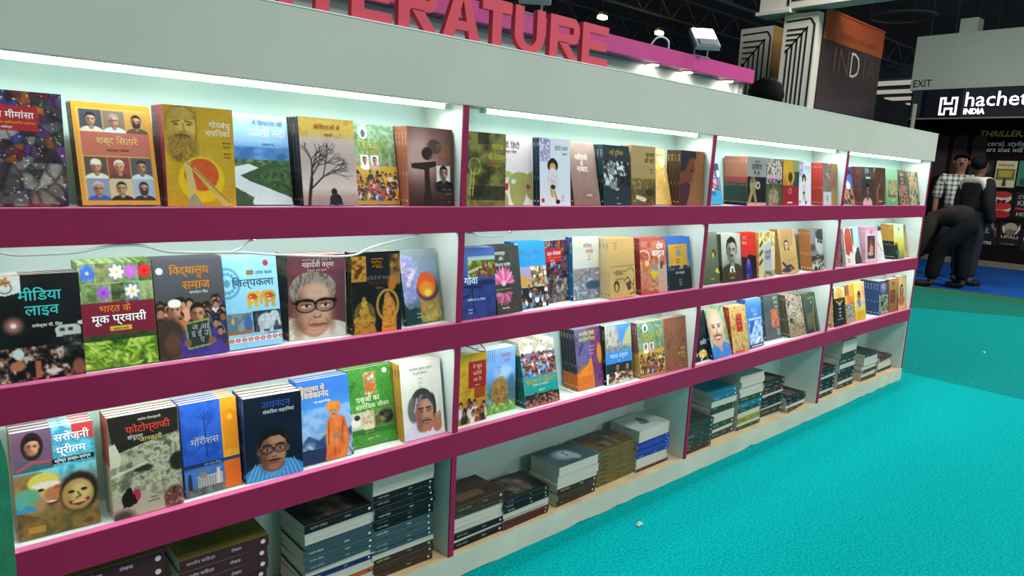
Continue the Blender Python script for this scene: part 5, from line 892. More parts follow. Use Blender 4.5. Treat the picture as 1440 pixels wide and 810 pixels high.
# lower face-out row
def d_saro(a):
    a.grad((0, '6aa8c0'), (.4, '58b0c8'), (.5, '9a8a50'), (.75, '6a5434'), (1, '8a6a34')).box(0, 0, .48, .38, '6a5068').mot(.48, 0, 1, .45, ['3898b8', '70c8d8', '2c88a8', 'a8d8d8'], 6, 3, .9).poly([(.72, 0), (1, 0), (1, .17), (.82, .13), (.74, .14)], 'b83c38')
    a.ell(.24, .15, .13, .19, '241c22', .1).poly([(.02, .38), (.1, .28), (.38, .28), (.47, .36), (.47, .38)], '3c6068').line([(.05, .36), (.22, .30), (.44, .31)], .02, 'b04858').face(.24, .155, .19, 'b88468', '1c1618', '3c6068', neck=False)
    a.box(.46, .305, .98, .355, '14161a').mot(.3, .38, 1, .56, ['48b0c8', '88d0d8', '3894a8'], 7, 6, 1, .5)
    a.box(0, .40, .34, .56, '9a7848').mot(0, .40, 1, 1, ['8a6838', '6a4c2c', 'b08c4c', '4a5838'], 4, 8, .55, mask=np.clip((a.v-.42)*9, 0, 1))
    a.ell(.36, .58, .18, .18, 'd0a878', .2).ell(.34, .50, .19, .13, 'd8c858', .15).ell(.36, .53, .17, .05, 'e8e0d0', .3).ell(.44, .62, .10, .09, 'c07848', .4).ell(.50, .565, .045, .028, 'c05030').ell(.42, .70, .09, .035, '7a2c28', .2).ell(.41, .69, .07, .014, 'f0e8d8').ell(.30, .57, .04, .02, '2a1a18').ell(.22, .70, .14, .12, 'b0885c', .5)
    a.ell(.12, .62, .16, .13, '6aa888', .3).ell(.10, .72, .10, .05, '3c98c0', .2).line([(.02, .74), (.12, .71), (.22, .74)], .02, '3c98c0').ell(.05, .66, .07, .08, '5ab0a0', .4)
    a.ell(.76, .655, .24, .28, '2c2018', .2).ell(.74, .68, .20, .22, 'b08c4c', .15).ell(.78, .66, .12, .14, 'd8b878', .8).ell(.66, .645, .04, .022, '2c1c10').ell(.82, .64, .04, .022, '2c1c10').line([(.74, .66), (.77, .70), (.72, .71)], .014, '7a5a28').line([(.64, .745), (.74, .775), (.86, .74)], .022, '7a2c1c').line([(.67, .752), (.83, .75)], .010, 'e8d8b0')
    a.mot(0, .8, 1, 1, ['4a4828', '6a6034', '8a7038', '5a4424'], 5, 9, .9, mask=np.clip((a.v-.80)*14, 0, 1)).box(.12, .895, .32, .955, 'b8883c')
    a.t('सरोजनी', .50, .145, .15, 'f4f8f8', 'L', .02).t('प्रीतम', .52, .27, .15, 'f4f8f8', 'L', .02).t('श्रेष्ठ हास्य-व्यंग्य', .49, .342, .062, 'f8f8f8')
design('sarojini', 'book with woman portrait, blue panel and laughing masks', 'laughing masks', 'a87c4c', '3a2010', d_saro, 'सरोजनी प्रीतम')
def d_photo(a):
    a.fill('a8a488').mot(0, .25, 1, 1, ['6a6650', '98947a', 'c8c4a8', '88846a', 'b8b498'], 6, 3, 1, .8).mot(.3, .28, 1, .72, ['7a765c', 'd0ccb0', 'a09c80', '4a4838'], 14, 7, .8)
    a.poly([(0, 0), (1, 0), (.98, .24), (.5, .30), (.12, .36), (.04, .25)], '26221e').mot(0, 0, 1, .26, ['1e1a18', '302a26'], 5, 4, .5).ell(.45, .55, .14, .05, '302c24', .4).ell(.95, .55, .12, .14, '2a2620', .3).poly([(0, .28), (.08, .26), (.16, .40), (.14, .48), (0, .50)], 'd8d0b8').line([(0, .58), (.5, .50)], .02, 'e0dcc4', .8).line([(0, .66), (.45, .58)], .014, '6a664e', .7).poly([(0, .80), (.3, .74), (.7, .86), (.72, 1), (0, 1)], 'b8b094')
    a.ell(.22, .82, .10, .12, '241814', .1).ell(.23, .745, .045, .05, '1c1410').ell(.33, .80, .06, .09, 'b83048', .2).poly([(.13, .90), (.16, .78), (.3, .78), (.34, .88)], '201814').ell(.88, .90, .15, .14, '4a2c28', .3).mot(.72, .78, 1, 1, ['3a2020', '8a5048', '5a3830', 'b89080'], 15, 6, .85, mask=a.ellm(.88, .92, .17, .20, .3)).ell(.12, .99, .16, .10, '4a4438', .8)
    a.t('अशोक शिवस्वामी', .58, .075, .05, 'f0ece0', 'C').t('फोटोग्राफी', .24, .185, .155, 'd84838', 'L', .02).t('संपूर्ण', .26, .245, .09, 'd8d8c8').t('जानकारी', .42, .285, .10, 'd8c878').t('अनुवाद', .52, .865, .045, '6a664e').t('जगदीश सिंह', .48, .90, .04, '6a664e')
design('photo', 'photography book of rocky slope with black title panel', 'rocky slope', 'c8c0a4', 'a83030', d_photo, 'फोटोग्राफी')
def d_maur(a):
    a.fill('2854b8').mot(0, 0, .70, .6, ['2048a8', '3464cc', '2c58bc'], 4, 3, .8).line([(.4, .2), (.42, .62)], .012, '1c3c88').line([(.42, .3), (.55, .18)], .008, '1c3c88')
    for i in range(5): t = -2.6+i*.55; a.line([(.40, .20), (.40+.14*math.cos(t), .20+.10*math.sin(t))], .008, '1c3c88')
    a.line([(.06, .58), (.4, .45), (.68, .38)], .01, '2040a0').box(0, .66, .74, .72, '203458').box(0, .72, .74, 1, '4a6cb0').mot(0, .70, .74, .84, ['3a64b8', '5a84cc'], 4, 5, .7).box(.22, .80, .66, .95, 'b8b8b0')
    for i in range(9): a.box(.24+i*.046, .82, .26+i*.046, .94, '787c80')
    a.box(.26, .76, .38, .82, '8a8078').box(.56, .74, .62, .95, 'd0ccc0').box(.05, .80, .12, .94, '28303c').ell(.085, .78, .03, .035, '28303c').box(0, .93, .74, 1, '3a4848').mot(0, .92, .74, 1, ['2c3838', '586460', '8a9088'], 10, 4, .8)
    a.box(.70, 0, 1, .66, 'eda020').box(.70, .66, 1, 1, 'e06a20').poly([(.72, .16), (.86, .12), (1, .18), (1, .58), (.74, .58)], 'e88c1c').ell(.86, .22, .05, .05, 'f8b838').box(.69, .66, 1, .695, '283c70').t('मॉरीशस', .64, .46, .17, 'f4f4f4', 'R', .02, 0).t('ओम कुमार मिश्र', .66, .695, .05, 'e8f0f8', 'R').t('अनुवाद', .66, .755, .04, 'e0e8f0', 'R')
design('mauritius', 'royal blue and orange book with city view', 'blue orange', '2a4898', 'f0f0f0', d_maur, 'मॉरीशस')
def d_glass(a):
    a.fill('161c2e').mot(0, 0, 1, 1, ['12182a', '1c2438'], 3, 3, .7)
    a.ell(.50, 1.05, .62, .40, '3a90d0', .06)
    for i in range(13): x = .02+i*.08; a.line([(x+(.5-x)*.3, .80), (x, 1)], .011, '84c4ec', .8)
    a.poly([(.36, .84), (.50, .95), (.62, .84), (.78, .80), (.66, .93), (.50, 1.0), (.34, .93), (.26, .84)], '4aa0dc').ell(.48, .83, .19, .13, '7a4c38', .3)
    a.ell(.48, .585, .265, .30, '191316', .04).ell(.235, .66, .04, .06, '845440', .2).ell(.725, .66, .04, .06, '845440', .2).ell(.48, .63, .235, .26, 'a06a50', .04).ell(.48, .72, .215, .24, 'a06a50', .05).ell(.32, .70, .10, .26, '6c4030', .8, .8).ell(.56, .54, .13, .09, 'c48e70', .9, .9).ell(.60, .73, .09, .09, 'c08a6c', .9, .8).ell(.42, .74, .06, .07, 'b07a5e', .9, .7).ell(.50, .87, .11, .05, 'a87258', .8, .8)
    a.poly([(.225, .63), (.23, .50), (.34, .41), (.52, .395), (.68, .46), (.735, .60), (.735, .64), (.69, .55), (.60, .495), (.44, .49), (.30, .54), (.26, .60)], '191316')
    for x in (.375, .60):
        a.ell(x, .645, .085, .06, '7c4c3a', .7, .8).ell(x, .65, .048, .016, 'd0c0b4', .4).ell(x, .65, .024, .018, '150e0d', .3).line([(x-.075, .60), (x, .59), (x+.075, .60)], .010, '1c1412'); a._mix(np.clip(a.ellm(x, .652, .112, .078, .06)-a.ellm(x, .652, .098, .064, .06), 0, 1), '16100f')
    a.line([(.475, .645), (.505, .645)], .010, '16100f').line([(.26, .64), (.225, .645)], .010, '16100f').ell(.495, .72, .045, .04, 'b88266', .6).line([(.455, .735), (.495, .745), (.535, .735)], .008, '64392b', .9).ell(.495, .782, .12, .018, '241814', .4).line([(.42, .81), (.495, .815), (.57, .81)], .010, '74382f').ell(.495, .832, .06, .010, 'a8665a', .5)
    a.t('जयनंदन', .30, .15, .17, '3c6cc8', 'L', .0).t('संकलित कहानियां', .32, .215, .085, 'f0f4f8', 'L')
design('glasses', 'navy book with portrait of man in glasses and blue shirt', 'navy portrait', '283470', 'f0f4fc', d_glass, 'जयनंदन', '202848')
def d_monk(a):
    a.grad((0, '3068c0'), (.3, '4080d0'), (.5, '78a8dc'), (.62, '9cbce0'), (1, '486aa0')).mot(0, .35, 1, .65, ['5890d4', 'a8c8e8', '78a8dc'], 4, 3, .6).poly([(0, .75), (.15, .66), (.35, .74), (.6, .62), (.8, .72), (1, .64), (1, 1), (0, 1)], '3c5484').mot(0, .68, 1, 1, ['28406c', '6a88b4', 'c8d4e4', '38507c'], 7, 5, .9, mask=np.clip((a.v-.72)*14, 0, 1)).poly([(0, .82), (.5, .84), (.6, 1), (0, 1)], '24345a')
    a.poly([(.52, .52), (.70, .46), (.88, .52), (.94, .74), (.86, 1), (.44, 1), (.50, .72)], 'd8642c').mot(.42, .46, .96, 1, ['b84c20', 'e07838', 'f09850'], 9, 6, .8, .4, mask=a.ellm(.69, .76, .22, .44, .15)).line([(.56, .54), (.52, .80)], .012, 'a84018').line([(.84, .56), (.78, .78)], .012, 'a84018').ell(.66, .415, .095, .12, 'c08860', .12).ell(.64, .355, .115, .085, 'e08a38', .12).ell(.76, .37, .04, .1, 'd87a2c', .3).ell(.63, .41, .013, .01, '301c14').ell(.69, .41, .013, .01, '301c14').line([(.64, .455), (.69, .455)], .008, '803828').ell(.70, .72, .10, .05, 'b87c58', .3)
    a.t('हिमालय में', .46, .14, .13, 'f0c868', 'R', .02).t('विवेकानंद', .60, .22, .15, 'f0d078', 'R', .02).t('रतन कुमारी मिश्र', .62, .29, .05, 'f0f4f8', 'R')
design('monk', 'sky blue book with monk in orange robe and turban', 'orange robed monk', '3a70c0', 'f0f0e0', d_monk, 'हिमालय में')
def d_anim(a):
    a.fill('3a8030').mot(0, 0, 1, 1, ['2c6c24', '50983c', '3c8430', '6cb050'], 12, 3, .8).ell(.85, .07, .05, .05, 'd8e8d8').box(.38, .06, .64, .35, 'c8b890').mot(.38, .06, .64, .35, ['d8cca8', 'a88858', '8a6038', 'e0d8c0'], 12, 5, .9).poly([(.40, .25), (.5, .20), (.62, .24), (.58, .29), (.56, .33), (.52, .29), (.46, .30), (.43, .34)], 'c86828').t('पशुओं का', .44, .435, .14, 'f0f4d0', 'C', .02).t('सामाजिक जीवन', .52, .525, .12, 'f0f4d0', 'C', .02)
    a.box(0, .555, 1, .78, '78a050').box(0, .56, .30, .77, 'c8c8b0').ell(.14, .68, .10, .08, 'e8e4d8', .2).ell(.18, .62, .06, .05, '303030').box(.30, .56, .55, .77, 'b8a880').crowd(.30, .58, .55, .75, ['e0d0b0', 'c0a880'], 8, .10, 3, ('d8c8b0', 'b8a080'), 'd0c0a0').ell(.80, .67, .17, .12, '181a18', .15).ell(.70, .64, .07, .06, '202220').ell(.66, .70, .10, .07, '7a6030', .3).mot(.55, .56, 1, .78, ['141614', '2c302c', '88a060'], 10, 5, .5)
    a.box(0, .79, 1, .85, '2c6824', .7).t('शुभा वर्मा', .42, .835, .05, 'e8f0d8', 'C').t('अनुवाद: अर्पिता', .5, .92, .05, 'e8f0d8', 'C')
design('animals', 'green book with deer, goat and gorilla pictures', 'green animals', '3c7a34', 'f0f4e0', d_anim, 'पशुओं का')
def d_think(a):
    a.fill('e2e0d4').mot(0, 0, 1, 1, ['dcd8cc', 'ece8de'], 3, 3, .6).ell(.36, 1.02, .42, .32, 'd4d4e4', .1).ell(.48, .85, .16, .12, 'a86c54', .3)
    a.ell(.48, .57, .29, .32, '3c383a', .06).ell(.26, .62, .14, .24, '6a6668', .3).ell(.74, .62, .08, .26, '2c282a', .3).ell(.52, .67, .225, .32, 'b07660', .04).ell(.60, .62, .13, .20, 'd09a80', .9, .8).ell(.38, .74, .08, .2, '84503f', .9, .6).poly([(.26, .62), (.30, .48), (.48, .42), (.68, .48), (.74, .60), (.62, .50), (.46, .50), (.34, .58)], '48444a').line([(.36, .48), (.28, .64)], .02, 'a8a4a4').line([(.48, .44), (.36, .54)], .014, '98949a')
    for x in (.44, .63): a.ell(x, .65, .07, .045, '7c4c3c', .7, .8).ell(x, .655, .038, .012, 'd8c8bc', .4).ell(x, .655, .020, .015, '181010', .3).line([(x-.06, .615), (x+.06, .612)], .013, '2c2220')
    a.ell(.56, .735, .045, .035, 'c08a74', .6).line([(.52, .75), (.56, .76), (.60, .75)], .008, '74463a', .9).line([(.45, .79), (.51, .778), (.56, .783), (.62, .778), (.67, .795)], .014, '3c2c28').line([(.49, .82), (.62, .82)], .009, '84403a').ell(.40, .80, .07, .12, '8c5a4a', .8, .6).ell(.82, .86, .11, .16, 'b8745c', .2)
    for i in range(4): a.line([(.74+i*.055, .84), (.72+i*.06, .75-.015*i)], .024, ('c08068', 'b07058')[i % 2])
    a.line([(.62, .9), (.72, .82)], .05, 'b8745c').box(.55, .95, .95, 1, 'd8dcec', .6).t('नारायण कुमार यादव', .5, .11, .075, '7a7470', 'C', .0).t('की चुनी कविताएं', .48, .165, .06, '7a7470', 'C', .0).lines(.42, .23, 3, .3, '8a8480', .04, .055)
design('thinker', 'ivory book with grey haired man resting hand on chin', 'ivory portrait', 'c8963c', '6a4818', d_think, 'कविताएं', 'd8d0b8')
design('yellowred', 'yellow book with red title box and photographs below', 'yellow red box', 'b08828', '7a1c14', lambda a: a.grad((0, 'd0ac28'), (.5, 'c89420'), (1, 'a06820')).mot(0, 0, 1, .68, ['b88c1c', 'd8b434', 'c89c28'], 5, 3, .6).box(.34, .12, .98, .50, 'a82420').box(.55, .48, .95, .66, '983018', .8).t('ये खुद', .66, .22, .15, 'f0d0b8', 'C').t('करिये', .66, .32, .15, 'f0d0b8', 'C').t('मर रे!', .66, .41, .15, 'f0d0b8', 'C').t('रामशरण', .66, .475, .055, 'f0e0d0', 'C').box(0, .69, 1, .90, 'c08038').crowd(0, .70, .95, .88, ['e8e0d8', '302828', '8a4838', 'd8d0c8'], 13, .16, 4).box(.5, .8, .95, .9, '8a3c20', .5).line([(0, .3), (.3, .28)], .006, '8a6414').line([(0, .55), (.4, .53)], .006, '8a6414'), 'ये खुद करिये')
design('beasts', 'light blue book with jungle animals and grass', 'jungle animals', '5a90c8', 'f0f0f8', lambda a: [a.grad((0, '8cb0e8'), (.4, '6aa0e4'), (.6, '4a88c8'), (1, '6ab048')).ell(.6, .38, .3, .14, 'a8c8f0', .8), [a.line([(.1+i*.06, 0), (.05+i*.08, .2)], .007, '50708a') for i in range(4)], a.mot(.0, .38, 1, 1, ['4a7ab0', '7a6a3c', '3a5a90', '5a8a48', '8a98b8'], 7, 3, .8, mask=np.clip((a.v-.5)*6, 0, 1)).ell(.45, .66, .28, .30, '9a7038', .2).ell(.5, .52, .14, .12, 'b08848', .2).mot(.15, .48, .75, .88, ['8a6028', 'c09850', '6a4a24', 'b88848'], 12, 5, .7, mask=a.ellm(.45, .66, .28, .36, .2)).ell(.86, .6, .12, .25, '4a6080', .5, .7), [a.ell(.05+.1*i, .94-.03*(i % 3), .09, .02, ('90c840', '5aa030', 'c8d850')[i % 3], .4, 1, -1.2+.25*i) for i in range(10)], a.mot(0, .84, 1, 1, ['58a038', '98c850', '408030', 'd0d860'], 11, 8, .7, mask=np.clip((a.v-.86)*14, 0, 1)), a.t('जंगल', .52, .15, .16, 'e080b0', 'L', .01).t('कथा', .6, .23, .13, 'e080b0').lines(.38, .30, 3, .3, '3a5a90', .045, .045)], 'जंगल कथा')
design('crowdteal', 'teal banded book with market crowd picture', 'teal crowd', '1c6468', 'e8f0e8', lambda a: a.fill('d8d8c8').mot(0, 0, 1, .20, ['d8d4b0', 'e8e8e4', '8a8a78', 'c0bca0', '50504a'], 8, 3, .9).ell(.25, .12, .12, .08, 'f0f0f0', .4).ell(.6, .14, .14, .06, 'e8e8ec', .4).box(0, .19, 1, .56, '706890').crowd(-.05, .20, 1.05, .54, ['b8b0d8', 'd05838', '3068b8', 'e090b0', '283048', '60a0d0', 'd8d8e8', 'b02848'], 90, .085, 4).box(0, .55, 1, .82, '1c9490').t('पुस्तक में महिलाएं', .5, .655, .13, 'e8c838', 'C', .015).t('भूमिका एवं भागीदारी', .48, .70, .06, 'f4f8f4', 'C').t('कुसुमलता', .5, .78, .05, 'f4f8f4', 'C').box(0, .82, 1, .985, '2c2424').crowd(0, .83, 1, .97, ['604848', 'c8b8a8', '302c2c', '887060'], 40, .085, 7).box(0, .985, 1, 1, 'c83838'), 'महिलाएं')
design('purpleorange', 'purple and orange book with tree bark texture', 'purple orange', '2c2c38', 'e8d8c8', lambda a: a.fill('4a4670').mot(0, 0, 1, .6, ['38365c', '6a6490', '504c78'], 8, 3, .9).poly([(.55, 0), (1, 0), (1, .9), (.8, 1), (.62, .6)], '5a3460').mot(.5, .05, 1, 1, ['3a2048', '8a4878', '5c3064'], 13, 5, .9, .5, mask=np.clip((a.u-.62)*6, 0, 1)).poly([(0, .72), (.4, .62), (.58, .48), (.64, .7), (.62, 1), (0, 1)], 'd87820').mot(0, .5, .66, 1, ['c06418', 'e8902c', 'd07a20'], 6, 6, .7, mask=a.ellm(.28, .95, .38, .5, .3)).box(0, .78, .6, 1, 'b85c30', .6).t('भारतीय हिंदी', .46, .12, .13, 'd8d830', 'C', .01).t('ग्रामीण चित्र', .46, .21, .13, 'd8d830', 'C', .01).lines(.5, .33, 3, .3, 'd090b8', .08, .06).ell(.92, .45, .1, .25, 'd8902c', .3), 'ग्रामीण')
design('gorge', 'book with rock gorge photograph and sky blue band', 'rock gorge', '181c20', 'f0f0f0', lambda a: a.fill('e4e4e0').box(0, 0, 1, .46, '5088d8').poly([(0, 0), (.3, .05), (.42, .22), (.6, .34), (.5, .44), (0, .46)], 'a8a498').poly([(1, .05), (.82, .12), (.7, .26), (.62, .38), (1, .42)], 'b0b080').mot(0, .02, .55, .40, ['5c5850', 'c8c4b8', '8a867c'], 10, 3, .85, .5, mask=np.clip((.50-a.u+a.v*.4)*8, 0, 1)).poly([(0, .36), (.55, .36), (.95, .40), (1, .46), (0, .46)], '5a6a70').mot(0, .36, 1, .47, ['48585c', 'a0a8a8', '707c7c'], 8, 6, .7).box(0, .46, 1, .66, '3c8ad8').t('भारत दर्शन', .5, .57, .16, 'f0f8fc', 'C', .01).t('खंड 1', .5, .625, .05, 'e0f0fc', 'C').box(0, .66, 1, .82, '282c34').face(.42, .73, .15, '8a6450', '141214', 'e8e4e0').face(.80, .74, .15, '9a705c', '181414', 'c08830').crowd(0, .82, 1, .96, ['e0e0d8', 'a0a890', '404840', 'd0c8b0'], 26, .11, 5), 'भारत दर्शन')
design('leather', 'plain leather brown book with small gold title', 'leather brown', 'c8a070', '6a4020', lambda a: a.fill('845038').mot(0, 0, 1, 1, ['744430', '94604a', '845038'], 6, 3, .7).mot(.2, .1, .7, .6, ['6a3c2c', 'a06c50'], 3, 7, .4).t('स्वयं', .92, .64, .12, 'e0b050', 'R').t('की खोज', .92, .73, .11, 'e0b050', 'R').t('कथाएं', .92, .80, .09, 'e0b050', 'R').lines(.92, .90, 2, .2, 'e0b050', .05, .05, 'R'), 'स्वयं')
design('goldblack', 'black book with golden bird beside the post', 'black bird', '181c1e', 'd8d8c8', lambda a: a.fill('1c2022').mot(0, 0, 1, .5, ['14181a', '2c3438', '405058'], 6, 3, .8).t('कबीर', .6, .68, .2, 'f0f0f0').poly([(.4, .85), (.6, .78), (.9, .82), (.95, .92), (.6, .96)], 'e0b860').dots(8, ['f0f0e8'], .03, 3, .3, .72, 1, 1), 'कबीर')
design('baldman', 'book with smiling bald man in blue shirt', 'smiling bald man', '1c2c5c', 'e8ecf8', lambda a: a.fill('5a8a58').mot(0, 0, 1, 1, ['3c6c40', '88a880', 'c8d0c8'], 4, 3, .8).ell(.5, 1.0, .62, .46, '3c7cc8', .08).ell(.42, .40, .40, .58, 'c89c84', .1).ell(.48, .30, .26, .34, 'e4c0ac', .8).ell(.05, .42, .06, .12, 'a87860').ell(.30, .38, .06, .03, '2c2020').ell(.58, .38, .06, .03, '2c2020').line([(.2, .34), (.38, .33)], .02, '7a6050').line([(.5, .33), (.68, .34)], .02, '7a6050').line([(.44, .4), (.46, .5), (.38, .5)], .02, 'a07058').ell(.44, .555, .2, .035, '5a4a40', .3).line([(.28, .60), (.45, .64), (.62, .59)], .035, 'a04840').line([(.32, .605), (.58, .60)], .018, 'f4ece4').poly([(.36, .78), (.5, .92), (.62, .78)], 'b88870').t('हेरी', .78, .86, .12, 'f0f4fc', 'C').t('कथा', .8, .92, .06, 'f0f4fc', 'C'), 'कथा')
design('tanred', 'tan patterned book with red title box', 'tan patterned', 'a83428', 'f0d8c0', lambda a: a.fill('c09c60').mot(0, 0, 1, 1, ['a47c40', 'd8b878', 'b8924c', '94703c'], 13, 3, 1).box(.35, .18, .70, .56, 'b02c28').t('मेरा', .52, .27, .14, 'f0d8c8', 'C').t('पथ', .52, .37, .14, 'f0d8c8', 'C').t('एक', .52, .46, .12, 'f0d8c8', 'C').mot(0, .56, 1, 1, ['7a5a2c', 'e0c080', 'a8843c'], 9, 5, .8, .5).box(.1, .95, .7, .99, 'c83c34'), 'मेरा पथ')
design('blueleaf', 'blue book with white brush leaf shapes', 'blue leaf', '2858a0', 'f0f4fc', lambda a: a.grad((0, '5a90d0'), (.3, '3a78c4'), (.8, '4a80c8'), (1, '1c3058')).mot(.1, .46, 1, .92, ['2c58a8', '88b0e0', 'e8f0f8', '5a8cd0'], 5, 3, .9, hard=1.4).t('पहाड़', .5, .28, .2, 'e8f0fc', 'C').t('गाथा', .55, .37, .16, 'e8f0fc', 'C').box(.1, .40, .95, .43, 'c8dcf4').ell(.65, .86, .2, .05, 'f0f4f8', .3, 1, -.5).box(.2, .96, .95, .98, 'd8e0f0'), 'पहाड़')
design('dial', 'dark grey book with orange patterned panel', 'orange panel', '4a5456', 'f0f0f0', lambda a: a.fill('4c5658').mot(0, 0, 1, 1, ['445052', '566264'], 4, 3, .6).t('डोगरी', .9, .12, .14, 'b8d8a8', 'R').t('कथा', .9, .22, .14, 'b8d8a8', 'R').t('संग्रह', .9, .31, .10, 'b8d8a8', 'R').box(.42, .34, .90, .74, 'b05838').mot(.42, .34, .90, .74, ['8a3c28', 'd8946c', 'b05838', '685048'], 14, 3, .8).lines(.9, .82, 3, .3, 'f0f0f0', .07, .055, 'R'), 'डोगरी')
design('mottled', 'mottled grey brown book with stony texture', 'mottled stony', '5c5244', 'd8d0b8', lambda a: a.fill('8a7c68').mot(0, 0, 1, 1, ['3c342c', '6a5e50', 'b0a490', '8a7c68', 'd8d0c0', '544a40'], 11, 3, 1, hard=1.15).ell(.2, .62, .1, .10, '3a342c', .4).t('माटी', .68, .60, .17, 'e8d878', 'C').mot(0, .7, 1, 1, ['6a5a40', 'a8946c', '4c4030'], 9, 6, .7, 2), 'माटी')
design('stripe', 'dark green book with pale vertical stripe', 'green stripe', '3c4c3c', 'c8d058', lambda a: a.grad((0, '46564c'), (.5, '38443c'), (1, '28342c')).t('मराठी के', .6, .17, .15, 'd0d838', 'C').t('कवि', .6, .27, .08, 'f0f0f0', 'C').line([(.88, .1), (.62, .6), (.6, 1)], .02, 'a8a860').mot(.1, .5, .6, .9, ['38443c', '5a6048', '7a7050'], 9, 3, .8).poly([(.95, .05), (1, .05), (1, 1), (.85, 1), (.88, .5)], '54684c'), 'मराठी')
design('relief', 'tan book with carved brown figures beside the post', 'carved figures', '8a6444', 'e8d0a8', lambda a: a.fill('a8845c').mot(0, 0, 1, 1, ['5a3a28', 'a07850', 'd8b888', '7a5638', 'c89c68'], 9, 3, 1, hard=1.2), 'शिल्प')
design('blackarch', 'black book with yellow arched scroll on top', 'yellow arch', '1c2220', 'e8e8e0', lambda a: a.fill('1c221f').box(0, 0, 1, .28, 'd8d4b8')._mix(np.clip(a.ellm(.5, .22, .42, .30)-a.ellm(.5, .26, .28, .2), 0, 1), 'd8b040').ell(.5, .24, .24, .16, 'c89868').box(0, .28, 1, .34, '1c221f').t('संत', .5, .48, .16, 'e8e8e0', 'C').lines(.5, .58, 4, .3, 'e8e8e0', .09, .09, 'C'), 'संत')
design('orangestrip', 'thin book with orange top and striped lower half', 'orange striped', 'd89038', '202020', lambda a: a.fill('d8a048').box(0, 0, .5, .28, '8a6030').poly([(.2, .25), (1, .35), (1, .55), (.4, .5)], 'd87830').box(0, .5, 1, .88, '282420').mot(0, .5, 1, .9, ['181818', 'e0dcd0', '403830', 'c8c0a8'], 8, 3, 1, 3, hard=1.5).box(0, .88, 1, 1, 'a09078'), 'धुन')
design('yellowkid', 'yellow book with picture of child in blue', 'yellow child', 'd8b84c', '7a4818', lambda a: a.grad((0, 'dcc060'), (.5, 'e0c868'), (1, 'd0a828')).box(.62, 0, 1, .62, 'dca888', .8).poly([(.22, .26), (.62, .22), (.66, .68), (.26, .70)], 'd8b070').ell(.46, .34, .13, .16, '1c1816').ell(.44, .38, .08, .09, '8a5a40').ell(.46, .56, .13, .16, '3c88c8', .2).ell(.3, .5, .06, .08, 'c83830', .3).lines(.75, .2, 3, .2, 'c86848', .09, .08).box(.2, .76, .9, .98, 'cca020'), 'बचपन')
design('navymulti', 'navy book with coloured figures and spines in a row', 'navy', '2c4470', 'd8e0e8', lambda a: a.fill('2c3848').mot(0, 0, 1, 1, ['1c2430', '4a5c70', '2c3a50'], 7, 3, .8).ell(.5, .18, .2, .14, 'd8a0a8', .4).mot(.2, .1, .8, .36, ['c88890', '3a68b8', 'e0d0d0'], 9, 4, .7).mot(0, .4, 1, 1, ['181c20', '506070', 'c8c8a8', '7a8a58', '2c3440'], 8, 5, 1, hard=1.3), 'भारत 2022')
design('bronze', 'bronze brown book with darker square emblem', 'bronze emblem', '8a5c34', 'e8c890', lambda a: a.grad((0, 'b08450'), (.5, '9c6c3c'), (1, '885828')).box(.1, .34, .62, .72, '6a3c20').ell(.36, .44, .18, .1, '8a5428', .3).t('गीता', .36, .62, .14, 'c88c50', 'C').t('जीवन', .4, .18, .15, '70442c', 'C').box(.85, .5, 1, 1, '4a2c2c', .6), 'गीता')
design('tanportrait', 'tan book with portrait of dark haired woman at row end', 'tan portrait', 'b05848', 'f0e0c8', lambda a: a.fill('c8a878').mot(0, 0, 1, 1, ['b89868', 'd4b484'], 4, 3, .5).face(.45, .42, .34, 'b07c58', '2a1e1a', 'b0603c', '84563c', 'c89470', long_=True).poly([(.55, .9), (.8, .75), (1, .85), (1, 1), (.6, 1)], 'd0a050'), 'जीवनी')
# books lying in the bottom stacks
def plain(c, c2=None, fig=None):
    def f(a):
        a.fill(c).mot(0, 0, 1, 1, [c, c2 or c], 4, 3, .7)
        if fig == 'face': a.ell(.5, .55, .30, .34, '788890', .3).ell(.48, .52, .2, .22, 'a0acb0', .6).ell(.42, .5, .04, .03, '182428').ell(.56, .5, .04, .03, '182428').ell(.7, .4, .18, .14, '98a4a8', .5)
        if fig == 'map': a.ell(.5, .45, .22, .15, '586468', .4).ell(.62, .55, .10, .12, '687478', .4).line([(.3, .5), (.7, .42), (.6, .62)], .02, '4a5458')
        if fig == 'lines':
            for i in range(8): a.line([(.22+i*.055, .10), (.22+i*.055, .45+.03*(i % 3))], .008, '3a3818', .8)
            a.box(.70, .62, .88, .82, 'd8d4b8'); [a.line([(.72+i*.018, .65), (.72+i*.018, .79)], .004, '202018') for i in range(8)]
        if fig == 'rows':
            for i in range(4): a.line([(.2+i*.07, .2), (.2+i*.07, .7)], .012, 'a08868', .8)
        if fig == 'art': a.ell(.45, .5, .3, .3, '60504a', .7).mot(.1, .2, .9, .8, ['14100f', '4a3c36', '8a7a70'], 5, 6, .6)
        a.t('ग्रंथ', .3, .2, .12, 'b8b0a0')
        return a
    return f
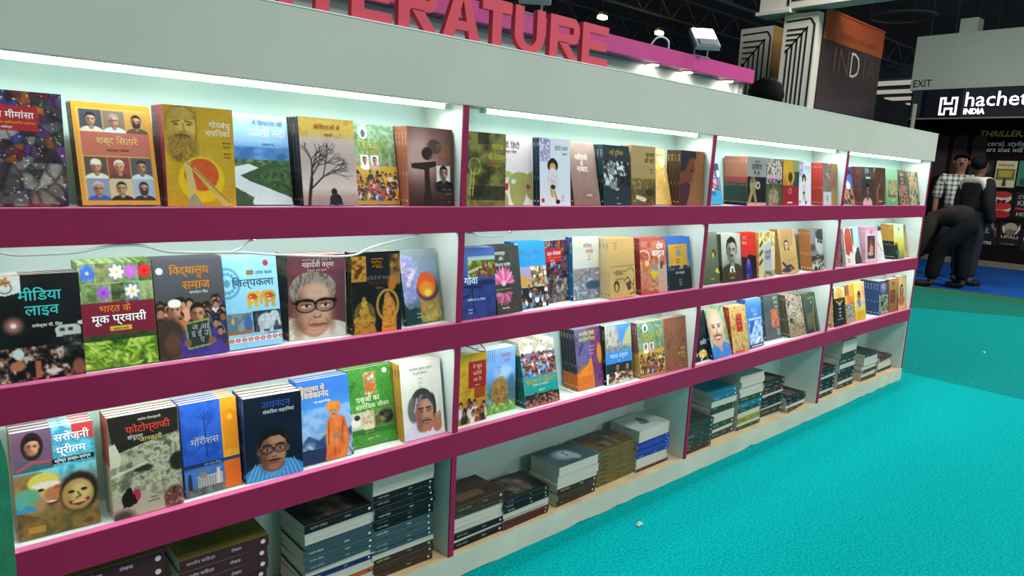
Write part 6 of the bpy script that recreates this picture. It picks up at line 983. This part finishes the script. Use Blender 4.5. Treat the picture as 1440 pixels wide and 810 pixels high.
for nm, desc, sp, ink, c, c2, fig in (
    ('marbk', 'dark maroon book', '44242a', 'd8ccd0', '5c5520', '6a6228', 'lines'), ('blkbk', 'black book', '191a1d', 'd0d0cc', '1a1a1c', '242428', 'art'), ('tealbk', 'grey teal book', '3c4f58', 'd0dcdc', '3c5058', '4c6068', 'face'),
    ('navybk', 'navy book', '1c2c5c', 'd8dce8', '20305c', '2c3c6c', None), ('brnbk', 'dark brown book', '3c2f26', 'c8b890', '3c2a1e', '4a3628', 'rows'), ('marnbk', 'reddish brown book', '4c241e', 'e0d0c8', '4a241e', '58302a', None),
    ('olvbk', 'olive brown book', '6a5a30', '3a3018', '5c4a2c', '6a5634', 'art'), ('whtbk', 'white page-edged book', 'c8ccc4', '6a7478', 'b8c4c0', 'a8b4b0', 'map'), ('blubk', 'bright blue book', '26409c', 'e0e8f4', '2c4898', '34509c', None),
    ('grnbk', 'dark green book', '28452c', 'd0dcc8', '26402c', '30503a', None), ('yelbk', 'green and yellow book', '8a9438', '203010', '88903c', 'b0a848', None), ('tqbk', 'teal blue book', '1f6c86', 'e0ecf0', '22708a', '2c7c94', None), ('pnkbk', 'pinkish book', 'b08a7c', '503028', 'a88478', 'b89488', None),
    ('gdkbk', 'dark grey green book', '2f3833', 'c0c8c0', '2c332f', '38413c', None), ('sealbk', 'shrink-wrapped pale book', '98aca4', 'd8e4e0', '90a49c', 'a4b8b0', None), ('orgbk', 'orange and black book', 'a8582c', '181414', '8a4824', '202020', None)):
    design(nm, desc, desc, sp, ink, plain(c, c2, fig), 'भारतीय साहित्य')
# ------------------------------------------------------------------ making and placing the books
M_print = bpy.data.materials.new('printed_cover'); M_print.use_nodes = True
nt = M_print.node_tree; b_ = nt.nodes['Principled BSDF']; at_ = nt.nodes.new('ShaderNodeAttribute'); at_.attribute_name = 'print'
nt.links.new(at_.outputs['Color'], b_.inputs['Base Color']); b_.inputs['Roughness'].default_value = .38; b_.inputs['Specular IOR Level'].default_value = .22
M_page = bpy.data.materials.new('page_edges'); M_page.use_nodes = True
nt = M_page.node_tree; b_ = nt.nodes['Principled BSDF']; tc = nt.nodes.new('ShaderNodeTexCoord'); wv = nt.nodes.new('ShaderNodeTexWave'); wv.bands_direction = 'Y'; wv.inputs['Scale'].default_value = 260; wv.inputs['Distortion'].default_value = 1.5
rp = nt.nodes.new('ShaderNodeValToRGB'); rp.color_ramp.elements[0].color = (*lin('a8a698'), 1); rp.color_ramp.elements[1].color = (*lin('d3d1c6'), 1)
nt.links.new(tc.outputs['Object'], wv.inputs['Vector']); nt.links.new(wv.outputs['Fac'], rp.inputs['Fac']); nt.links.new(rp.outputs['Color'], b_.inputs['Base Color']); b_.inputs['Roughness'].default_value = .8
def tolin(c):
    c = np.clip(c, 0, 1); return np.where(c <= .04045, c/12.92, ((c+.055)/1.055)**2.4)
ARTC = {}
def art(nm, nx):
    if (nm, nx) not in ARTC:
        a = Art(nx, int(nx*1.45)); DS[nm]['fn'](a); g = np.random.RandomState(5); a.c = a.c*(1+.05*(vnoise(a.u, a.v*1.46, 45, 9)-.5)[..., None]+.06*(g.rand(*a.u.shape, 1)-.5)); ARTC[nm, nx] = a
    return ARTC[nm, nx]
BOOKM = {}
def book_mesh(nm, w, h, t, nx):
    k = (nm, round(w, 4), round(h, 4), round(t, 4), nx)
    if k in BOOKM: return BOOKM[k]
    d = DS[nm]; a = art(nm, nx); V = []; F = []; C = []
    g = np.stack([a.u*w, np.zeros_like(a.u), (1-a.v)*h], -1).reshape(-1, 3); V += g.tolist(); C += tolin(a.c).reshape(-1, 3).tolist()
    n = a.nx+1
    for j in range(a.ny):
        o = j*n; F += [(o+i, o+n+i, o+n+i+1, o+i+1) for i in range(a.nx)]
    def box(x0, y0, z0, x1, y1, z1, c, skip=()):
        b = len(V); V.extend([(x, y, z) for x in (x0, x1) for y in (y0, y1) for z in (z0, z1)]); C.extend([c]*8)
        for i, f in enumerate(((0, 1, 3, 2), (4, 6, 7, 5), (0, 4, 5, 1), (2, 3, 7, 6), (0, 2, 6, 4), (1, 5, 7, 3))):
            if i not in skip: F.append(tuple(b+q for q in f))
    sp, bk = lin(d['spine']), lin(d['back']); c = .0007
    edge = lin('c9c5b8')          # the cut edge of the cover board is white
    box(0, 0, 0, w, c, h, edge, (2,)); box(0, t-c, 0, w, t-.0001, h, edge, (3,)); box(0, c, 0, c, t-c, h, sp, (2, 3))
    b = len(V); V.extend([(0, t, 0), (w, t, 0), (w, t, h), (0, t, h)]); C.extend([bk]*4); F.append((b, b+3, b+2, b+1))
    b = len(V); V.extend([(-.0001, .0002, 0), (-.0001, t, 0), (-.0001, t, h), (-.0001, .0002, h)]); C.extend([sp]*4); F.append((b, b+3, b+2, b+1))
    def put(pts, faces, col):
        b = len(V); V.extend(pts); C.extend([col]*len(pts)); F.extend([tuple(b+q for q in f) for f in faces])
    if nx >= 30:
        for body, u, v, size, col, al, bold, rot, width in a.txt:
            P, Fc, tw = text_mesh(body, bold)
            s_ = size*w; mx = .96*w/max(tw, .01); s_x = min(s_, mx)
            x0 = u*w-{'L': 0, 'C': tw*s_x/2, 'R': tw*s_x}[al]; z0 = (1-v)*h
            x0 = max(.004, min(x0, w-.003-tw*s_x))
            put([(x0+p[0]*s_x, -.00035, z0+p[1]*s_) for p in P], Fc, lin(col))
    for v0, v1, col in d.get('bands', ()):
        put([(-.0003, .0002, h*v0), (-.0003, t, h*v0), (-.0003, t, h*v1), (-.0003, .0002, h*v1)], [(0, 3, 2, 1)], lin(col))
    # lettering along the spine and the small round mark at its foot
    P, Fc, tw = text_mesh(d['st'], .008); s_ = t*(.52 if nx >= 30 else .36); ic = lin(d['ink']); L = tw*s_; s_x = min(s_, .36*h/max(tw, .01))
    put([(-.0005, t*.5+.32*s_-p[1]*s_, h*.93-p[0]*s_x) for p in P], Fc, ic)
    P, Fc, tw = text_mesh('लेखक', .0); s2 = t*.36
    put([(-.0005, t*.5+.3*s2-p[1]*s2, h*.44-p[0]*s2) for p in P], Fc, ic)
    q = [(-.0005, t*.5+t*.2*math.cos(i*math.pi/5), h*.07+t*.2*math.sin(i*math.pi/5)) for i in range(10)]; put(q, [tuple(range(9, -1, -1))], ic)
    me = bpy.data.meshes.new('paperback_book'); me.from_pydata(V, [], F)
    ca = me.color_attributes.new('print', 'FLOAT_COLOR', 'POINT'); cc = np.ones((len(V), 4), np.float32); cc[:, :3] = np.array(C); ca.data.foreach_set('color', cc.ravel())
    me.materials.append(M_print)
    pm = MB().box((c+.0001, c+.0001, .0006), (w-.0012, t-c-.0001, h-.0006)); bm2 = bpy.data.meshes.new('page_block'); bmesh.ops.recalc_face_normals(pm.bm, faces=pm.bm.faces[:]); pm.bm.to_mesh(bm2); pm.bm.free(); bm2.materials.append(M_page)
    BOOKM[k] = (me, bm2); return BOOKM[k]
def new_book(nm, w, h, t, nx):
    me, pm = book_mesh(nm, w, h, t, nx)
    o = bpy.data.objects.new('paperback_book', me); COL.objects.link(o)
    p = bpy.data.objects.new('page_block', pm); COL.objects.link(p); p.parent = o
    return o
def dup(o):
    c = o.copy(); COL.objects.link(c)
    for ch in o.children:
        d = ch.copy(); COL.objects.link(d); d.parent = c
    return c
BANDS_ = {'krishna': [(0, .09, '14181a'), (.09, .46, '2a4038'), (.46, .58, '9c4440')], 'mintyellow': [(0, .52, '1c2a28')], 'youngman': [(0, .35, '4a4638')], 'bwteal': [(0, .5, '1c3038')], 'photo': [(.52, 1, 'a8423c')], 'babu': [(0, .45, 'a8884c')], 'tree': [(0, .3, '1c2028')], 'purpleorange': [(0, .28, 'b86428')], 'crowdteal': [(.8, 1, 'c8c8b4')]}
for k_, b__ in BANDS_.items(): DS[k_]['bands'] = b__
ORD = ['front', 'second', 'third', 'fourth', 'fifth', 'sixth', 'seventh', 'eighth', 'ninth', 'tenth', 'eleventh', 'twelfth', 'thirteenth', 'fourteenth', 'fifteenth', 'sixteenth']
ROWN = {1: 'top', 2: 'middle', 3: 'lower'}
STOCK = [
('jewels',1,1,-1.0203,0.0347,-0.047,0.108,0.1266,0.2012,3,0.016),
('sitare',1,1,-0.8723,0.0276,0.052,0.238,0.1365,0.1962,2,0.016),
('gopbandhu',1,1,-0.7241,0.0285,-0.012,0.076,0.1355,0.2002,5,0.0155),
('river',1,1,-0.5856,0.0539,0.007,0.179,0.137,0.1994,2,0.014),
('tree',1,1,-0.4359,0.0277,-0.004,0.156,0.1392,0.2016,5,0.0155),
('babu',1,1,-0.2891,0.054,0.053,0.202,0.1326,0.2007,3,0.013),
('silhouette',1,1,-0.1538,0.026,-0.016,0.089,0.1406,0.1999,5,0.0145),
('ladder',1,2,0.0309,0.025,-0.006,0.05,0.1395,0.2002,2,0.016),
('mapbook',1,2,0.1731,0.0512,0.019,0.109,0.1356,0.2026,2,0.014),
('girl',1,2,0.3109,0.0256,0.005,0.098,0.1328,0.2011,2,0.014),
('mauve',1,2,0.4631,0.0271,0.037,0.244,0.1299,0.2017,2,0.014),
('bwteal',1,2,0.6058,0.0278,0.003,0.131,0.1362,0.1973,5,0.014),
('sand',1,2,0.7481,0.0268,0.003,0.112,0.135,0.2028,3,0.016),
('slip',1,2,0.8855,0.0539,0.016,0.28,0.133,0.207,1,0.012),
('profile',1,2,1.0185,0.0243,-0.047,0.064,0.1445,0.2003,4,0.015),
('comic',1,3,1.2382,0.0583,0.01,0.264,0.138,0.167,1,0.014),
('krishna',1,3,1.498,0.0254,-0.039,0.101,0.1456,0.1998,9,0.0115),
('montage',1,3,1.66,0.0276,0.003,0.096,0.1369,0.1988,2,0.014),
('lock',1,3,1.7992,0.0257,-0.028,0.093,0.1428,0.2003,2,0.014),
('girl',1,3,1.959,0.0285,0.036,0.12,0.1314,0.2003,2,0.014),
('umbergrey',1,3,2.1946,0.0247,-0.041,0.127,0.1449,0.201,5,0.0135),
('peach',1,4,2.5139,0.056,0.008,0.273,0.137,0.201,1,0.014),
('pinkman',1,4,2.6522,0.0254,-0.031,0.14,0.1415,0.1989,4,0.014),
('umber',1,4,2.8203,0.0261,-0.008,0.11,0.1388,0.2011,3,0.014),
('mint',1,4,2.9902,0.0248,-0.045,0.156,0.1444,0.1987,1,0.014),
('darkposter',1,4,3.1861,0.0253,-0.008,0.218,0.1393,0.2029,1,0.014),
('sagetan',1,4,3.3533,0.0257,-0.03,0.215,0.1425,0.1977,1,0.014),
('media',2,1,-1.0162,0.0187,-0.009,0.104,0.1319,0.1945,4,0.012),
('migrants',2,1,-0.8822,0.0276,-0.007,0.161,0.1295,0.2093,4,0.014),
('school',2,1,-0.7497,0.0249,0.008,0.191,0.1393,0.2102,3,0.015),
('craft',2,1,-0.6073,0.0324,0.028,0.179,0.123,0.2061,2,0.014),
('oldlady',2,1,-0.4635,0.0494,-0.062,0.05,0.1427,0.2008,5,0.0145),
('rishi',2,1,-0.3114,0.0225,-0.036,0.087,0.1379,0.2035,2,0.015),
('fire',2,1,-0.144,0.0361,0.111,0.214,0.1289,0.1998,1,0.014),
('goa',2,2,0.0301,0.0195,0.014,0.104,0.1227,0.1998,4,0.013),
('lotus',2,2,0.1584,0.0205,0.059,0.173,0.1059,0.1994,4,0.014),
('temple',2,2,0.265,0.0475,0.013,0.178,0.1305,0.2048,3,0.014),
('jewels',2,2,0.4002,0.0721,0.12,0.076,0.1276,0.2018,1,0.016),
('watercolor',2,2,0.5289,0.0661,0.01,0.116,0.1336,0.2091,2,0.015),
('drawings',2,2,0.6665,0.0206,-0.003,0.153,0.1352,0.2047,4,0.015),
('dosh',2,2,0.8365,0.0231,-0.035,0.153,0.1486,0.2001,4,0.014),
('ochre',2,2,1.0025,0.0219,-0.021,0.18,0.1433,0.1995,3,0.014),
('olive',2,3,1.2417,0.0351,0.03,0.202,0.137,0.2091,1,0.014),
('youngman',2,3,1.3848,0.031,-0.02,0.169,0.1432,0.1999,3,0.014),
('redblack',2,3,1.5343,0.0282,0.041,0.168,0.1283,0.2008,3,0.014),
('hatch',2,3,1.6774,0.0325,-0.009,0.124,0.1388,0.1988,2,0.016),
('goldwoman',2,3,1.8908,0.0342,-0.041,0.248,0.1497,0.2059,3,0.013),
('greyface',2,3,2.1703,0.0244,0.003,0.196,0.1366,0.2004,4,0.014),
('maroon',2,4,2.4062,0.0359,0.018,0.167,0.1344,0.1942,1,0.014),
('salmon',2,4,2.544,0.0191,0.037,0.213,0.1289,0.1977,1,0.014),
('paleblue',2,4,2.6749,0.037,0.062,0.243,0.1358,0.1995,1,0.014),
('pinkphoto',2,4,2.8115,0.0292,-0.055,0.135,0.1455,0.1963,4,0.014),
('palemulti',2,4,2.9739,0.0388,-0.007,0.264,0.138,0.1724,1,0.012),
('mintyellow',2,4,3.2376,0.0299,-0.031,0.167,0.1415,0.2033,5,0.014),
('pinetan',2,4,3.3837,0.0449,0.008,0.233,0.1278,0.1983,1,0.014),
('sarojini',3,1,-1.007,0.0357,-0.03,0.15,0.1362,0.2076,4,0.016),
('photo',3,1,-0.8504,0.0183,-0.006,0.11,0.1333,0.2126,4,0.015),
('mauritius',3,1,-0.7076,0.0316,0.018,0.14,0.1216,0.2056,4,0.014),
('glasses',3,1,-0.5787,0.0265,-0.067,0.076,0.134,0.1986,4,0.02),
('monk',3,1,-0.4371,0.0348,-0.006,0.189,0.138,0.2071,3,0.014),
('animals',3,1,-0.2941,0.0556,-0.007,0.216,0.1393,0.2062,3,0.014),
('thinker',3,1,-0.1531,0.0207,-0.014,0.181,0.1323,0.2098,4,0.014),
('yellowred',3,2,0.0398,0.035,0.007,0.05,0.1044,0.2081,2,0.014),
('beasts',3,2,0.1568,0.0528,0.016,0.061,0.1208,0.2015,3,0.014),
('crowdteal',3,2,0.3026,0.0293,-0.025,0.259,0.1488,0.2057,5,0.014),
('purpleorange',3,2,0.5701,0.0533,0.012,0.19,0.1324,0.2101,5,0.013),
('gorge',3,2,0.7038,0.0416,-0.029,0.15,0.1399,0.2098,2,0.015),
('babu',3,2,0.8728,0.0244,-0.036,0.194,0.149,0.204,4,0.013),
('leather',3,2,1.0247,0.0199,-0.017,0.174,0.1407,0.2053,2,0.016),
('goldblack',3,3,1.2167,0.0314,0.079,0.223,0.1344,0.1973,1,0.014),
('baldman',3,3,1.353,0.0188,0.008,0.339,0.1431,0.2063,3,0.015),
('tanred',3,3,1.505,0.0187,0.003,0.231,0.1363,0.2017,3,0.015),
('blueleaf',3,3,1.6483,0.0274,0.013,0.193,0.1333,0.2207,3,0.014),
('dial',3,3,1.8746,0.0635,-0.005,0.221,0.1413,0.2104,2,0.015),
('mottled',3,3,2.0421,0.0325,-0.047,0.272,0.1499,0.2055,3,0.015),
('stripe',3,3,2.2064,0.0241,0.008,0.283,0.1372,0.1976,2,0.014),
('relief',3,4,2.3739,0.0258,0.014,0.166,0.1343,0.1867,1,0.014),
('blackarch',3,4,2.5116,0.0204,0.004,0.183,0.1299,0.201,2,0.014),
('orangestrip',3,4,2.6471,0.0176,0.065,0.203,0.124,0.2073,1,0.014),
('yellowkid',3,4,2.7725,0.0231,-0.007,0.198,0.1389,0.2113,2,0.014),
('navymulti',3,4,3.0848,0.0194,0.0,0.128,0.1376,0.1972,6,0.0165),
('bronze',3,4,3.235,0.0205,-0.021,0.11,0.1407,0.1988,2,0.014),
('tanportrait',3,4,3.3777,0.0215,-0.028,0.125,0.1304,0.2056,2,0.014),
]
GAP = .0005
for (nm, row, bay, x, y, yaw, lean, w, h, n, t) in STOCK:
    d = DS[nm]; z = SHELF[row]; R_ = Vector((math.cos(yaw), math.sin(yaw), 0)); N = Vector((-math.sin(yaw), math.cos(yaw), 0)); Z = Vector((0, 0, 1))
    U = Z*math.cos(lean)+N*math.sin(lean); Dv = N*math.cos(lean)-Z*math.sin(lean)
    nx = {1: 100, 2: 64, 3: 40, 4: 34}[bay]; first = None
    for k in range(n):
        o = new_book(nm, w, h, t, nx) if first is None else dup(first)
        first = first or o
        p = Vector((x, y, z+t*math.sin(lean)+.0004))+N*((t+GAP)/math.cos(lean)*k)
        o.matrix_world = Matrix(((R_.x, Dv.x, U.x, p.x), (R_.y, Dv.y, U.y, p.y), (R_.z, Dv.z, U.z, p.z), (0, 0, 0, 1)))
        place = '%s row, %s bay' % (ROWN[row], BAYN[bay-1])
        if k == 0: lb = '%s, %s' % (d['desc'], place)
        else: lb = '%s copy behind the front %s book, %s' % (ORD[k], d['short'], place)
        tag(o, lb, 'book', 'copies of the %s book, %s' % (d['short'], place) if n > 1 else 'single face-out books')

# stacks lying on the bottom board: (name, x0, y0, top, [(cover, s = spine out / p = pages out, count, thickness)])
PILES = [
 ('dark stack at the near end', -.955, .030, .355, 'marbk s 3 30,blkbk s 2 26,marbk s 4 30'),
 ('olive-topped stack', -.726, .038, .312, 'marbk s 8 29'),
 ('mixed stack with black top', -.436, .030, .302, 'blkbk s 1 22,whtbk p 2 13,tealbk s 4 18,whtbk p 1 15,navybk s 1 15,whtbk p 1 20,orgbk s 1 14,whtbk p 2 15'),
 ('tall stack by first divider', -.245, .030, .378, 'sealbk p 1 46,whtbk p 1 10,blkbk s 6 17,tealbk s 4 17,whtbk p 1 12,brnbk s 3 20'),
 ('brown-topped stack past first divider', .020, .022, .213, 'brnbk s 1 26,brnbk s 1 12,whtbk p 3 17,blkbk s 1 20,whtbk p 1 8,blkbk s 1 22'),
 ('black-topped stack in second bay', .2165, .018, .174, 'blkbk s 3 15,whtbk p 2 13,marnbk s 2 14'),
 ('grey portrait-topped stack', .462, .022, .219, 'tealbk p 1 30,sealbk p 1 26,whtbk p 1 14,brnbk s 3 20'),
 ('olive brown stack of second bay', .688, .038, .212, 'olvbk s 8 17'),
 ('white and blue stack by second divider', .906, .034, .241, 'whtbk p 1 46,blubk s 5 13,whtbk p 2 20,marnbk s 1 10'),
 ('dark green stack past second divider', 1.19, .014, .205, 'gdkbk s 4 22,brnbk s 3 14'),
 ('blue-spined stack of third bay', 1.418, .048, .292, 'tqbk s 2 20,whtbk p 1 24,gdkbk s 2 17,whtbk p 1 40,grnbk s 1 26,whtbk p 1 14,gdkbk s 1 28'),
 ('tall green and white stack', 1.637, .038, .328, 'sealbk p 1 26,whtbk p 3 25,grnbk s 1 30,tqbk s 1 24,grnbk s 1 22,whtbk p 1 24,yelbk s 1 26,whtbk p 1 14,grnbk s 1 18'),
 ('black and maroon stack of third bay', 1.846, .040, .262, 'blkbk s 1 25,marnbk s 2 18,whtbk p 1 9,blkbk s 3 17,whtbk p 1 10,brnbk s 1 34,pnkbk p 1 18'),
 ('low untidy stack by third divider', 2.064, .024, .149, 'blkbk s 2 17,pnkbk p 1 19,marnbk s 1 20'),
 ('black stack past third divider', 2.40, .026, .234, 'blkbk s 2 20,whtbk p 1 12,blkbk s 3 22,whtbk p 1 14,blkbk s 1 26'),
 ('tallest stack of farthest bay', 2.70, .046, .345, 'sealbk p 1 60,gdkbk s 2 30,whtbk p 1 20,blkbk s 3 22,whtbk p 1 12,blkbk s 1 22'),
 ('white and black stack of farthest bay', 2.985, .030, .232, 'gdkbk s 1 16,whtbk p 1 24,tealbk p 2 26,blkbk s 1 14,pnkbk p 1 26,brnbk s 1 18'),
 ('low cream stack at the far end', 3.268, .046, .166, 'brnbk s 1 20,pnkbk p 3 17,blkbk s 1 18'),
]
LIE = {}
rj = random.Random(11)
for pn, x0, y0, top_, spec in PILES:
    L = []
    for q in spec.split(','):
        c, sd, n, t = q.split(); L += [(c, sd, int(t)/1000)]*int(n)
    sc = (top_-ZK-.0015-.0003*len(L))/sum(l[2] for l in L); z = ZK+.0014
    for i in range(len(L)-1, -1, -1):
        c, sd, t = L[i]; t = round(t*sc, 4); w, h = .138, .2
        k = (c, t)
        if k in LIE: o = dup(LIE[k])
        else: o = LIE[k] = new_book(c, w, h, t, 26)
        dx, dy, rz = rj.uniform(-.004, .004), rj.uniform(-.003, .005), math.radians(rj.uniform(-1.2, 1.2))
        if i == 0 or rj.random() < .12: rz *= 2.2
        if 'low untidy' in pn and i == 3: rz = math.radians(5); dx += .006
        if 'olive-topped' in pn: c_turn = True
        cx, cy = x0+h/2+dx, y0+w/2+max(dy, -y0+.016)
        A = Matrix(((0, 0, -1, h/2), (1, 0, 0, -w/2), (0, -1, 0, t), (0, 0, 0, 1)))       # cover up, spine to the front
        if sd == 'p': A = Matrix.Rotation(math.pi, 4, 'Z') @ A
        o.matrix_world = Matrix.Translation((cx, cy, z)) @ Matrix.Rotation(rz, 4, 'Z') @ A
        z += t+.0003
        how = 'topmost in' if i == 0 else ('lowest in' if i == len(L)-1 else ORD[i]+' from top in')
        tag(o, '%s, %s the %s' % (DS[c]['desc'], how, pn), 'book', 'books in the %s' % pn)
